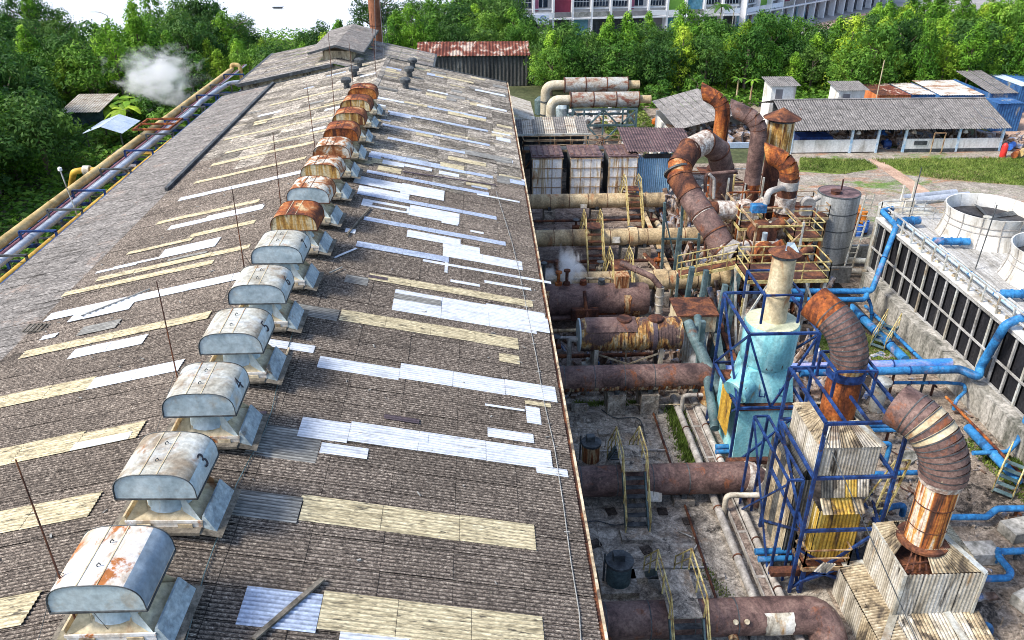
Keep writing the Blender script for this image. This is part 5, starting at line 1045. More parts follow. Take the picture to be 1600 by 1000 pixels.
m = MB(); m.lathe((cx + .05, cy, 10.16), [(.66, 0), (.70, .03), (.05, .34)], 24); m.build('cone_cap', 'vent_patchy' if False else 'rust_dark', s3, True)
m = MB(); m.add([(cx - .1, cy - .3, 10.4), (cx + .55, cy - .25, 10.28), (cx + .5, cy + .3, 10.5), (cx + .1, cy + .1, 10.62)], [(0, 1, 2, 3)]); m.build('torn_cap_sheet', 'galv_new', s3)
fr = root('steel_cage', 'navy steel frame round the cyan vessel', 'frame', (12.8, 31, 0))
frame_box(fr, 11.25, 14.25, 29.2, 33.1, [7.35, 3.6], .115, brace=[((11.25, 29.2, 7.3), (12.7, 29.2, 3.6)), ((14.25, 29.2, 7.3), (12.7, 29.2, 3.6)), ((11.25, 29.2, 3.6), (11.25, 33.1, 7.3)), ((11.25, 29.2, 7.3), (11.25, 33.1, 3.6)), ((11.25, 29.2, 3.6), (11.25, 33.1, 0)), ((14.25, 29.2, 7.3), (14.25, 33.1, 3.6)), ((11.25, 29.2, 0.2), (14.25, 29.2, 3.5))])
frame_box(fr, 12.0, 13.6, 30.1, 32.6, [8.7], .09, z0=7.35)
fr = root('low_frame', 'low navy and rust beams standing between the cyan vessel and the middle casing', 'frame', (11, 27, 0))
frame_box(fr, 11.0, 11.55, 22.6, 26.6, [5.0], .09, brace=[((11.0, 22.6, 0), (11.0, 26.6, 4.8)), ((11.0, 26.6, 0), (11.0, 22.6, 4.8))])
m = MB(); m.bar((11.0, 28.9, .9), (15, 28.9, .9), .3, .2); m.bar((10.8, 22.2, .9), (14.6, 22.2, .9), .35, .2); m.build_each('rusty_beam', 'rust_dark', fr)
# loose things on the beams
m = MB(); a = aty(1270, 893, 21.6); m.corr(a, (.35, .1, .35), (.55, 0, -.1), .11, .03); tag(m.build('torn_sheet', 'corr_white', None, True), 'torn white corrugated sheet caught on the beam below the middle casing', 'sheet')
# teal leaning legs behind the cyan vessel
fr = root('support_trestle', 'teal steel columns standing behind the cyan vessel under the big elbow', 'frame', (12, 40, 0))
for (x, y, z, X2, Y2) in [(12.2, 42, 4.6, 12.0, 42), (12.9, 41.5, 4.6, 12.6, 41.2), (13.6, 40, 4.4, 13.2, 39.6), (14.6, 41, 4.6, 14.2, 40.5), (11.4, 36.2, 4.2, 11.4, 36.0), (11.9, 35.2, 4, 12.6, 33.5)]:
    m = MB(); m.bar((x, y, z), (X2, Y2, 0), .26, .3); m.build_each('column', 'frame_teal', fr)
for k, (p, q, rr) in enumerate([((11.0, 37.5, 3.4), (12.2, 31.4, .8), .3), ((11.8, 38.5, 3.2), (11.0, 31, 1.2), .22)]): 
    m = MB(); m.tube([p, q], rr, 14); tag(m.build('teal_duct', 'frame_teal', None, True), ['thick teal sloping duct dropping beside the cyan vessel', 'thinner teal sloping duct beside the thick one'][k], 'duct')
# ================================================================ the cluster of rusty stacks
def stack_elbow(label, base, z0, z1, r, ang, R, direc, tail, lower, upper, nm='bent_stack', extra=None, n=5, mitre=True):
    s = root(nm, label, 'chimney', (base[0], base[1], z0))
    m = MB(); m.lathe((base[0], base[1], z0), [(r, 0), (r, z1 - z0)], 24); m.build('stack_shell', lower, s, True)
    pts = elbow_pts(base, z1, R, ang, direc, tail, n); seg_elbow(s, pts, r, upper, band='rust_dark', cut=.75); 
    if extra: extra(s)
    return s
# D1: far orange, D2 brown, D3 capped, D4 orange near
b1 = aty(1128, 190, 60); b2 = aty(1183, 230, 56); b4 = aty(1237, 270, 47.5)
def ex1(s):
    m = MB(); m.lathe((b1.x, 60, 4.6), [(.7, 0), (.7, .15)], 20); m.build_each('flange', 'rust_dark', s, True)
    m = MB(); m.box2((b1.x - 1.3, 59.2, 4.4), (b1.x + 1.5, 60.8, 4.5)); m.build('platform', 'rust_dark', s)
stack_elbow('far orange stack whose elbow points up to the left', (b1.x, 60), 0, aty(1130, 178, 60).z, .56, 68, 1.2, (-.88, .48), .95, 'rust_orange', ['rust_orange', 'rust_orange', 'rust_orange', 'rust_orange', 'vent_rust', 'rust_dark'], extra=ex1, n=4)
def ex2(s):
    m = MB(); m.lathe((b2.x, 56, 4.4), [(.60, 0), (.60, .35)], 20); m.build('orange_collar', 'rust_orange', s, True)
stack_elbow('purple-brown bent stack between the orange one and the capped one', (b2.x, 56), 0, aty(1183, 212, 56).z, .58, 72, 1.4, (-.88, .48), 1.1, 'duct_purple', ['duct_purple'] * 6, extra=ex2, n=4)
m = MB(); m.lathe((b2.x, 56, .0), [(.60, 0), (.60, 4.4)], 24); tag(m.build('stack_sleeve', 'rust_dark', None, True), 'dark rust sleeve round the foot of the purple-brown bent stack', 'sleeve')
b3 = aty(1220, 200, 57)
s = root('capped_stack', 'wide flaking stack under a broad rust-brown conical cap', 'chimney', (b3.x, 57, 0))
zt = aty(1220, 190, 57).z
m = MB(); m.lathe((b3.x, 57, zt - 2.2), [(.92, 0), (.92, 2.3)], 26); m.build('stack_shell', 'vent_yellow', s, True)
m = MB(); m.lathe((b3.x, 57, 0), [(.80, 0), (.80, zt - 2.1)], 26); m.build('stack_shell', 'rust_dark', s, True)
m = MB(); m.lathe((b3.x, 57, zt + .05), [(.95, 0), (.95, .2)], 26); m.build('black_band', 'steel_dark', s, True)
m = MB(); m.lathe((b3.x, 57, zt + .25), [(1.30, 0), (1.34, .04), (.08, .72), (.02, .78)], 30); m.build('cone_cap', 'rust_dark', s, True)
def ex4(s):
    z = aty(1232, 318, 47.5).z
    m = MB(); m.lathe((b4.x - .1, 47.5, z - .5), [(.66, 0), (.62, .5), (.66, 1.0)], 20); m.build('peeling_insulation', 'insul', s)
    m = MB(); m.lathe((b4.x - .1, 47.5, z + 1.0), [(.63, 0), (.63, .5)], 22); m.build('grey_band', 'grey_pipe', s, True)
    m = MB(); m.lathe((b4.x - .1, 47.5, z - 1.0), [(.64, 0), (.64, .3)], 22); m.build('orange_collar', 'rust_orange', s, True)
stack_elbow('nearest bright orange stack of the rusty cluster, its elbow pointing left', (b4.x - .1, 47.5), .5, aty(1237, 277, 47.5).z, .58, 74, 1.15, (-.88, .48), .7, 'rust_dark', ['vent_rust', 'rust_orange', 'vent_rust', 'rust_orange', 'rust_orange', 'rust_dark'], extra=ex4, n=4)
# D5 big looping duct
dp = [aty(1126, 300, 53), aty(1128, 262, 53), aty(1122, 236, 52.6), aty(1102, 222, 52), aty(1078, 234, 51), aty(1063, 258, 50), aty(1062, 278, 49.4), aty(1078, 305, 48.4), aty(1098, 336, 47.2), aty(1117, 364, 46.2), aty(1130, 388, 45.6), aty(1146, 396, 45.2), aty(1168, 388, 45.6), aty(1210, 384, 45.8)]
s = root('looping_duct', 'huge rusty hairpin duct with a white collar at its crown, running down to the right', 'duct', (dp[0].x, 53, 0))
col = ['duct_purple', 'duct_purple', 'duct_purple', 'insul', 'rust_dark', 'vent_rust', 'rust_dark', 'duct_purple', 'duct_purple', 'duct_purple', 'grey_pipe', 'grey_pipe', 'insul']
m = MB(); m.tube([Vector((dp[0].x, 53, 0)), dp[0]], .72, 24); m.build('duct_section', 'duct_purple', s, True)
for i, (a, b) in enumerate(zip(dp, dp[1:])):
    r_ = .78 if i < 11 else .50; d = (b - a).normalized()
    m = MB(); m.tube([a - d * .12, b + d * .12], [r_, r_], 24); m.build('duct_section', col[i], s, True)
m = MB()
for i in range(1, len(dp) - 1):
    d = (dp[i + 1] - dp[i - 1]).normalized(); m.tube([dp[i] - d * .05, dp[i] + d * .05], .83 if i < 11 else .56, 24)
m.build_each('flange', 'rust_dark', s, True)
i = 6; d = (dp[7] - dp[5]).normalized(); m = MB(); m.tube([dp[6] - d * .05 - d * .5, dp[6] + d * .07 - d * .5], .90, 26); m.build('big_flange', 'steel_dark', s, True)
m = MB()
for q, k in ((8, .5), (10, 0.1)):
    c = dp[q]; d = (dp[q + 1] - dp[q]).normalized(); m.tube([c - d * .09, c + d * .09], .80, 24)
m.build_each('pale_ring', 'insul', s, True)
m = MB()
for c in (dp[10], dp[11]):
    m.add([c + Vector((-.3, -.6, -.5)), c + Vector((.1, -.65, -.5)), c + Vector((-.1, -.65, -1.3))], [(0, 1, 2)])
m.build('torn_insulation', 'insul', s)
s = root('branch_duct', 'insulated pale branch stub leaving the looping duct to the right', 'duct', (dp[8].x, 47.5, 5))
m = MB(); m.tube([dp[8] + Vector((.2, .6, .2)), dp[8] + Vector((2.6, .9, -.1))], .5, 20); m.build('duct_section', 'rust_dark', s, True)
m = MB(); m.tube([dp[8] + Vector((1.0, .7, .05)), dp[8] + Vector((2.3, .88, -.05))], .6, 20); m.build('insulation', 'insul', s, True)
# supports for the looping duct
fr = root('duct_trestle', 'pale green-grey steel trestle holding up the looping duct', 'frame', (13, 47, 0))
for k, (x, y, z) in enumerate([(12.2, 50, 5.6), (13.4, 50, 5.6), (12.7, 47.5, 4.8), (14.0, 47.5, 4.4), (14.4, 45.6, 3), (15.9, 45.6, 3)]):
    m = MB(); m.bar((x, y, z), (x + rnd.uniform(-.3, .3), y, 0), .16, .16); m.build_each('leg', 'frame_teal', fr)
m = MB(); m.bar((12.2, 50, 3), (13.4, 50, 3), .12); m.bar((12.2, 50, 5), (13.4, 50, 1), .1); m.bar((12.7, 47.5, 3.5), (14, 47.5, .5), .1); m.bar((12.7, 47.5, 4), (14, 47.5, 4), .12); m.build_each('brace', 'frame_teal', fr)
# tangle of small pipework among the stacks
for k in range(22):
    p0 = Vector((rnd.uniform(15, 22), rnd.uniform(43.5, 54), rnd.uniform(.4, 3.2))); d1 = Vector(rnd.choice([(1, 0, 0), (0, 1, 0), (-1, 0, 0)])); L1 = rnd.uniform(.8, 2.4)
    pts_ = [p0, p0 + d1 * L1, p0 + d1 * L1 + Vector((0, 0, rnd.choice([-1, 1]) * min(rnd.uniform(.4, 1.6), p0.z)))]
    m = MB(); m.tube(fillet(pts_, .25, 3), rnd.uniform(.06, .2), 9); tag(m.build('scaffold_pipework', rnd.choice(['rust_dark', 'grey_pipe', 'insul', 'frame_teal', 'rust_orange', 'duct_cream']), None, True), 'short bent rusty pipe among the scaffold below the rusty stacks', 'pipe', 'pipework under the rusty stacks')
# ---- scaffolds and railed platforms
def platform(label, x0, x1, y0, y1, z, rail='yellow_rail', floor='rust_dark', leg='galv_cap', legs=True, h=1.0, sides='SWEN', nm='railed_platform', braces=True):
    r = root(nm, label, 'platform', ((x0 + x1) / 2, (y0 + y1) / 2, 0))
    m = MB(); m.box2((x0, y0, z - .08), (x1, y1, z)); m.build('floor', floor, r)
    m = MB()
    for a, b in (((x0, y0), (x1, y0)), ((x1, y0), (x1, y1)), ((x1, y1), (x0, y1)), ((x0, y1), (x0, y0))): m.bar((*a, z - .1), (*b, z - .1), .1, .2)
    m.build_each('edge_beam', rail, r)
    if legs:
        for x in (x0 + .1, x1 - .1):
            for y in (y0 + .1, y1 - .1): m = MB(); m.bar((x, y, 0), (x, y, z), .15); m.build_each('leg', leg, r)
        if braces:
            m = MB(); m.bar((x0, y0, z * .45), (x0 + 1.2, y0, z - .2), .1); m.bar((x1, y0, z * .45), (x1 - 1.2, y0, z - .2), .1); m.bar((x0, y0, .2), (x0, y1, z - .2), .1); m.build_each('brace', leg, r)
    m = MB(); S = {'S': ((x0, y0), (x1, y0)), 'E': ((x1, y0), (x1, y1)), 'N': ((x1, y1), (x0, y1)), 'W': ((x0, y1), (x0, y0))}
    for c in sides:
        a, b = S[c]; L_ = (Vector(b) - Vector(a)).length; n = max(1, int(L_ / 1.3))
        for zz in (h, h * .5): m.bar((*a, z + zz), (*b, z + zz), .05)
        for k in range(n + 1): p = Vector(a) + (Vector(b) - Vector(a)) * k / n; m.bar((p.x, p.y, z), (p.x, p.y, z + h), .05)
    m.build('railing', rail, r)
    return r
a = aty(1168, 438, 39); b = aty(1294, 438, 39)
platform('large yellow-railed platform behind the cream capped stack', a.x, b.x, 39, 41.2, a.z, leg='galv_cap')
platform('small yellow-railed landing left of the orange stack, middle of the cluster', aty(1156, 355, 46.5).x, aty(1190, 355, 46.5).x, 46.5, 48, aty(1170, 356, 46.5).z, leg='brown_rail')
platform('small yellow-railed landing between the orange stack and the grey tank', aty(1240, 372, 45).x, aty(1285, 372, 45).x, 45, 47, aty(1260, 372, 45).z, leg='rust_orange')
platform('rusty railed deck on top behind the nearest orange stack', aty(1240, 310, 51).x, aty(1300, 310, 51).x, 51, 54, 4.0, rail='brown_rail', leg='brown_rail', h=.8)
fr = root('pipe_scaffold', 'tangled brown and cream steel scaffold standing round the rusty stacks', 'scaffold', (18, 49, 0))
X0, X1 = aty(1140, 330, 49).x, aty(1262, 330, 44).x
for (xx, yy) in [(X0, 50), (X0 + 2.3, 50), (X0 + 4.6, 50), (X0, 47.2), (X0 + 1.6, 47.2), (X1 - .1, 44), (X1 - 2.9, 44), (X1 - 2.9, 47), (X1 - .1, 47)]:
    m = MB(); m.bar((xx, yy, 0), (xx, yy, 7.2 if yy > 49 else 6.4), .11); m.build('standard', rnd.choice(['brown_rail', 'galv_cap', 'rust_orange']), fr)
for (p, q) in [((X0, 50), (X0 + 4.6, 50)), ((X0, 47.2), (X0 + 4.6, 47.2)), ((X0, 47.2), (X0, 50)), ((X1 - 2.9, 44), (X1 - .1, 44)), ((X1 - 2.9, 47), (X1 - .1, 47)), ((X1 - 2.9, 44), (X1 - 2.9, 47)), ((X1 - .1, 44), (X1 - .1, 47))]:
    for z in (2.4, 4.2, 6.2): m = MB(); m.bar((*p, z), (*q, z), .10); m.build('ledger', rnd.choice(['brown_rail', 'brown_rail', 'yellow_rail', 'rust_orange']), fr)
for k in range(26):
    x = rnd.uniform(X0 - .5, X1 + 3.0); y = rnd.uniform(43.5, 53); h = rnd.uniform(2.5, 5.6); m = MB(); m.bar((x, y, 0), (x + rnd.uniform(-.05, .05), y, h), rnd.choice([.07, .09, .12])); m.build('standard', rnd.choice(['brown_rail', 'galv_cap', 'rust_orange', 'brown_rail', 'yellow_rail']), fr)
for k in range(30):
    x = rnd.uniform(X0 - .5, X1 + 1.5); y = rnd.uniform(43.8, 53); z = rnd.uniform(1.2, 5.0); L0 = rnd.uniform(1, 2.6); m = MB()
    m.bar((x, y, z), (x + (L0 if k % 2 else 0), y + (0 if k % 2 else L0), z), .07); m.build('ledger', rnd.choice(['brown_rail', 'yellow_rail', 'rust_orange', 'galv_cap']), fr)
for k in range(14):
    x = rnd.uniform(X0, X1); y = rnd.choice([44, 47, 47.2, 50]); z = rnd.choice([2.4, 4.2]); m = MB(); m.bar((x, y, z), (x + rnd.choice([-1.6, 1.6]), y, z + 1.9), .08); m.build('diagonal', rnd.choice(['brown_rail', 'yellow_rail']), fr)
for z in (2.3, 4.1): m = MB(); m.box2((X0, 47.3, z - .03), (X0 + 4.5, 49.8, z)); m.build('grating', 'rust_dark', fr); m = MB(); m.box2((X1 - 2.8, 44.1, z - .03), (X1 - .2, 46.9, z)); m.build('grating', 'rust_dark', fr)
pipe('scaffold_pipe', 'bare grey pipe rising with a bent top left of the brown stack foot', [aty(1102, 300, 50), aty(1102, 272, 50), aty(1150, 268, 50), aty(1150, 268, 51)], .12, 'duct_purple', .3)
pipe('scaffold_pipe', 'short cream swan-neck pipe inside the scaffold', [aty(1115, 310, 49), aty(1116, 280, 49), aty(1108, 272, 49)], .1, 'grey_pipe', .2)
pipe('scaffold_pipe', 'grey bent pipe joining the nearest orange stack from the left', [aty(1197, 318, 46), aty(1200, 300, 46), aty(1222, 293, 47)], .2, 'grey_pipe', .5)
pipe('scaffold_pipe', 'pale vertical pipe standing in the scaffold', [Vector((17.3, 45, 0)), Vector((17.3, 45, 5.4))], .16, 'galv_new')
pipe('scaffold_pipe', 'second pale vertical pipe right of the first in the scaffold', [Vector((18.0, 46.2, 0)), Vector((18.0, 46.2, 5.6))], .13, 'galv_cap')
m = MB(); a = aty(1185, 325, 46.5); m.box(a, (.9, .5, .5)); tag(m.build('control_box', 'blue_pipe'), 'small blue box hanging in the scaffold of the rusty cluster', 'box')
# fans / valve lumps at the foot of the stacks
for k, (px, py, Y, sx, mm) in enumerate([(1190, 365, 46, 1.6, 'rust_dark'), (1165, 330, 48, 1.4, 'insul'), (1235, 405, 44, 1.5, 'rust_dark'), (1215, 355, 47, 1.2, 'mixed_junk'), (1262, 318, 50, .9, 'grey_pipe'), (1195, 395, 44.5, 1.3, 'vent_rust')]):
    a = aty(px, py, Y); m = MB(); m.tube([a - Vector((0, sx * .3, 0)), a + Vector((0, sx * .3, 0))], sx * .5, 16); m.box((a.x, a.y, a.z - sx * .6), (sx * .9, sx * .5, sx * .5)); m.tube([a, a + Vector((sx * .8, 0, sx * .5))], sx * .2, 10)
    tag(m.build('fan_casing', mm, None, True), ['rusty fan casing behind the elbow of the looping duct', 'pale insulated casing behind the looping duct', 'brown fan casing under the landing left of the grey tank', 'jumbled casing below the nearest orange stack', 'grey casing above the grey tank', 'red-rust casing beside the end of the looping duct'][k], 'fan casing')
# sloped yellow gangway
fr = root('sloped_gangway', 'sloping yellow-railed gangway climbing behind the cream ducts', 'stairs', (13.5, 44, 0))
p, q = aty(1060, 428, 44.5), aty(1155, 410, 44)
m = MB(); m.bar(p, q, 1.0, .08); m.build('walkway', 'rust_dark', fr)
for o in (-.5, .5):
    m = MB(); P1, Q1 = p + Vector((0, o, 0)), q + Vector((0, o, 0))
    for h in (.5, 1.0): m.bar(P1 + Vector((0, 0, h)), Q1 + Vector((0, 0, h)), .05)
    for k in range(5): c = P1 + (Q1 - P1) * k / 4; m.bar(c, c + Vector((0, 0, 1)), .05)
    m.bar(P1, Q1, .08, .2); m.build('railing', 'yellow_rail', fr)
m = MB(); m.bar(Vector((p.x, p.y, 0)), p, .15); m.bar(Vector((q.x - .5, q.y, 0)), q, .15); m.build_each('leg', 'frame_teal', fr)
# grey tank
b = A(1290, 408); tr = 1.42; tz = aty(1290, 300, b.y).z
s = root('grey_storage_tank', 'tall grey cylindrical storage tank with a rusty lid and black hoops', 'tank', (b.x, b.y, 0))
for k in range(4):
    m = MB(); m.lathe((b.x, b.y, .35 + k * (tz - .35) / 4), [(tr, 0), (tr, (tz - .35) / 4 - .02)], 36); m.build('shell_ring', 'tank_grey', s, True)
m = MB()
for k in range(5): m.lathe((b.x, b.y, .33 + k * (tz - .35) / 4), [(tr * 1.012, -.03), (tr * 1.012, .03)], 36)
m.build_each('hoop', 'steel_dark', s, True)
m = MB(); m.lathe((b.x, b.y, tz), [(tr, 0), (tr * .3, .12), (.05, .14)], 36); m.build('lid', 'shed_brown', s, True)
m = MB(); m.lathe((b.x - .5, b.y - .5, tz + .05), [(.32, 0), (.32, .22), (.36, .25)], 16); m.tube([(b.x + .1, b.y, tz), (b.x + .1, b.y, tz + .9)], .06, 8); m.build('manhole', 'rust_dark', s, True)
m = MB(); 
for k in range(8): t = k * math.pi / 4; m.bar((b.x + tr * .9 * math.cos(t), b.y + tr * .9 * math.sin(t), 0), (b.x + tr * .9 * math.cos(t), b.y + tr * .9 * math.sin(t), .35), .2)
m.build_each('foot', 'frame_teal', s)
# drums
def barrel(p, mt, label, z=0):
    r = root('oil_drum', label, 'drum', (p[0], p[1], z), 'drums behind the grey tank')
    m = MB(); m.lathe((p[0], p[1], z), [(.28, 0), (.285, .28), (.30, .29), (.285, .31), (.285, .58), (.30, .59), (.285, .61), (.28, .88)], 16); m.build('shell', mt, r, True)
    m = MB(); m.lathe((p[0], p[1], z + .86), [(.29, 0), (.29, .03), (.27, .02), (.26, .01)], 16); m.build('lid', mt, r, True)
dbase = A(1330, 362)
for i in range(3):
    for j in range(3):
        barrel((dbase.x - .7 + i * .62, dbase.y - .3 + j * .63), 'drum_orange', 'orange-lidded drum in the %s row, %s of three' % (['front', 'middle', 'back'][j], ['leftmost', 'middle', 'rightmost'][i]), .9)
for k, (mm, lb) in enumerate([('drum_red', 'red-brown drum at the front left of the drum stack'), ('drum_blue', 'blue drum at the front of the drum stack'), ('drum_blue', 'blue drum at the back right of the drum stack')]):
    barrel((dbase.x - .55 + k * .65, dbase.y - .95 + (k == 2) * .5), mm, lb, 0 if k < 2 else .2)
m = MB(); m.box2((dbase.x - 1.1, dbase.y - .6, 0), (dbase.x + 1.0, dbase.y + 1.3, .88)); tag(m.build('pallet_stack', 'rust_dark'), 'low dark stand carrying the orange drums', 'stand')
# ================================================================ concrete walls near the cooling tower
def wall(label, p, q, h, t=.3, mt='concrete_wall', z0=-.05, nm='concrete_wall', panels=None):
    p, q = Vector((p[0], p[1], 0)), Vector((q[0], q[1], 0)); r = root(nm, label, 'wall', (p + q) / 2)
    n = panels or max(1, int((q - p).length / 2.4)); d = (q - p) / n; e = d.normalized()
    for k in range(n):
        a = p + d * k + e * .012; b = p + d * (k + 1) - e * .012; m = MB(); m.bar(a + Vector((0, 0, z0 + (h - z0) / 2)), b + Vector((0, 0, z0 + (h - z0) / 2)), t, h - z0)
        # bar() width/height axes: keep the tall side upright
        m = MB(); x = Vector((-e.y, e.x, 0)) * t / 2; hh = h + rnd.uniform(-.02, .02)
        m.add([a - x + Vector((0, 0, z0)), b - x + Vector((0, 0, z0)), b + x + Vector((0, 0, z0)), a + x + Vector((0, 0, z0)), a - x + Vector((0, 0, hh)), b - x + Vector((0, 0, hh)), b + x + Vector((0, 0, hh)), a + x + Vector((0, 0, hh))], [(3, 2, 1, 0), (4, 5, 6, 7), (0, 1, 5, 4), (1, 2, 6, 5), (2, 3, 7, 6), (3, 0, 4, 7)])
        m.build('wall_panel', mt, r)
    return r
wall('mossy concrete basin wall along the foot of the cooling tower', (25.55, 14), (25.55, 47.5), 1.45, .7)
c0 = A(1240, 438); c1 = A(1345, 440)
wall('low grey concrete wall behind the pipes, right of the platform', (c0.x - 3, c0.y), (25.2, c1.y), 1.15)
c0 = A(1312, 395)
wall('second low concrete wall behind the grey tank by the drums', (c0.x - 1, c0.y - 1.2), (29, c0.y - 1.2), 1.1)
for k, (x, y) in enumerate([(1330, 408), (1335, 425)]): pipe('wall_pipe', ['grey pipe lying between the two low concrete walls', 'second grey pipe lying between the two low walls'][k], [A(1305, y - 2, .4), A(1362, y, .4)], .2, 'galv_cap', bands=.8)
# ================================================================ cooling tower
TX0, TX1, TY0, TY1, TZ0, TZ1 = 26.0, 40.0, 22.0, 48.4, 1.3, 4.9
ct = root('cooling_tower', 'white-decked cooling tower with black louvred side and grey mullions, right edge', 'cooling tower', (31, 36, 0))
m = MB(); m.box2((TX0 + .35, TY0, .5), (TX1, TY1 - .3, TZ1 - .15)); m.build('core', 'fan_dark', ct)
n = 24; st = (TY1 - TY0) / n
for k in range(n):
    y = TY0 + k * st; m = MB(); m.add([(TX0 + .12, y + .06, TZ0 + .1), (TX0 + .12, y + st - .06, TZ0 + .1), (TX0 + .12, y + st - .06, TZ1 - .3), (TX0 + .12, y + .06, TZ1 - .3)], [(0, 1, 2, 3)]); m.build('louvre_panel', 'louver_black', ct)
for k in range(n + 1):
    y = TY0 + k * st; m = MB(); m.bar((TX0 - .05, y, TZ0), (TX0 - .05, y, TZ1 - .1), .10, .13); m.build_each('mullion', 'tower_white' if k % 3 else 'galv_cap', ct)
m = MB(); m.bar((TX0 - .13, TY0, 2.9), (TX0 - .13, TY1, 2.9), .10, .09); m.build_each('mid_rail', 'tower_white', ct)
m = MB(); m.bar((TX0 - .02, TY0, TZ0 + .05), (TX0 - .02, TY1, TZ0 + .05), .2, .2); m.bar((TX0 - .05, TY0, TZ1 - .12), (TX0 - .05, TY1, TZ1 - .12), .30, .22); m.build_each('edge_beam', 'tower_white', ct)
m = MB(); m.box2((TX0 - .25, TY0, TZ1 - .02), (TX0 + .75, TY1, TZ1 + .03)); m.build('gutter_walk', 'fan_cream', ct)
k = 0; x = TX0 + .8
while x < TX1:
    m = MB(); m.box2((x, TY0, TZ1), (x + .42, TY1, TZ1 + .05 + (k % 2) * .02)); m.build('deck_plank', 'tower_white', ct); x += .46; k += 1
m = MB(); m.corr((TX0 - .05, TY1, .4), (0, 0, TZ1 - .5), (12, 0, 0), .3, .04); m.build('end_wall', 'galv_cap', ct, True)
m = MB()
for k in range(40):
    y = TY0 + 2 + k * .62; m.box((TX0 + .15 + rnd.uniform(0, .3), y, TZ1 + .08), (rnd.uniform(.2, .4), .18, .1), rnd.uniform(0, 1))
m.build('deck_bolts', 'corr_tan', ct, kind='stuff')
# railing with leaning posts on the deck edge
rl = root('deck_railing', 'pale railing of leaning posts along the edge of the cooling tower deck', 'railing', (26, 36, TZ1))
for k in range(19):
    y = 23.5 + k * 1.28; m = MB(); m.bar((TX0 - .1, y, TZ1), (TX0 - .1, y, TZ1 + 1.0), .09); m.build_each('post', 'galv_cap', rl)
m = MB(); 
for h in (1.0, .5): m.bar((TX0 - .1, 22, TZ1 + h), (TX0 - .1, 47.4, TZ1 + h), .075)
m.build_each('rail', 'tower_white', rl)
pipe('deck_pipe', 'pale blue pipe along the cooling tower deck, close to the railing', [Vector((26.75, 22, 5.25)), Vector((26.75, 46.3, 5.25))], .14, 'bluewhite', bands=2.4, bm='blue_pipe')
pipe('deck_pipe', 'thinner pale pipe beside the pale blue one on the tower deck', [Vector((27.25, 22, 5.15)), Vector((27.25, 45, 5.15))], .08, 'tower_white', bands=2.4)
def fan(label, cx, cy, R=2.42, h=1.9):
    r = root('fan_stack', label, 'fan stack', (cx, cy, TZ1), 'fan stacks on the cooling tower')
    prof = [(R * 1.10, 0), (R * 1.06, .25), (R * 1.01, .7), (R * .985, 1.1), (R * .99, 1.5), (R * 1.03, h)]
    nseg = 14
    for k in range(nseg):
        vs = []; n_ = 4
        for (rr, z) in prof:
            for j in range(n_ + 1):
                t = 2 * math.pi * (k + j / n_ * .985) / nseg; vs.append((cx + rr * math.cos(t), cy + rr * math.sin(t), TZ1 + .04 + z))
        for (rr, z) in prof[::-1]:
            for j in range(n_ + 1):
                t = 2 * math.pi * (k + j / n_ * .985) / nseg; vs.append((cx + (rr - .07) * math.cos(t), cy + (rr - .07) * math.sin(t), TZ1 + .04 + z))
        w_ = n_ + 1; rws = len(prof) * 2
        m = MB(); m.add(vs, [(i * w_ + j, i * w_ + j + 1, (i + 1) * w_ + j + 1, (i + 1) * w_ + j) for i in range(rws - 1) for j in range(n_)]); m.build('shell_panel', 'fan_cream', r, True)
    m = MB()
    for k in range(nseg):
        t = 2 * math.pi * k / nseg
        m.tube([(cx + rr * 1.012 * math.cos(t), cy + rr * 1.012 * math.sin(t), TZ1 + .04 + z) for rr, z in prof], .03, 5)
    m.build_each('shell_rib', 'grey_pipe', r, True)
    m = MB()
    for z, rr in ((.95, 1.0), (1.32, .995)): m.lathe((cx, cy, TZ1 + z), [(R * rr + .015, 0), (R * rr + .03, .04), (R * rr + .015, .08)], 48, cap=False)
    m.build_each('hoop', 'grey_pipe', r, True)
    m = MB(); m.lathe((cx, cy, TZ1 + .2), [(R * .93, 0), (R * .955, .95), (R * .3, .96)], 40); m.build('dark_throat', 'fan_dark', r, True)  # dark disc stands in for the unlit shaft below the blades
    m = MB(); m.lathe((cx, cy, TZ1 + 1.0), [(.28, 0), (.28, .3), (.1, .36)], 18); m.build('fan_hub', 'galv_cap', r, True)
    for k in range(6):
        t = 2 * math.pi * k / 6 + .3; d = Vector((math.cos(t), math.sin(t), 0)); e = Vector((-d.y, d.x, .35)); c = Vector((cx, cy, TZ1 + 1.28))
        m = MB(); m.add([c + d * .25 - e * .12, c + d * (R * .9) - e * .2, c + d * (R * .9) + e * .2, c + d * .25 + e * .12], [(0, 1, 2, 3)]); m.build('blade', 'steel_dark', r)
    return r
fan('farther cream fan stack with a dark round mouth on the tower deck', 30.9, 45.0)
fan('nearer cream fan stack cut off by the right edge', 31.2, 38.6)
for k, y in enumerate((43.6, 36.6)):
    pipe('fan_motor', ['blue motor shaft housing leading to the farther fan stack', 'blue motor shaft housing leading to the nearer fan stack'][k], [Vector((26.9, y - .2, 5.35)), Vector((28.9, y - .5, 5.4))], .22, 'blue_pipe', cat='motor', bands=.5, n=12)
pipe('deck_pipe', 'blue valve and pipe stub at the far corner of the deck', [Vector((26.2, 46.4, 5.4)), Vector((27.6, 46.6, 5.4))], .26, 'blue_pipe', bands=.4, n=12)
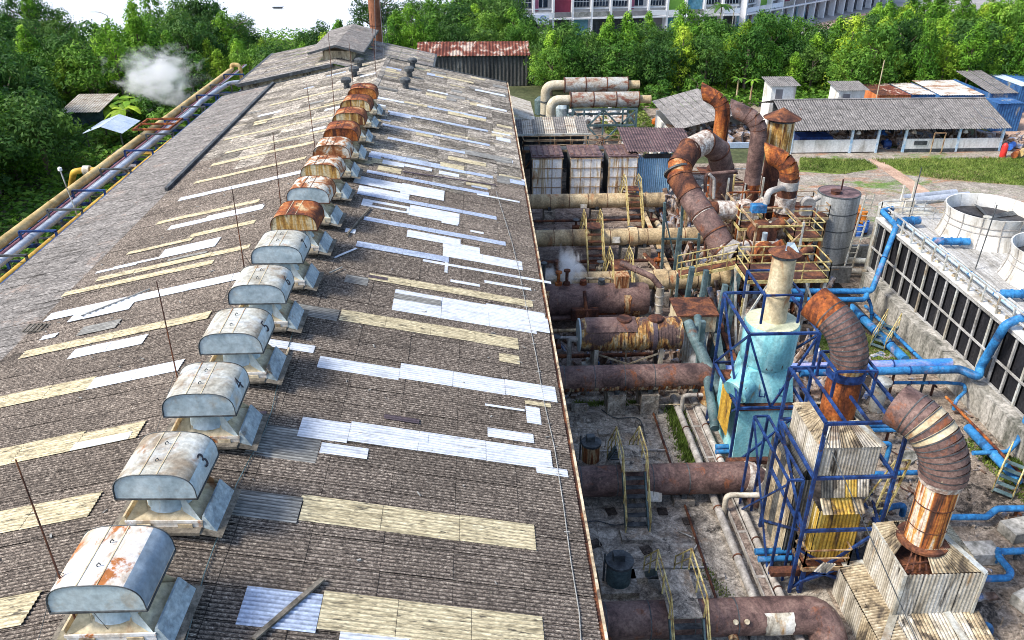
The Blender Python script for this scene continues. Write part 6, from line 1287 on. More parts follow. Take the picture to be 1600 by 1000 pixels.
# pale tank beyond the tower, with its ladder
s = root('pale_round_tank', 'pale metal tank with a cluttered top behind the far end of the cooling tower', 'tank', (28.6, 50.5, 0))
m = MB(); m.lathe((28.8, 50.2, 0), [(1.9, 0), (1.9, 4.8), (1.2, 5.1), (.1, 5.15)], 32); m.build('shell', 'galv_cap', s, True)
m = MB(); m.tube([(29.2, 50.5, 5.2), (33.5, 51.5, 5.2)], .28, 18); m.tube([(29.2, 52.0, 4.9), (33.5, 53.0, 4.9)], .24, 16); m.build_each('top_pipe', 'silver_pipe', s, True)
m = MB(); m.box2((28.2, 49.6, 5.1), (28.8, 50.1, 5.6)); m.bar((28.6, 51, 5), (28.6, 51, 6.2), .1); m.bar((29.5, 51.3, 5), (29.5, 51.3, 6.3), .1); m.build_each('top_gear', 'corr_white', s)
ld = root('steel_ladder', 'tall pale ladder leaning between the drums and the cooling tower', 'ladder', (26, 49, 0))
p, q = Vector((25.6, 50.4, 0)), Vector((26.4, 51.0, 5.6))
m = MB()
for o in (-.28, .28): m.bar(p + Vector((o, 0, 0)), q + Vector((o, 0, 0)), .09)
m.build_each('side_rail', 'galv_cap', ld)
for k in range(1, 15): c = p + (q - p) * k / 15; m = MB(); m.bar(c - Vector((.28, 0, 0)), c + Vector((.28, 0, 0)), .05); m.build('rung', 'galv_cap', ld)
platform('pale railed ledge at the far end of the cooling tower', 26.3, 33.5, 47.8, 49.0, 4.9, rail='tower_white', legs=False, floor='tower_white', h=.9)
st_ = root('deck_steps', 'yellow stair rails climbing to the far side of the tower deck', 'stairs', (31.5, 51, 0))
m = MB(); a, b = Vector((31.2, 49.2, 5.0)), Vector((34.8, 55.0, 1.5))
for o in (-.5, .5):
    e = Vector((o, 0, 0)); m.bar(a + e, b + e, .06); m.bar(a + e + Vector((0, 0, .9)), b + e + Vector((0, 0, .9)), .06)
    for k in range(6): c = a + (b - a) * k / 5 + e; m.bar(c, c + Vector((0, 0, .9)), .05)
m.build('railing', 'yellow_rail', st_)
for k in range(9): c = a + (b - a) * k / 8; m = MB(); m.box(c, (1.0, .3, .04)); m.build('tread', 'yellow_rail', st_)
for k, (bx_, by_, tx_, ty_, lb) in enumerate([(1420, 340, 1440, 262, 'thin antenna pole behind the cooling tower deck'), (1524, 420, 1558, 320, 'thin mast standing on the tower deck before the farther fan stack')]):
    a = at(bx_, by_, 5); t = aty(tx_, ty_, a.y); m = MB(); m.tube([a, Vector((a.x + (t.x - a.x), a.y, t.z))], .035, 6); tag(m.build('mast_pole', 'steel_dark'), lb, 'pole')
# ================================================================ blue pipes
BP = 'blue_pipe'
def bp(label, pts, r, mt=BP, fil=.4, bands=0, nm='blue_pipe', bm='frame_navy'):
    return pipe(nm, label, pts, r, mt, fil, bands=bands, bm=bm, n=12)
q = A(1368, 452, 1.9)
bp('upper blue pipe that turns up the corner of the cooling tower', [A(1200, 455, 2.2), A(1362, 455, 2.2), Vector((25.9, 46.0, 5.3)), Vector((25.7, 47.8, 5.6)), Vector((26.6, 48.2, 5.6))], .17, bands=2.2)
bp('lower blue pipe running parallel below the corner one', [A(1205, 468, 1.9), A(1352, 468, 1.9), A(1356, 452, 2.2)], .16, bands=2.2)
bp('thick pinkish blue pipe crossing from the cyan vessel to the tower', [A(1130, 578, 2.2), A(1480, 567, 2.2), A(1486, 567, 2.2)], .24, 'pink_blue', bands=2.6)
bp('thick blue pipe that bends up to the tower deck', [A(1250, 582, 2.0), A(1340, 580, 2.0), A(1500, 577, 2.0), A(1530, 590, 2.0), Vector((25.4, 34.2, 2.2)), Vector((25.4, 33.4, 5.2)), Vector((26.6, 33.4, 5.8)), Vector((27.6, 33.2, 5.8))], .22, bands=2.6)
bp('thick blue pipe lying diagonally past the grass plot', [A(1330, 480, .4), A(1414, 562, .4)], .26, bands=1.4)
bp('thin blue pipe parallel to the thick diagonal one', [A(1352, 478, .7), A(1450, 572, .7)], .10, bands=1.4)
bp('thin blue pipe with a wiggling end above the cut elbow', [A(1368, 598, .9), A(1478, 598, .9), A(1508, 600, .9), A(1508, 612, .9), A(1494, 625, .9), A(1490, 640, .3)], .09, bands=.8)
bp('upper of two blue pipes right of the middle casing', [A(1350, 664, 1.2), A(1430, 664, 1.2), A(1440, 680, .8)], .13, bands=1.0)
bp('lower of two blue pipes right of the middle casing', [A(1350, 672, 1.0), A(1420, 671, 1.0), A(1432, 686, .4)], .12)
bp('blue pipe crossing the yard before the nearest stack', [A(1360, 740, .5), A(1450, 738, .5)], .12, bands=1)
bp('blue pipe leaving the right side of the nearest stack', [A(1470, 808, .5), A(1541, 808, .5), A(1558, 795, .5), A(1620, 794, .5)], .14)
bp('bright blue pipe zigzagging at the right edge', [A(1520, 905, .5), A(1576, 903, .5), A(1580, 893, .5), A(1553, 862, .5), A(1620, 860, .5)], .14, bands=.9)
bp('short blue vertical pipe on the concrete block at the right', [U(1553, 880, .1), U(1553, 880, .75)], .12)
bp('blue hairpin pipe at the bottom right corner', [U(1500, 1004, .1), U(1500, 1004, .85), U(1540, 1002, .85), U(1540, 1002, .1)], .13)
bp('small blue stub at the very bottom right', [A(1530, 1010, .2), A(1560, 1006, .6), A(1570, 1015, .2)], .14)
bp('blue pipe bending down the basin wall at the right edge', [A(1520, 708, .5), A(1575, 706, .5), A(1590, 690, .9), A(1604, 650, 1.6)], .11)
bp('blue pipe by the foot of the blue frame', [U(1370, 728, 1.3), U(1382, 728, 1.3), U(1382, 728, .1)], .11)
bp('blue hooked pipe under the middle casing corner', [U(1372, 826, .1), U(1372, 826, 1.1), U(1404, 822, 1.2), U(1404, 822, .6)], .13)
bp('upper blue-teal pipe passing under the blue frames', [A(1180, 862, .7), A(1290, 858, .7)], .13, bands=1.2)
bp('lower blue-teal pipe passing under the blue frames', [A(1185, 874, .6), A(1296, 870, .6)], .12, bands=1.2)
bp('upper blue pipe behind the second duct bend', [A(1118, 698, .6), A(1180, 697, .6)], .12, bands=1)
bp('lower blue pipe behind the second duct bend', [A(1118, 706, .5), A(1185, 705, .5)], .11)
bp('long thick blue-grey pipe sloping to the bottom of the right edge', [A(1512, 668, .4), A(1592, 752, .4)], .22, 'blue_pipe', bands=2)
bp('rusty thin pipe slanting along the foot of the basin wall', [A(1478, 620, .6), A(1610, 755, .6)], .07, 'rust_orange', bands=1.2, nm='rusty_pipe', bm='rust_dark')
bp('grey-blue pipe climbing the basin wall by the low wall corner', [A(1362, 500, .3), A(1362, 480, 1.3), A(1350, 450, 1.8)], .10, bands=.5)
# yard furniture on the right
for k, (x, y, sx, sy, sz, lb) in enumerate([(1530, 872, 1.2, .8, .55, 'concrete block carrying the zigzag blue pipe'), (1590, 835, 1.3, .9, .5, 'tilted concrete block near the right edge'), (1603, 945, 1.0, .7, .5, 'concrete block at the bottom right edge'), (1420, 715, 1.0, .7, .12, 'low rough concrete pad between the two curved stacks')]):
    a = A(x, y); m = MB(); m.box((a.x, a.y, sz / 2), (sx, sy, sz), .2 * k); tag(m.build('concrete_block', 'concrete_wall'), lb, 'block')
s = root('small_pump_tank', 'small pale round tank half hidden behind the blue frame', 'tank', A(1365, 640)); a = A(1367, 640)
m = MB(); m.lathe(a, [(.35, 0), (.35, 1.6), (.5, 1.65), (.5, 1.8), (.1, 1.95)], 18); m.build('shell', 'galv_cap', s, True)
def steps(label, px, py, n=5, w_=.8, dx=.0, dy=-.35, mt='frame_teal', rail='yellow_rail', rz=0):
    a = A(px, py); r = root('yard_steps', label, 'stairs', a); d = Vector((math.cos(rz), math.sin(rz), 0)); e = Vector((-d.y, d.x, 0))
    for k in range(n): c = a + d * .32 * k + Vector((0, 0, .2 + .2 * k)); m = MB(); m.bar(c - e * w_ / 2, c + e * w_ / 2, .24, .04); m.build('tread', mt, r)
    for o in (-1, 1):
        m = MB(); p = a + e * o * w_ / 2; q = p + d * .32 * n + Vector((0, 0, .2 * n)); m.bar(p, q, .06, .16); m.build('stringer', mt, r)
        m = MB(); m.bar(p + Vector((0, 0, .9)), q + Vector((0, 0, .9)), .045); m.bar(p + Vector((0, 0, .5)), q + Vector((0, 0, .5)), .035)
        for f in (0, .5, 1): c = p + (q - p) * f; m.bar(c, c + Vector((0, 0, .9)), .04)
        m.build('railing', rail, r)
    return r
steps('yellow-railed step bridge over the thick diagonal blue pipe', 1370, 545, rz=.75)
steps('grey steps with pale yellow rails at the right edge', 1565, 775, rz=.8)
fr = root('yard_bracket', 'yellow ladder frame leaning behind the nearest curved stack', 'ladder', A(1415, 790)); m = MB()
p, q = Vector((14.6, 22.6, 2.4)), Vector((15.2, 22.8, 5.6))
for o in (-.25, .25): m.bar(p + Vector((o, 0, 0)), q + Vector((o, 0, 0)), .06)
for k in range(10): c = p + (q - p) * k / 9; m.bar(c - Vector((.25, 0, 0)), c + Vector((.25, 0, 0)), .045)
m.bar(p + Vector((-1.0, .2, 0)), q + Vector((-.3, 0, 0)), .05); m.build('frame', 'yellow_rail', fr)
m = MB()
for k in range(50): m.box((14.3 + rnd.uniform(-.5, .5), 23.0 + rnd.uniform(-.4, .4), rnd.uniform(1.5, 4.2)), (rnd.uniform(.1, .35),) * 3, rnd.uniform(0, 3))
tag(m.build('valve_bundle', 'insul', kind='stuff'), 'bundle of lagged valves behind the nearest boiler casing')
platform('small pale railed landing left of the nearest boiler casing', 11.9, 13.6, 21.9, 22.9, 1.4, rail='brown_rail', leg='frame_navy', h=.8)
for k, (a_, b_) in enumerate([((1205, 595), (1262, 1005)), ((1165, 740), (1290, 560))]): pass
m = MB(); m.tube([(11.55, 22.1, 7.6), (13.9, 16.6, 2.2)], .02, 5); tag(m.build('slack_cable', 'steel_dark'), 'cable running from the blue frame down over the nearest casing', 'cable')

# pipe stands, hoses and fittings that break up the yards
for k, (x, y, h) in enumerate([(1400, 574, 1.9), (1450, 572, 1.9), (1390, 668, 1.0), (1410, 738, .45), (1330, 462, 1.9), (1280, 460, 1.9), (1240, 866, .6), (1210, 866, .6), (1560, 862, .45), (1590, 860, .45), (1590, 795, .45), (1420, 598, .8), (1460, 598, .8)]):
    a = A(x, y, h); m = MB(); m.bar((a.x, a.y, 0), (a.x, a.y, h - .05), .1); m.bar((a.x, a.y - .3, h - .1), (a.x, a.y + .3, h - .1), .08)
    tag(m.build('pipe_stand', 'steel_dark' if k % 2 else 'rust_dark'), 'small dark steel stand propping up a blue pipe of the right-hand yard', 'stand', 'stands under the blue pipes')
for k, (pts_, mt, lb) in enumerate([([(905, 820), (930, 812), (960, 822), (990, 815)], 'steel_dark', 'thin dark hose snaking over the slabs left of the nearest stairs'), ([(1060, 830), (1095, 845), (1080, 862), (1105, 880)], 'corr_white', 'thin pale hose curling on the slabs between the two nearest ducts'),
        ([(1440, 870), (1480, 850), (1510, 870), (1500, 900)], 'steel_dark', 'dark hose curling on the ground right of the nearest casing'), ([(1385, 700), (1420, 720), (1400, 760), (1440, 775)], 'rust_dark', 'brown hose curling between the two curved stacks'), ([(940, 640), (960, 655), (1000, 650), (1010, 690)], 'steel_dark', 'dark hose lying under the third duct')]):
    m = MB(); m.tube(fillet([A(x, y, .09) for x, y in pts_], .8, 6), .028, 6); tag(m.build('loose_hose', mt, None, True), lb, 'hose')
for k, (px, py) in enumerate([(1035, 800), (1075, 815), (955, 800), (1010, 860), (930, 850)]):
    a = A(px, py); m = MB(); m.box((a.x, a.y, .035), (.42, .42, .06), .1 * k); m.box((a.x, a.y, .07), (.3, .3, .03), .1 * k); tag(m.build('drain_cover', 'grime'), 'small dark square drain cover on the slabs %s' % ['right of the second stairs', 'near the thin dark pipe', 'left of the second stair foot', 'above the bottom stairs', 'by the dark blue-grey pot'][k], 'cover')
m = MB()
for k in range(130):
    x, y = rnd.uniform(15.5, 25), rnd.uniform(16, 40); s_ = rnd.uniform(.15, .5); m.box((x, y, .02), (s_ * 2, s_ * rnd.uniform(.2, .8), rnd.uniform(.03, .12)), rnd.uniform(0, 3))
m.build('scrap', 'mixed_junk', kind='stuff', label='flat bits of scrap lying about the right-hand yard')
for (x, y, n_) in ((4.9, 19.32, 1), (7.6, 26.95, 1), (9.2, 33.95, 1)): pass

# second scaffold bay and heaped pipework between the bent stacks and the filter panels
fr = root('pipe_scaffold', 'rear bay of rusty scaffold behind the purple-brown bent stack', 'scaffold', (19, 57, 0))
for k in range(26):
    x = rnd.uniform(15.2, 23); y = rnd.uniform(53.5, 61); h = rnd.uniform(2.5, 5.4); m = MB(); m.bar((x, y, 0), (x, y, h), rnd.choice([.08, .1, .13])); m.build('standard', rnd.choice(['brown_rail', 'rust_orange', 'galv_cap', 'brown_rail', 'yellow_rail']), fr)
for k in range(34):
    x = rnd.uniform(15, 22); y = rnd.uniform(53.5, 61); z = rnd.uniform(.8, 4.8); L0 = rnd.uniform(1.2, 3.4); m = MB(); m.bar((x, y, z), (x + L0, y, z + (rnd.uniform(-1, 1) if k % 3 == 0 else 0)), .09); m.build('ledger', rnd.choice(['brown_rail', 'rust_orange', 'rust_dark', 'galv_cap']), fr)
for k in range(5):
    x = rnd.uniform(15.5, 20.5); y = rnd.uniform(54, 59.5); z = rnd.uniform(2, 4); m = MB(); m.box2((x, y, z), (x + 1.8, y + 1.2, z + .05)); m.build('grating', 'rust_dark', fr)
clutter('scrap', 'rusty pipework and scrap heaped below the rear scaffold bay', 14.5, 22.5, 54, 65, 260, 1.1, 'mixed_junk', hmax=1.9)
clutter('scrap', 'rust-brown plates and fittings between the two scaffold bays', 14.5, 21.5, 44, 60, 120, .9, 'rust_dark', hmax=2.6)
# ================================================================ mid-distance: filters, shed, silencers
for k in range(3):
    x0 = [4.6, 7.85, 11.1][k] ; x1 = x0 + [2.5, 2.55, 2.4][k]; z1 = 3.7
    r = root('filter_house', '%s of three white rust-streaked filter panels with purple-brown tops' % ['leftmost', 'middle', 'rightmost'][k], 'filter housing', ((x0 + x1) / 2, 66.5, 0), 'filter panels')
    for i in range(3):
        a = x0 + (x1 - x0) * i / 3; b = a + (x1 - x0) / 3 - .03
        for j in range(4): m = MB(); m.box2((a, 66.2, .35 + j * .83), (b, 66.6, .35 + (j + 1) * .83 - .03)); m.build('panel', 'panel_rust', r)
    m = MB()
    for j in range(5): m.bar((x0 - .1, 66.15, .33 + j * .83), (x1 + .1, 66.15, .33 + j * .83), .05)
    for i in range(4): m.bar((x0 + (x1 - x0) * i / 3 - .02, 66.12, .2), (x0 + (x1 - x0) * i / 3 - .02, 66.12, z1), .05)
    m.build('frame', 'brown_rail', r)
    m = MB(); m.box2((x0 - .1, 66.2, z1 + .05), (x1 + .1, 69.5, z1 + .15)); m.build('top', 'shed_brown', r)
    m = MB()
    for i in range(5): m.box2((x0 + i * .5, 66.4, z1 + .15), (x0 + i * .5 + .3, 69.3, z1 + .22))
    m.build_each('top_rib', 'duct_purple', r)
    m = MB(); m.box2((x0, 66.7, 0), (x1, 69.4, z1)); m.build('body', 'steel_dark', r)
platform('yellow-railed walkway behind the filter panels', 4.0, 14.0, 69.6, 70.8, 3.4, rail='brown_rail', leg='brown_rail', floor='steel_dark', h=.9)
r = root('grey_lean_to', 'long low lean-to roof of grey and cream sheets behind the filter panels', 'shed', (6.5, 73, 0))
for k in range(7):
    x = 3.1 + k * 1.0; m = MB(); m.corr((x, 72.0, 4.15), (0, 3.6, .65), (.97, 0, 0), .2, .02); m.build('roof_sheet', ['roof_grey', 'corr_pale', 'sheet_grey', 'corr_pale', 'roof_grey', 'corr_pale', 'roof_grey'][k], r, True)
m = MB(); m.bar((3.1, 71.95, 4.1), (10.2, 71.95, 4.1), .12, .2); m.build('gutter', 'galv_cap', r)
m = MB(); m.box2((3.1, 75, 0), (10, 75.2, 4.6)); m.build('back_wall', 'steel_dark', r)
m = MB()
for x in (3.2, 6.6, 10.0): m.bar((x, 72.1, 0), (x, 72.1, 4.1), .15)
m.build_each('post', 'frame_teal', r)
r = root('blue_shed', 'light blue corrugated shed with a dark brown sloping roof', 'shed', (15.2, 69, 0))
for k in range(3): m = MB(); m.corr((13.0 + k * 1.2, 67.0, 0), (0, 0, 3.3 + (.35 if k else .1)), (1.19, 0, 0), .18, .03); m.build('wall_sheet', 'shed_blue', r, True)
m = MB(); m.corr((13.0, 67.0, 0), (0, 0, 3.6), (0, 4.4, 0), .2, .03); m.build('wall_sheet', 'wall_white', r, True)
m = MB(); m.corr((16.6, 67.0, 0), (0, 0, 3.3), (0, 4.4, 0), .2, .03); m.build('wall_sheet', 'shed_blue', r, True)
m = MB(); m.box2((14.2, 66.93, 3.35), (16.5, 66.98, 3.75)); m.build('opening', 'fan_dark', r)
for k in range(5): m = MB(); m.corr((12.6 + k * 1.22, 66.5, 4.1 - k * .03), (0, 5.8, .55), (1.21, 0, -.03), .24, .03); m.build('roof_sheet', 'shed_brown', r, True)
# silencers on the teal frame
def silencer(label, x0, x1, y, z, rr, mouth):
    r = root('silencer', label, 'silencer', ((x0 + x1) / 2, y, 0), 'exhaust silencers')
    n = 3
    for k in range(n):
        a, b = x0 + (x1 - x0) * k / n, x0 + (x1 - x0) * (k + 1) / n; m = MB(); m.tube([(a, y, z), (b - .03, y, z)], rr, 24); m.build('shell_ring', 'silencer', r, True)
    m = MB()
    for k in range(n + 1): a = x0 + (x1 - x0) * k / n; m.tube([(a - .05, y, z), (a + .05, y, z)], rr * 1.06, 24)
    m.build_each('flange', 'rust_dark', r, True)
    m = MB(); m.tube([(x1, y, z), (x1 + 1.3, y, z)], [.42, .42], 16, cap=False); m.add([], []); m.build('outlet', 'duct_cream', r, True)
    m = MB(); m.tube([(x1 + .9, y, z), (x1 + .92, y, z)], .4, 16); m.build('outlet_mouth', 'fan_dark', r)
    pts = fillet([(x0, y, z), (x0 - 2.0, y, z), (x0 - 2.0, y, .2)], 1.1, 6); m = MB(); m.tube(pts, .50, 18); m.build('inlet_elbow', 'cyl_tan', r, True)
    m = MB()
    for zz in (z - 1.6, z - 3.0): m.tube([(x0 - 2.0, y, zz), (x0 - 2.0, y, zz - .12)], .58, 18)
    m.build_each('pipe_band', 'steel_dark', r, True)
silencer('nearer rust-stained horizontal silencer with an elbow at its left', 9.6, 16.6, 83.5, 4.5, .78, True)
silencer('farther rust-stained horizontal silencer behind the nearer one', 9.3, 16.0, 87.0, 5.25, .78, True)
fr = root('teal_trestle', 'dark teal braced trestle standing under the two silencers', 'frame', (13, 85, 0))
frame_box(fr, 9.8, 16.4, 82.9, 87.6, [3.65, 2.0], .22, 'frame_teal', brace=[((9.8, 82.9, .2), (13, 82.9, 3.6)), ((13, 82.9, .2), (9.8, 82.9, 3.6)), ((13, 82.9, .2), (16.4, 82.9, 3.6)), ((16.4, 82.9, .2), (13, 82.9, 3.6)), ((13, 82.9, 0), (13, 82.9, 3.6)), ((11, 82.9, 0), (11, 82.9, 3.6)), ((15, 82.9, 0), (15, 82.9, 3.6))])
for k, (x, y, mm, lb) in enumerate([(835, 205, 'corr_tan', 'rusty cyclone drum left of the silencer elbows'), (843, 172, 'frame_teal', 'blue plastic tank behind the silencer elbows'), (878, 190, 'galv_side', 'blue plastic barrel under the silencers')]):
    a = A(x, y, 0) if k else Vector((5.8, 80, 0)); m = MB(); m.lathe((a.x, min(a.y, 96), 0), [(.7, 0), (.75, 1.6), (.3, 2.0)], 16); tag(m.build('barrel_tank', mm, None, True), lb, 'tank')
clutter('scrap', 'white sacks and scrap heaped beyond the silencers', 11, 17.5, 89, 95, 60, 1.2, 'white_patched', hmax=.7)
clutter('scrap', 'rusty machinery under the silencer trestle', 9.5, 16.5, 74.5, 81, 90, 1.0, 'mixed_junk', hmax=1.2)
clutter('scrap', 'white refuse bags left of the grey open shed', 17.2, 20, 79, 84, 30, 1.1, 'white_patched', hmax=.6)
a = A(894, 205 - 8); a = A(1024, 197); m = MB(); m.lathe((a.x, a.y, 0), [(.1, 0), (.45, .3), (.45, .7), (.15, .95)], 14); tag(m.build('yellow_ball_tank', 'drum_orange', None, True), 'small yellow round tank left of the grey open shed', 'tank')
# open shed P
r = root('open_shed', 'grey gable-roofed open shed full of dark scrap, behind the rusty stacks', 'shed', (25, 86, 0))
e0, e1, t0, t1 = Vector((20.3, 80.2, 2.5)), Vector((30.6, 84.5, 1.6)), Vector((18.9, 88.4, 3.3)), Vector((25.2, 92.5, 3.8))
e0 = aty(1058, 203, 80); e1 = aty(1196, 205, 84); t0 = aty(1018, 158, 88); t1 = aty(1090, 138, 91)
rB = aty(1140, 137, 93)
n = 7
for k in range(n):
    f0, f1 = k / n + .004, (k + 1) / n - .004; vs = []
    a0, b0 = e0 + (aty(1145, 181, 84) - e0) * f0, t0 + (t1 - t0) * f0; a1, b1 = e0 + (aty(1145, 181, 84) - e0) * f1, t0 + (t1 - t0) * f1
    nn = 20
    for i in range(nn + 1): f = i / nn; h = Vector((0, 0, .03 * math.sin(math.pi * i / 2))); vs += [a0 + (a1 - a0) * f + h, b0 + (b1 - b0) * f + h]
    m = MB(); m.add(vs, [(2 * i, 2 * i + 2, 2 * i + 3, 2 * i + 1) for i in range(nn)]); m.build('roof_sheet', 'corr_grey', r, True)
q0, q1, q2, q3 = aty(1145, 181, 84), aty(1205, 215, 84), aty(1195, 190, 92), aty(1090, 138, 91)
for k in range(5):
    f0, f1 = k / 5 + .004, (k + 1) / 5 - .004; vs = []; a0, b0 = q3 + (q0 - q3) * f0, q2 + (q1 - q2) * f0 * 1; a1, b1 = q3 + (q0 - q3) * f1, q2 + (q1 - q2) * f1
    for i in range(21): f = i / 20; h = Vector((0, 0, .03 * math.sin(math.pi * i / 2))); vs += [a0 + (a1 - a0) * f + h, b0 + (b1 - b0) * f + h]
    m = MB(); m.add(vs, [(2 * i, 2 * i + 1, 2 * i + 3, 2 * i + 2) for i in range(20)]); m.build('roof_sheet', 'corr_grey', r, True)
m = MB(); m.box2((19.6, 81, 0), (19.8, 88, 1.7)); m.box2((19.6, 88, 0), (29, 88.2, 2.2)); m.build('wall', 'wall_white', r)
m = MB()
for x in (20.3, 23, 26, 29): m.bar((x, 81 + (x - 20) * .3, 0), (x, 81 + (x - 20) * .3, 2.0), .14)
m.build_each('post', 'galv_cap', r)
m = MB(); m.box2((20.3, 80.9, 0), (30.5, 81.1, .55)); m.build('low_wall', 'pale_metal', r)
clutter('scrap', 'dark machine scrap stored under the grey open shed', 20.5, 29, 82, 87, 120, 1.3, 'mixed_junk', hmax=1.3)
# long shed
r = root('long_shed', 'long open-fronted shed with a grey corrugated roof and white panel walls', 'shed', (42, 81, 0))
Lx0, Lx1 = 30.9, 53.6; ys, yr, yn = 78.3, 84.0, 89.0; zs, zrr, zn = 2.45, 4.15, 2.7
n = 22
for k in range(n):
    xa = Lx0 + (Lx1 - Lx0) * k / n; ww = (Lx1 - Lx0) / n - .02
    for (ya, yb_, za, zb) in ((ys, ys + 1.9, zs, zs + .567), (ys + 1.9, ys + 3.8, zs + .567, zs + 1.133), (ys + 3.8, yr, zs + 1.133, zrr)):
        m = MB(); m.corr((xa, ya + .0, za + rnd.uniform(0, .03)), (0, yb_ - ya - .03, zb - za), (ww, 0, 0), .26, .035); m.build('roof_sheet', 'corr_grey', r, True)
m = MB(); m.corr((Lx0, yr, zrr), (0, yn - yr, zn - zrr), (Lx1 - Lx0, 0, 0), .26, .035); m.build('rear_roof', 'corr_grey', r, True)
m = MB(); m.box2((Lx0, yr - .15, zrr + .02), (Lx1, yr + .15, zrr + .08)); m.build('ridge_cap', 'corr_grey', r)
m = MB(); m.box2((Lx0 + .5, 85, 0), (Lx1 - .5, 85.2, 3.6)); m.build('back_wall', 'steel_dark', r)
for (xa, xb) in ((31.5, 40.2), (43.2, 53.0)):
    n = int((xb - xa) / 1.1)
    for k in range(n): a = xa + (xb - xa) * k / n; m = MB(); m.box2((a + .01, 78.75, .1), (a + (xb - xa) / n - .01, 78.9, 1.35)); m.build('wall_panel', 'wall_white', r)
m = MB(); m.box2((43.2, 78.70, .0), (53.0, 78.74, .35)); m.build('plinth', 'steel_dark', r)
m = MB(); m.box2((44.1, 78.66, .75), (45.4, 78.74, 1.15)); m.build('vent_grille', 'steel_dark', r)
m = MB()
for x in (31.5, 37.6, 40.3, 43.1, 48.6, 53.1): m.bar((x, 78.8, 0), (x, 78.8, 2.5), .22)
m.build_each('post', 'bluewhite', r)
for k, x in enumerate((38.3, 44.0, 49.3)): m = MB(); m.lathe((x, 79.0, 1.9), [(.1, .3), (.26, .0), (.2, -.05)], 12); m.build('lamp_shade', 'corr_pale', r, True)
clutter('scrap', 'dark machines stored inside the long shed', 32, 53, 79.6, 84, 130, 1.3, 'mixed_junk', hmax=1.5)
m = MB(); m.box2((32.6, 79.5, .3), (36, 81.5, 1.45)); tag(m.build('blue_bench', 'frame_navy'), 'blue workbench inside the left bay of the long shed', 'bench')
for k, (px, py, w_, mt, lb) in enumerate([(1300, 232, 1.6, 'tank_grey', 'dark motor lying before the left wall of the long shed'), (1312, 230, .8, 'silver_pipe', 'left of two silver round drums before the long shed'), (1328, 232, .8, 'silver_pipe', 'right of two silver round drums before the long shed'), (1272, 236, 1.2, 'white_patched', 'white box lying before the left end of the long shed'), (1378, 218, 1.4, 'drum_blue', 'dark blue machine in the doorway of the long shed'), (1383, 232, .8, 'frame_navy', 'small navy motor by the doorway of the long shed')]):
    a = A(px, py, 0); m = MB(); m.tube([(a.x - w_ / 2, a.y, .45), (a.x + w_ / 2, a.y, .45)], .42, 14); m.box((a.x, a.y, .1), (w_ * .9, .5, .2)); m.tube([(a.x, a.y, .8), (a.x, a.y, 1.0)], .15, 8); tag(m.build('machine_part', mt, None, True), lb, 'machine')
r = root('goal_frame', 'thin brown goal-like pipe frame before the long shed', 'frame', A(1460, 240)); m = MB(); a, b = A(1453, 240), A(1470, 240)
m.bar(a, a + Vector((0, 0, 2.1)), .09); m.bar(b, b + Vector((0, 0, 2.1)), .09); m.bar(a + Vector((0, 0, 2.1)), b + Vector((0, 0, 2.1)), .09); m.build('frame', 'brown_rail', r)
r = root('stray_hydrant', 'red upright gas cylinder at the right end of the long shed', 'cylinder', A(1566, 245)); a = A(1566, 245); m = MB(); m.lathe(a, [(.28, 0), (.30, .1), (.30, 1.1), (.2, 1.3), (.1, 1.4)], 16); m.build('body', 'red_paint', r, True)
for k, (x, y, mm, lb) in enumerate([(1580, 228, 'drum_blue', 'blue barrel lying at the right edge behind the red cylinder'), (1588, 240, 'rust_orange', 'orange-banded cylinder lying at the right edge'), (1597, 238, 'yellow_pipe', 'tan cylinder standing at the right edge')]):
    a = A(x, y, .4); m = MB(); m.tube([a - Vector((.5, .5, 0)), a + Vector((.5, .5, 0))], .32, 14); tag(m.build('gas_cylinder', mm, None, True), lb, 'cylinder')
clutter('scrap', 'scrap lying in the mud beyond the long shed', 54, 60, 79, 84, 60, .9, 'mixed_junk')
# kiosks
def kiosk(label, px0, px1, ptop, pb, Y, roofm):
    a = aty(px0, pb, Y); b = aty(px1, pb, Y); zt = aty(px0, ptop, Y).z; r = root('small_block_hut', label, 'hut', ((a.x + b.x) / 2, Y, 0)); 
    m = MB(); m.box2((a.x, Y, 0), (b.x, Y + 2.6, zt)); m.build('wall', 'wall_white', r)
    for k in range(3):
        f = (b.x - a.x + .8) / 3; m = MB(); m.corr((a.x - .4 + k * f, Y - .4, zt + .05), (0, 3.3, .35), (f - .02, 0, 0), .25, .03); m.build('roof_sheet', roofm, r, True)
    m = MB(); m.box2((a.x + .5, Y - .03, .4), (a.x + 1.3, Y + .01, zt - .4)); m.build('door', 'shutter_grey', r)
    return r
kiosk('small white block hut with a flat grey roof, left one behind the long shed', 1204, 1242, 134, 152, 90, 'corr_grey')
kiosk('small pitched-roof hut, right one behind the long shed', 1310, 1350, 141, 152, 90, 'corr_grey')
# containers and patched roofs
def cont(label, px0, px1, pt, Y, dY, wm, rm, zt=None, rows=4, tilt=0, nm='site_cabin'):
    a = aty(px0, pt, Y); b = aty(px1, pt, Y); zt = a.z; r = root(nm, label, 'cabin', ((a.x + b.x) / 2, Y, 0))
    m = MB(); m.corr((a.x, Y, 0), (0, 0, zt), (b.x - a.x, 0, 0), .3, .03); m.corr((a.x, Y, 0), (0, 0, zt), (0, dY, 0), .3, .03); m.corr((b.x, Y, 0), (0, 0, zt), (0, dY, 0), .3, .03); m.build('wall', wm, r, True)
    n = max(2, int((b.x - a.x) / 1.4))
    for k in range(n): f = (b.x - a.x) / n; m = MB(); m.corr((a.x + k * f, Y - .1, zt + rnd.uniform(0, .05)), (0, dY + .2, tilt), (f - .02, 0, 0), .3, .025); m.build('roof_sheet', rm if isinstance(rm, str) else rnd.choice(rm), r, True)
    return r
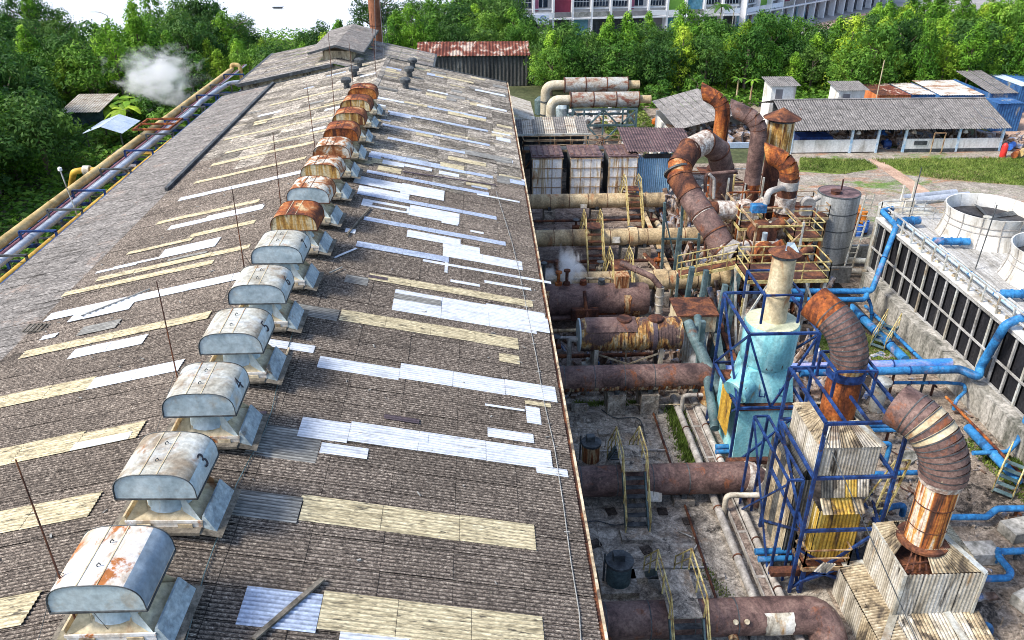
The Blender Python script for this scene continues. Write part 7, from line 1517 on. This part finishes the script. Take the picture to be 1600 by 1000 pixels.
cont('orange-red rusty container behind the right half of the long shed', 1372, 1424, 149, 93, 6, 'container_rust', ['rust_dark', 'corr_rusty'])
cont('blue cabin with a patched white roof right of the rusty container', 1425, 1468, 148, 93, 6, 'container_blue', 'white_patched')
cont('second blue cabin with a patched white roof, nearer the open yard', 1469, 1546, 149, 92, 7, 'container_blue', ['white_patched', 'wall_white'], tilt=.2)
cont('dark grey-roofed cabin at the right, above the blue tarpaulin', 1548, 1592, 146, 91, 8, 'container_blue', 'corr_grey', tilt=.9)
cont('low blue container at the right edge of the yard', 1560, 1602, 162, 86, 2.5, 'container_blue', 'container_blue')
cont('blue cabin cut by the right edge under a white and blue roof', 1595, 1660, 135, 94, 7, 'container_blue', ['pale_metal', 'container_blue'])
for k, (bx_, by_, tx_, ty_, mt, lb) in enumerate([(1370, 150, 1382, 94, 'cream_stack', 'thin rusty pole standing by the rusty container'), (1278, 135, 1290, 103, 'cream_stack', 'thin pole before the trees left of the huts')][:1]):
    a = Vector((aty(bx_, by_, 91).x, 91, 0)); t = aty(tx_, ty_, 91); m = MB(); m.tube([a, t], .06, 6); tag(m.build('thin_pole', mt), lb, 'pole')
# ================================================================ far street
def shop(A_, B_, n, h, label, panels, seed, cat='building'):
    rr = random.Random(seed); d = (B_ - A_) / n; e = d.normalized(); nb = Vector((-e.y, e.x, 0)); wth = d.length
    r = root('shophouse_row', label, cat, (A_ + B_) / 2)
    def fb(mt, nm, x0, x1, z0, z1, o=0, t=.3, parent=r):
        m = MB(); p = A_ + e * x0 - nb * o; q = A_ + e * x1 - nb * o
        vs = [p, q, q + nb * t, p + nb * t]; m.add([v + Vector((0, 0, z0)) for v in vs] + [v + Vector((0, 0, z1)) for v in vs], [(3, 2, 1, 0), (4, 5, 6, 7), (0, 1, 5, 4), (1, 2, 6, 5), (2, 3, 7, 6), (3, 0, 4, 7)])
        return m.build(nm, mt, parent)
    fb('plaster_white', 'wall', 0, wth * n, 0, h, -1.0, 9)
    for k in range(n):
        x0 = k * wth; x1 = x0 + wth; kind = panels[k % len(panels)]
        fb('plaster_white', 'column', x0 - .18, x0 + .18, 0, h, 1.0, 1.2)
        fb('plaster_white', 'balcony_slab', x0 + .18, x1 - .18, 3.3, 3.55, 1.2, 1.3)
        fb(rr.choice(['shutter_grey', 'glass_dark', 'glass_dark', 'glass_blue']), 'shop_front', x0 + .25, x1 - .25, .05, 3.0, -.75, .1)
        fb(rr.choice(['sheet_grey', 'plaster_white', 'sign_white', 'shutter_grey']), 'shop_sign', x0 + .25, x1 - .25, 3.7, 4.5, 1.05, .1)
        for lv in range(2):
            z0 = 5.2 + lv * 3.6; kk = kind if lv == 0 else rr.choice(['w', 'w', kind])
            if kk == 'w':
                f = fb('glass_dark', 'window', x0 + .35, x1 - .35, z0, z0 + 2.6, .02, .1)
                for j in range(1, 5): fb('plaster_white', 'mullion', x0 + .35 + (wth - .7) * j / 5 - .03, x0 + .35 + (wth - .7) * j / 5 + .03, z0, z0 + 2.6, .08, .05, f)
                fb('plaster_white', 'transom', x0 + .35, x1 - .35, z0 + .85, z0 + .92, .09, .05, f)
            elif kk == 's':
                f = fb('glass_dark', 'window', x0 + wth * .3, x1 - wth * .25, z0, z0 + 2.5, .02, .1); fb('plaster_white', 'frame', x0 + wth * .5 - .05, x0 + wth * .5 + .05, z0, z0 + 2.5, .08, .06, f)
                fb('plaster_pink', 'colour_panel', x0 + .18, x0 + wth * .28, z0 - .6, z0 + 3, .05, .1)
            else: fb({'m': 'plaster_maroon', 'g': 'plaster_green', 'p': 'plaster_pink', 'b': 'glass_blue'}[kk], 'colour_panel', x0 + .2, x1 - .2, z0 - .9, z0 + 3.0, .05, .1)
            fb('plaster_white', 'sill', x0 + .2, x1 - .2, z0 - .35 if kk in 'ws' else z0 - 1.1, z0 - .15 if kk in 'ws' else z0 - .95, .3, .35)
    return r, fb, wth, e, nb
pA, pB, pC = A(772, 63), A(1150, 53), A(1392, 4)
r1, fb1, wt1, e1, nb1 = shop(pA, pB, 13, 13, 'white shophouse row with maroon panels behind the tree belt, left part', ['s', 'w', 's', 'm', 'w', 'w', 'w', 's', 'w', 'g', 'b', 'w', 'w'], 5)
r2, fb2, wt2, e2, nb2 = shop(pB + Vector((.5, 0, 0)), pC, 15, 12, 'white shophouse row turning away toward the car park, right part', ['w', 'g', 'w', 'm', 'w', 's', 'w', 'b', 'w', 'w', 'b'], 9)
# sign with lettering
sg = root('shop_sign', 'pale blue shop sign with small dark lettering at the left end of the row', 'sign', pA + Vector((5, 0, 3)))
c = A(828, 62); p = pA + e1 * ((c - pA).dot(e1)) - nb1 * 1.6
a = p - e1 * 2.9; b = p + e1 * 3.1
zb, zt = aty(828, 39, p.y).z, aty(828, 23, p.y).z
m = MB(); m.add([v + Vector((0, 0, z)) for z in (zb, zt) for v in (a, b, b + nb1 * .15, a + nb1 * .15)], [(3, 2, 1, 0), (4, 5, 6, 7), (0, 1, 5, 4), (1, 2, 6, 5), (2, 3, 7, 6), (3, 0, 4, 7)]); m.build('board', 'sign_white', sg)
R = Matrix((e1, Vector((0, 0, 1)), -nb1)).transposed().to_4x4(); H_ = zt - zb
text('lettering', "60%", H_ * .42, 'ink_blue', sg, Matrix.Translation(p - e1 * 1.7 - nb1 * .02 + Vector((0, 0, zb + H_ * .58))) @ R)
m = MB()
for k in range(3): q = p + e1 * (-.6) - nb1 * .03 + Vector((0, 0, zb + H_ * (.45 + .13 * k))); m.bar(q - e1 * .5, q + e1 * (.5 - .1 * k), .02, .05)
for k in range(3): q = p + e1 * (-.9 + k * .35) - nb1 * .03 + Vector((0, 0, zb + H_ * .22)); m.bar(q - e1 * .1, q + e1 * .1, .02, .14)
m.build('lettering', 'ink_blue', sg)
m = MB(); q = p + e1 * 2.0 - nb1 * .03 + Vector((0, 0, zb + H_ * .55)); m.tube([q + e1 * math.cos(t) * .5 + Vector((0, 0, math.sin(t) * .55)) for t in [k * .5 for k in range(10)]], .05, 5); m.bar(q - e1 * .5 - Vector((0, 0, .5)), q + e1 * .5 + Vector((0, 0, -.5)), .02, .08); m.build('emblem', 'ink_blue', sg)
# cars
def car(label, p, rz, mt, L_=4.4, W=1.75, H=1.6):
    r = root('parked_car', label, 'car', (0, 0, 0), 'cars on the far street')
    hw = W / 2; sec = [(-L_ / 2, .35, .75, .0), (-L_ / 2 + .1, .3, .95, .0), (-L_ / 2 + .5, .28, 1.0, .55), (-L_ / 2 + 1.0, .28, 1.0, .62), (0.5, .28, 1.0, .62), (L_ / 2 - 1.1, .28, .98, .05), (L_ / 2 - .2, .3, .82, 0), (L_ / 2, .35, .6, 0)]
    vs = []
    for x, zb_, zm, up in sec: vs += [(x, -hw, zb_), (x, -hw, zm), (x, -hw * .78, zm + up), (x, hw * .78, zm + up), (x, hw, zm), (x, hw, zb_)]
    n = len(sec); fs = [(i * 6 + j, i * 6 + (j + 1) % 6, (i + 1) * 6 + (j + 1) % 6, (i + 1) * 6 + j) for i in range(n - 1) for j in range(6)] + [(5, 4, 3, 2, 1, 0), tuple((n - 1) * 6 + j for j in range(6))]
    m = MB(); m.add(vs, fs); m.build('body', mt, r)
    for s in (-1, 1): m = MB(); m.add([(-L_ / 2 + .65, s * (hw * .985), 1.06), (.45, s * (hw * .985), 1.06), (.3, s * hw * .84, 1.5), (-L_ / 2 + .75, s * hw * .84, 1.5)], [(0, 1, 2, 3)]); m.build('side_window', 'glass_dark', r)
    m = MB(); m.add([(.62, -hw * .75, 1.56), (.62, hw * .75, 1.56), (L_ / 2 - 1.12, hw * .8, 1.06), (L_ / 2 - 1.12, -hw * .8, 1.06)], [(0, 1, 2, 3)]); m.build('windscreen', 'glass_dark', r)
    m = MB(); m.add([(-L_ / 2 + .08, -hw * .75, .98), (-L_ / 2 + .08, hw * .75, .98), (-L_ / 2 + .46, hw * .72, 1.52), (-L_ / 2 + .46, -hw * .72, 1.52)], [(0, 1, 2, 3)]); m.build('rear_window', 'glass_dark', r)
    for x in (-L_ / 2 + .8, L_ / 2 - .8):
        for s in (-1, 1): m = MB(); m.tube([(x, s * (hw - .2), .33), (x, s * (hw + .02), .33)], .33, 14); m.build('wheel', 'tyre', r)
    for s in (-1, 1): m = MB(); m.box((L_ / 2 - .06, s * .6, .68), (.12, .35, .14)); m.build('headlight', 'silver_pipe', r)
    r.location = p; r.rotation_euler.z = rz; return r
car('silver car parked before the shops, seen between the trees', A(1168, 52), .05, 'car_silver')
car('white car parked at the left end behind the trees', A(843, 66), 1.4, 'car_white')
# lamps
def lamp(label, px, py, ty, arm=-1.6, Y=None):
    b = A(px, py) if Y is None else Vector((aty(px, py, Y).x, Y, 0)); z = aty(px, ty, b.y).z; r = root('street_lamp', label, 'street lamp', b)
    m = MB(); m.tube([b, b + Vector((0, 0, z))], [.12, .08], 8); m.tube([b + Vector((0, 0, z)), b + Vector((arm * .6, 0, z + .5)), b + Vector((arm, 0, z + .6))], .07, 6); m.build('pole', 'galv_cap', r)
    m = MB(); m.box(b + Vector((arm * 1.25, 0, z + .6)), (.9, .3, .14)); m.build('lamp_head', 'car_white', r)
lamp('street lamp with a white head at the car park edge, upper right', 1464, 40, 10, -2.2)
lamp('street lamp standing before the shops right of the palm', 1142, 56, 12, -1.6)
lamp('tall lamp post by the river at the upper left', 176, 62, 24, -1.8)
lamp('lamp post rising out of the trees near the brown chimney', 689, 60, 12, .6)
# ================================================================ trees
def crown_mesh(seed, h, r, clumps, leaves, ls, plume=False, cr=(.9, 1.5)):
    g = random.Random(seed); m = MB()
    cs = []
    for k in range(clumps):
        if plume:
            t = g.random() ** .7; a = g.uniform(0, 6.28); rr = r * (1 - t) ** .6 * g.uniform(.3, 1); cs.append((Vector((math.cos(a) * rr, math.sin(a) * rr, h * (.02 + .96 * t))), g.uniform(*cr) * (1.15 - .6 * t)))
        else:
            a = g.uniform(0, 6.28); u_ = g.uniform(-.55, 1); q = math.sqrt(max(0, 1 - u_ * u_)); d = g.uniform(.55, 1); cs.append((Vector((math.cos(a) * q * r * d, math.sin(a) * q * r * d, h * .54 + u_ * h * .46 * d)), g.uniform(*cr)))
    for c, R_ in cs:
        lean = Vector((g.uniform(-.3, .3), g.uniform(-.3, .3), 0))
        for j in range(leaves):
            a = g.uniform(0, 6.28); u_ = g.uniform(-.6, 1); q = math.sqrt(max(0, 1 - u_ * u_)); d = g.uniform(.55, 1.05)
            p = c + Vector((math.cos(a) * q, math.sin(a) * q, u_ * (.85 if not plume else 1.25))) * R_ * d
            n = (p - c).normalized() * 1.3 + Vector((g.uniform(-.7, .7), g.uniform(-.7, .7), g.uniform(-.3, .7))); n.normalize(); x, y = orth(n)
            t = g.uniform(0, 6.28); X_ = x * math.cos(t) + y * math.sin(t); Y_ = n.cross(X_); s = ls * g.uniform(.6, 1.3)
            m.add([p - X_ * s, p - Y_ * s * .38, p + X_ * s, p + Y_ * s * .38], [(0, 1, 2, 3)])
    return m
def trunk_mesh(seed, h, r, top=.7, limbs=5, spread=1.2):
    g = random.Random(seed); m = MB(); m.tube([(0, 0, -.1), (.1, 0, h * .3), (-.05, .1, h * top)], [r, r * .75, r * .4], 8)
    for k in range(limbs):
        a = g.uniform(0, 6.28); z = h * g.uniform(.3, top); m.tube([(0, 0, z), (math.cos(a) * spread * .5, math.sin(a) * spread * .5, z + h * .12), (math.cos(a) * spread, math.sin(a) * spread, z + h * .22)], [r * .4, r * .25, r * .1], 5)
    return m
TR = {}
def treekind(key, cm, tm, leaf):
    a = cm.mesh('crown'); a.materials.append(MATS[leaf]); b = tm.mesh('trunk'); b.materials.append(MATS['bark']); TR[key] = (a, b)
for i in range(4):
    treekind('bamboo%d' % i, crown_mesh(10 + i, 7.6, [2.5, 2.9, 2.3, 3.3][i], 60, 70, .17, True, (.5, 1.15)), trunk_mesh(i, 7.6, .12, .8, 6, .8), 'leaf_bamboo')
    treekind('yellow%d' % i, crown_mesh(20 + i, 7.2, [2.3, 2.6, 2.1, 3.0][i], 54, 64, .16, True, (.45, 1.1)), trunk_mesh(i, 7.2, .12, .8, 6, .8), 'leaf_yellow')
    treekind('mid%d' % i, crown_mesh(30 + i, 6.8, 2.9, 50, 80, .19, False, (.6, 1.5)), trunk_mesh(i, 6.8, .2), 'leaf_mid')
    treekind('dark%d' % i, crown_mesh(40 + i, 6.6, 3.0, 48, 82, .20, False, (.7, 1.5)), trunk_mesh(i, 6.6, .22), 'leaf_dark')
for i in range(2):
    treekind('spread%d' % i, crown_mesh(50 + i, 9.5, 6.0, 90, 80, .22, False, (.9, 1.6)), trunk_mesh(60 + i, 9.5, .4, .7, 12, 4.0), 'leaf_dark')
    treekind('small%d' % i, crown_mesh(60 + i, 3.0, 1.2, 20, 40, .22, False, (.4, .7)), trunk_mesh(70 + i, 3.0, .1), 'leaf_mid')
def tree(kind, x, y, s, label, group, nm=None, sz=None, z=0):
    a, b = TR[kind]; base = kind.rstrip('0123')
    r = root(nm or {'bamboo': 'bamboo_tree', 'yellow': 'bamboo_tree', 'mid': 'leafy_tree', 'dark': 'leafy_tree', 'spread': 'spreading_tree', 'small': 'small_tree'}[base], label, 'tree', (0, 0, 0), group)
    link('crown', a, r); link('trunk', b, r); r.location = (x, y, z); r.rotation_euler.z = rnd.uniform(0, 6.28); r.scale = (s, s, s * (sz or rnd.uniform(.82, 1.22))); return r
KL = {'bamboo': 'bright green feathery tree', 'yellow': 'yellow-green feathery tree', 'mid': 'rounded mid-green tree', 'dark': 'dark green rounded tree'}
def place(x, y):
    px = inview(x, y, 3)[0]; best = [(40, 'at the left edge'), (110, 'left of the tilted grey shed'), (175, 'behind the tilted grey shed'), (240, 'left of the steam'), (310, 'behind the steam'), (400, 'beyond the rack end'), (500, 'left of the roof monitor'), (640, 'beside the brown chimney'), (870, 'beside the rust-roofed block'), (1010, 'behind the silencers'), (1110, 'behind the grey open shed'), (1200, 'behind the bent stacks'), (1290, 'behind the left white hut'), (1375, 'behind the right hut'), (1470, 'behind the rusty container'), (1560, 'behind the patched cabins'), (9999, 'at the far right')]
    return next(t for lim, t in best if px < lim)
def belt(xa, xb, ya, yb, rows, stepx, smin, smax, where, mix, gap=None, szf=1):
    for j in range(rows):
        f = j / max(1, rows - 1); x = xa + rnd.uniform(0, stepx)
        while x < xb:
            y = ya + (yb - ya) * f + rnd.uniform(-.8, .8); k = rnd.choice(mix); i = rnd.randrange(4)
            if not (gap and gap(x, y)): tree(k + str(i), x, y, rnd.uniform(smin, smax), KL[k] + ' in the ' + ['first', 'second', 'third', 'fourth', 'fifth', 'sixth'][min(j, 5)] + ' row, ' + place(x, y), 'trees ' + where)
            x += stepx * rnd.uniform(.75, 1.2)
belt(9, 46, 105, 117, 5, 2.9, .80, 1.15, 'in the dense belt right of the rust-roofed block', ['bamboo', 'bamboo', 'yellow', 'mid', 'dark', 'dark', 'mid', 'bamboo'])
belt(46, 100, 101, 115, 6, 3.1, .85, 1.3, 'in the dense belt behind the huts and cabins', ['bamboo', 'bamboo', 'yellow', 'mid', 'dark', 'dark', 'mid', 'bamboo'])
belt(66, 110, 118, 140, 4, 4.0, .9, 1.2, 'in front of the car park at the upper right', ['bamboo', 'mid', 'yellow', 'bamboo'])
belt(-14, 9, 119, 128, 3, 3.0, .9, 1.15, 'behind the rust-roofed block', ['bamboo', 'mid', 'dark', 'bamboo'])
belt(-6, 6, 128, 136, 2, 5, 1.2, 1.5, 'near the brown chimney', ['dark', 'mid'])
# left
belt(-44, -13, 106, 117, 3, 3.2, .75, .98, 'behind the far end of the left hall roof', ['bamboo', 'mid', 'yellow', 'dark'], gap=lambda x, y: -26 < x < -22 and y > 108)
belt(-80, -36, 108, 132, 5, 3.8, .9, 1.15, 'in the wood beyond the left pipe rack', ['dark', 'mid', 'bamboo', 'dark'], gap=lambda x, y: y > 113 and (-61 < x < -50 or x > -33))
belt(-66, -41, 88, 105, 4, 3.6, 1.0, 1.3, 'behind the open blue shelter', ['bamboo', 'mid', 'dark', 'yellow'], gap=lambda x, y: x > -47 and y < 96)
belt(-60, -38.5, 58, 84, 6, 3.2, 1.05, 1.4, 'in the near wood left of the pipe rack', ['bamboo', 'bamboo', 'mid', 'dark'], gap=lambda x, y: x > -43.5 and y > 76)
for x, y, s, k in [(-47, 66, 1.0, 'yellow0'), (-45, 70, 1.15, 'yellow1'), (-43.5, 75.5, 1.15, 'yellow2'), (-50, 72, 1.2, 'yellow3')]: tree(k, x, y, s, 'tall bright yellow-green bamboo plume standing out of the near left wood', 'yellow plumes in the left wood')
for x, y, s, k, lb in [(-68, 134, .85, 'spread0', 'broad dark spreading tree against the river at the upper left'), (-78, 128, 1.1, 'spread1', 'broad dark spreading tree in the top left corner'), (-37, 130, .72, 'spread1', 'wide dark tree against the river left of the far hall'), (-43, 132, .72, 'spread0', 'second wide dark tree against the river left of the far hall'), (-9, 140, .9, 'spread0', 'wide dark tree right behind the brown chimney'), (-16, 138, .75, 'spread1', 'dark tree left of the brown chimney'), (1, 141, .9, 'spread1', 'wide dark tree left of the white shophouses')]: tree(k, x, y, s, lb, None)
for x, y, s, lb in [(-31, 92, 1.1, 'small leafy tree by the steam plume'), (-33.5, 88, 1.2, 'small bush right of the blue shelter'), (-31.5, 100, 1.3, 'bush by the far end of the pipe rack'), (-34, 95, 1.5, 'leafy bush below the steam plume'), (-36.5, 92.5, 1.2, 'low bush behind the blue shelter'), (35.5, 95, 1.1, 'small tree right of the left white hut'), (22, 99, 1.2, 'small tree behind the grey open shed'), (17.5, 97, 1.0, 'low bush right of the silencers'), (27, 100, 1.1, 'small tree right of the grey open shed'), (56, 99, .9, 'small tree behind the blue cabins')]: tree('small%d' % rnd.randrange(2), x, y, s, lb, None)
# ground cover of the far wood and banks
def cover(name, label, x0, x1, y0, y1, n, s, mt, zf=None):
    m = MB()
    for k in range(n):
        x, y = rnd.uniform(x0, x1), rnd.uniform(y0, y1); z = rnd.uniform(.0, .8) if zf is None else rnd.uniform(0, zf); nn = Vector((rnd.uniform(-1, 1), rnd.uniform(-1, 1), rnd.uniform(.2, 1))).normalized(); X_, Y_ = orth(nn); q = Vector((x, y, z)); ss = s * rnd.uniform(.5, 1.3)
        m.add([q - X_ * ss, q - Y_ * ss * .5, q + X_ * ss, q + Y_ * ss * .5], [(0, 1, 2, 3)])
    return m.build(name, mt, kind='stuff', label=label)
cover('undergrowth', 'dark undergrowth covering the ground left of the pipe rack', -60, -30.2, 46, 110, 26000, .3, 'leaf_mid', .7)
cover('undergrowth', 'low undergrowth along the foot of the right tree belt', 14, 95, 98, 108, 16000, .3, 'leaf_mid', 1.0)
cover('grass', 'rough grass beside the shelter and the rack', -41, -30, 76, 92, 9000, .16, 'grass_blade', .25)
cover('grass', 'rough grass patches in the lot around the silencers', 14, 20, 84, 100, 4000, .18, 'grass_blade', .3)
cover('water_weeds', 'bushy river bank growth beyond the left wood', -120, -14, 126, 149, 42000, .22, 'leaf_mid', 2.2)
# banana / papaya plants
def frond_plant(label, p, h, n, Lf, mt='leaf_bamboo', nm='banana_plant', trunk=True):
    r = root(nm, label, 'plant', p)
    m = MB(); m.tube([p, p + Vector((0, 0, h * .6))], [.14, .09], 7); m.build('trunk', 'cream_stack' if nm == 'papaya_tree' else 'bark', r)
    for k in range(n):
        a = 6.28 * k / n + rnd.uniform(-.3, .3); d = Vector((math.cos(a), math.sin(a), 0)); e = Vector((-d.y, d.x, 0)); b = p + Vector((0, 0, h * .58)); lf = Lf * rnd.uniform(.8, 1.15); vs = []; up = rnd.uniform(.5, 1.0)
        for i in range(6):
            t = i / 5; c = b + d * lf * t + Vector((0, 0, lf * (up * t - .95 * t * t))); w_ = lf * .16 * math.sin(math.pi * (t * .86 + .08)); vs += [c - e * w_ - Vector((0, 0, w_ * .3)), c, c + e * w_ - Vector((0, 0, w_ * .3))]
        m = MB(); m.add(vs, [(3 * i, 3 * i + 1, 3 * i + 4, 3 * i + 3) for i in range(5)] + [(3 * i + 1, 3 * i + 2, 3 * i + 5, 3 * i + 4) for i in range(5)]); m.build('leaf', mt, r, True)
for k, (px, py, lb) in enumerate([(190, 185, 'banana plant with long pale leaves right of the mossy shed'), (178, 192, 'second banana plant beside the mossy shed'), (208, 190, 'banana plant between the shed and the steam'), (200, 200, 'low banana plant behind the blue shelter')]): frond_plant(lb, A(px, py), 3.4, 9, 2.6, 'leaf_yellow' if k % 2 else 'leaf_bamboo')
frond_plant('papaya tree with a pale trunk at the foot of the right belt', A(1171, 164), 5.0, 9, 1.2, 'leaf_bamboo', 'papaya_tree'); frond_plant('papaya tree left of the pale-trunked one', A(1150, 158), 4.6, 9, 1.2, 'leaf_mid', 'papaya_tree')
frond_plant('small palm standing between the shops', A(1122, 60), 9, 12, 2.6, 'leaf_dark', 'palm_tree'); frond_plant('small palm in the car park, upper right', A(1440, 50), 5, 10, 2.0, 'leaf_mid', 'palm_tree')
frond_plant('yellow-flowered papaya at the right edge behind the cabins', A(1585, 135), 5.0, 9, 1.4, 'leaf_yellow', 'papaya_tree')
# small far boat on the river
p = A(434, 13); r = root('river_boat', 'tiny dark boat far out on the river', 'boat', p); m = MB(); m.add([p + Vector(v) for v in ((-1.3, 0, .3), (-.9, -.3, 0), (.9, -.3, 0), (1.4, 0, .4), (.9, .3, 0), (-.9, .3, 0), (-.8, -.35, .3), (.8, -.35, .3), (.8, .35, .3), (-.8, .35, .3))], [(1, 2, 7, 6), (4, 5, 9, 8), (0, 1, 6), (0, 9, 5), (2, 3, 7), (3, 4, 8), (1, 5, 4, 2), (0, 6, 9), (3, 8, 7), (0, 5, 1), (2, 4, 3)]); m.build('hull', 'steel_dark', r)
# ================================================================ steam
def steam(label, c, size, dens, seed, nm='steam_plume', sc=1.1):
    m = MB(); m.lathe((0, 0, -1), [(.05, 0), (.6, .2), (.92, .6), (1, 1), (.92, 1.4), (.6, 1.8), (.05, 2)], 16)
    o_ = m.mesh(nm); mt = bpy.data.materials.new(nm + str(seed)); mt.use_nodes = True; t = mt.node_tree; t.nodes.clear(); N = t.nodes.new; K = t.links.new
    out = N('ShaderNodeOutputMaterial'); v = N('ShaderNodeVolumePrincipled'); v.inputs['Color'].default_value = (1, 1, 1, 1); v.inputs['Anisotropy'].default_value = .1
    tc = N('ShaderNodeTexCoord'); ns = N('ShaderNodeTexNoise'); ns.inputs['Scale'].default_value = sc; ns.inputs['Detail'].default_value = 5; ns.inputs['Distortion'].default_value = 1.2; ns.noise_dimensions = '4D'; ns.inputs['W'].default_value = seed
    K(tc.outputs['Object'], ns.inputs['Vector']); ln = N('ShaderNodeVectorMath'); ln.operation = 'LENGTH'; K(tc.outputs['Object'], ln.inputs[0])
    a = N('ShaderNodeMapRange'); K(ln.outputs['Value'], a.inputs[0]); a.inputs[1].default_value = .15; a.inputs[2].default_value = 1.0; a.inputs[3].default_value = .16; a.inputs[4].default_value = -.22
    ad = N('ShaderNodeMath'); ad.operation = 'ADD'; K(ns.outputs[0], ad.inputs[0]); K(a.outputs[0], ad.inputs[1])
    b = N('ShaderNodeMapRange'); K(ad.outputs[0], b.inputs[0]); b.inputs[1].default_value = .48; b.inputs[2].default_value = .66; b.inputs[3].default_value = 0; b.inputs[4].default_value = dens
    K(b.outputs[0], v.inputs['Density']); K(v.outputs[0], out.inputs['Volume']); o_.materials.append(mt)
    o = bpy.data.objects.new(nm, o_); scene.collection.objects.link(o); o.location = c; o.scale = size; tag(o, label, 'steam'); return o
p = aty(246, 122, 92); steam('large white steam plume drifting before the trees beyond the left pipe rack', p, (7.2, 3.0, 4.6), 1.0, 3.1, sc=2.6)
p = aty(888, 418, 44.3); steam('small white steam puff rising from the valves of the dark vessel', p, (1.2, .7, 2.1), 5, 7.7, sc=1.5)
p = aty(857, 428, 44.8); steam('faint steam wisp at the hall eave beside the rusty riser', p, (1.1, .6, 1.0), 3.4, 9.2, sc=1.5)
p = aty(1092, 572, 36.2); steam('small grey steam puff right of the rusty tank', p, (1.2, .7, 1.1), 4, 4.4, sc=1.5)
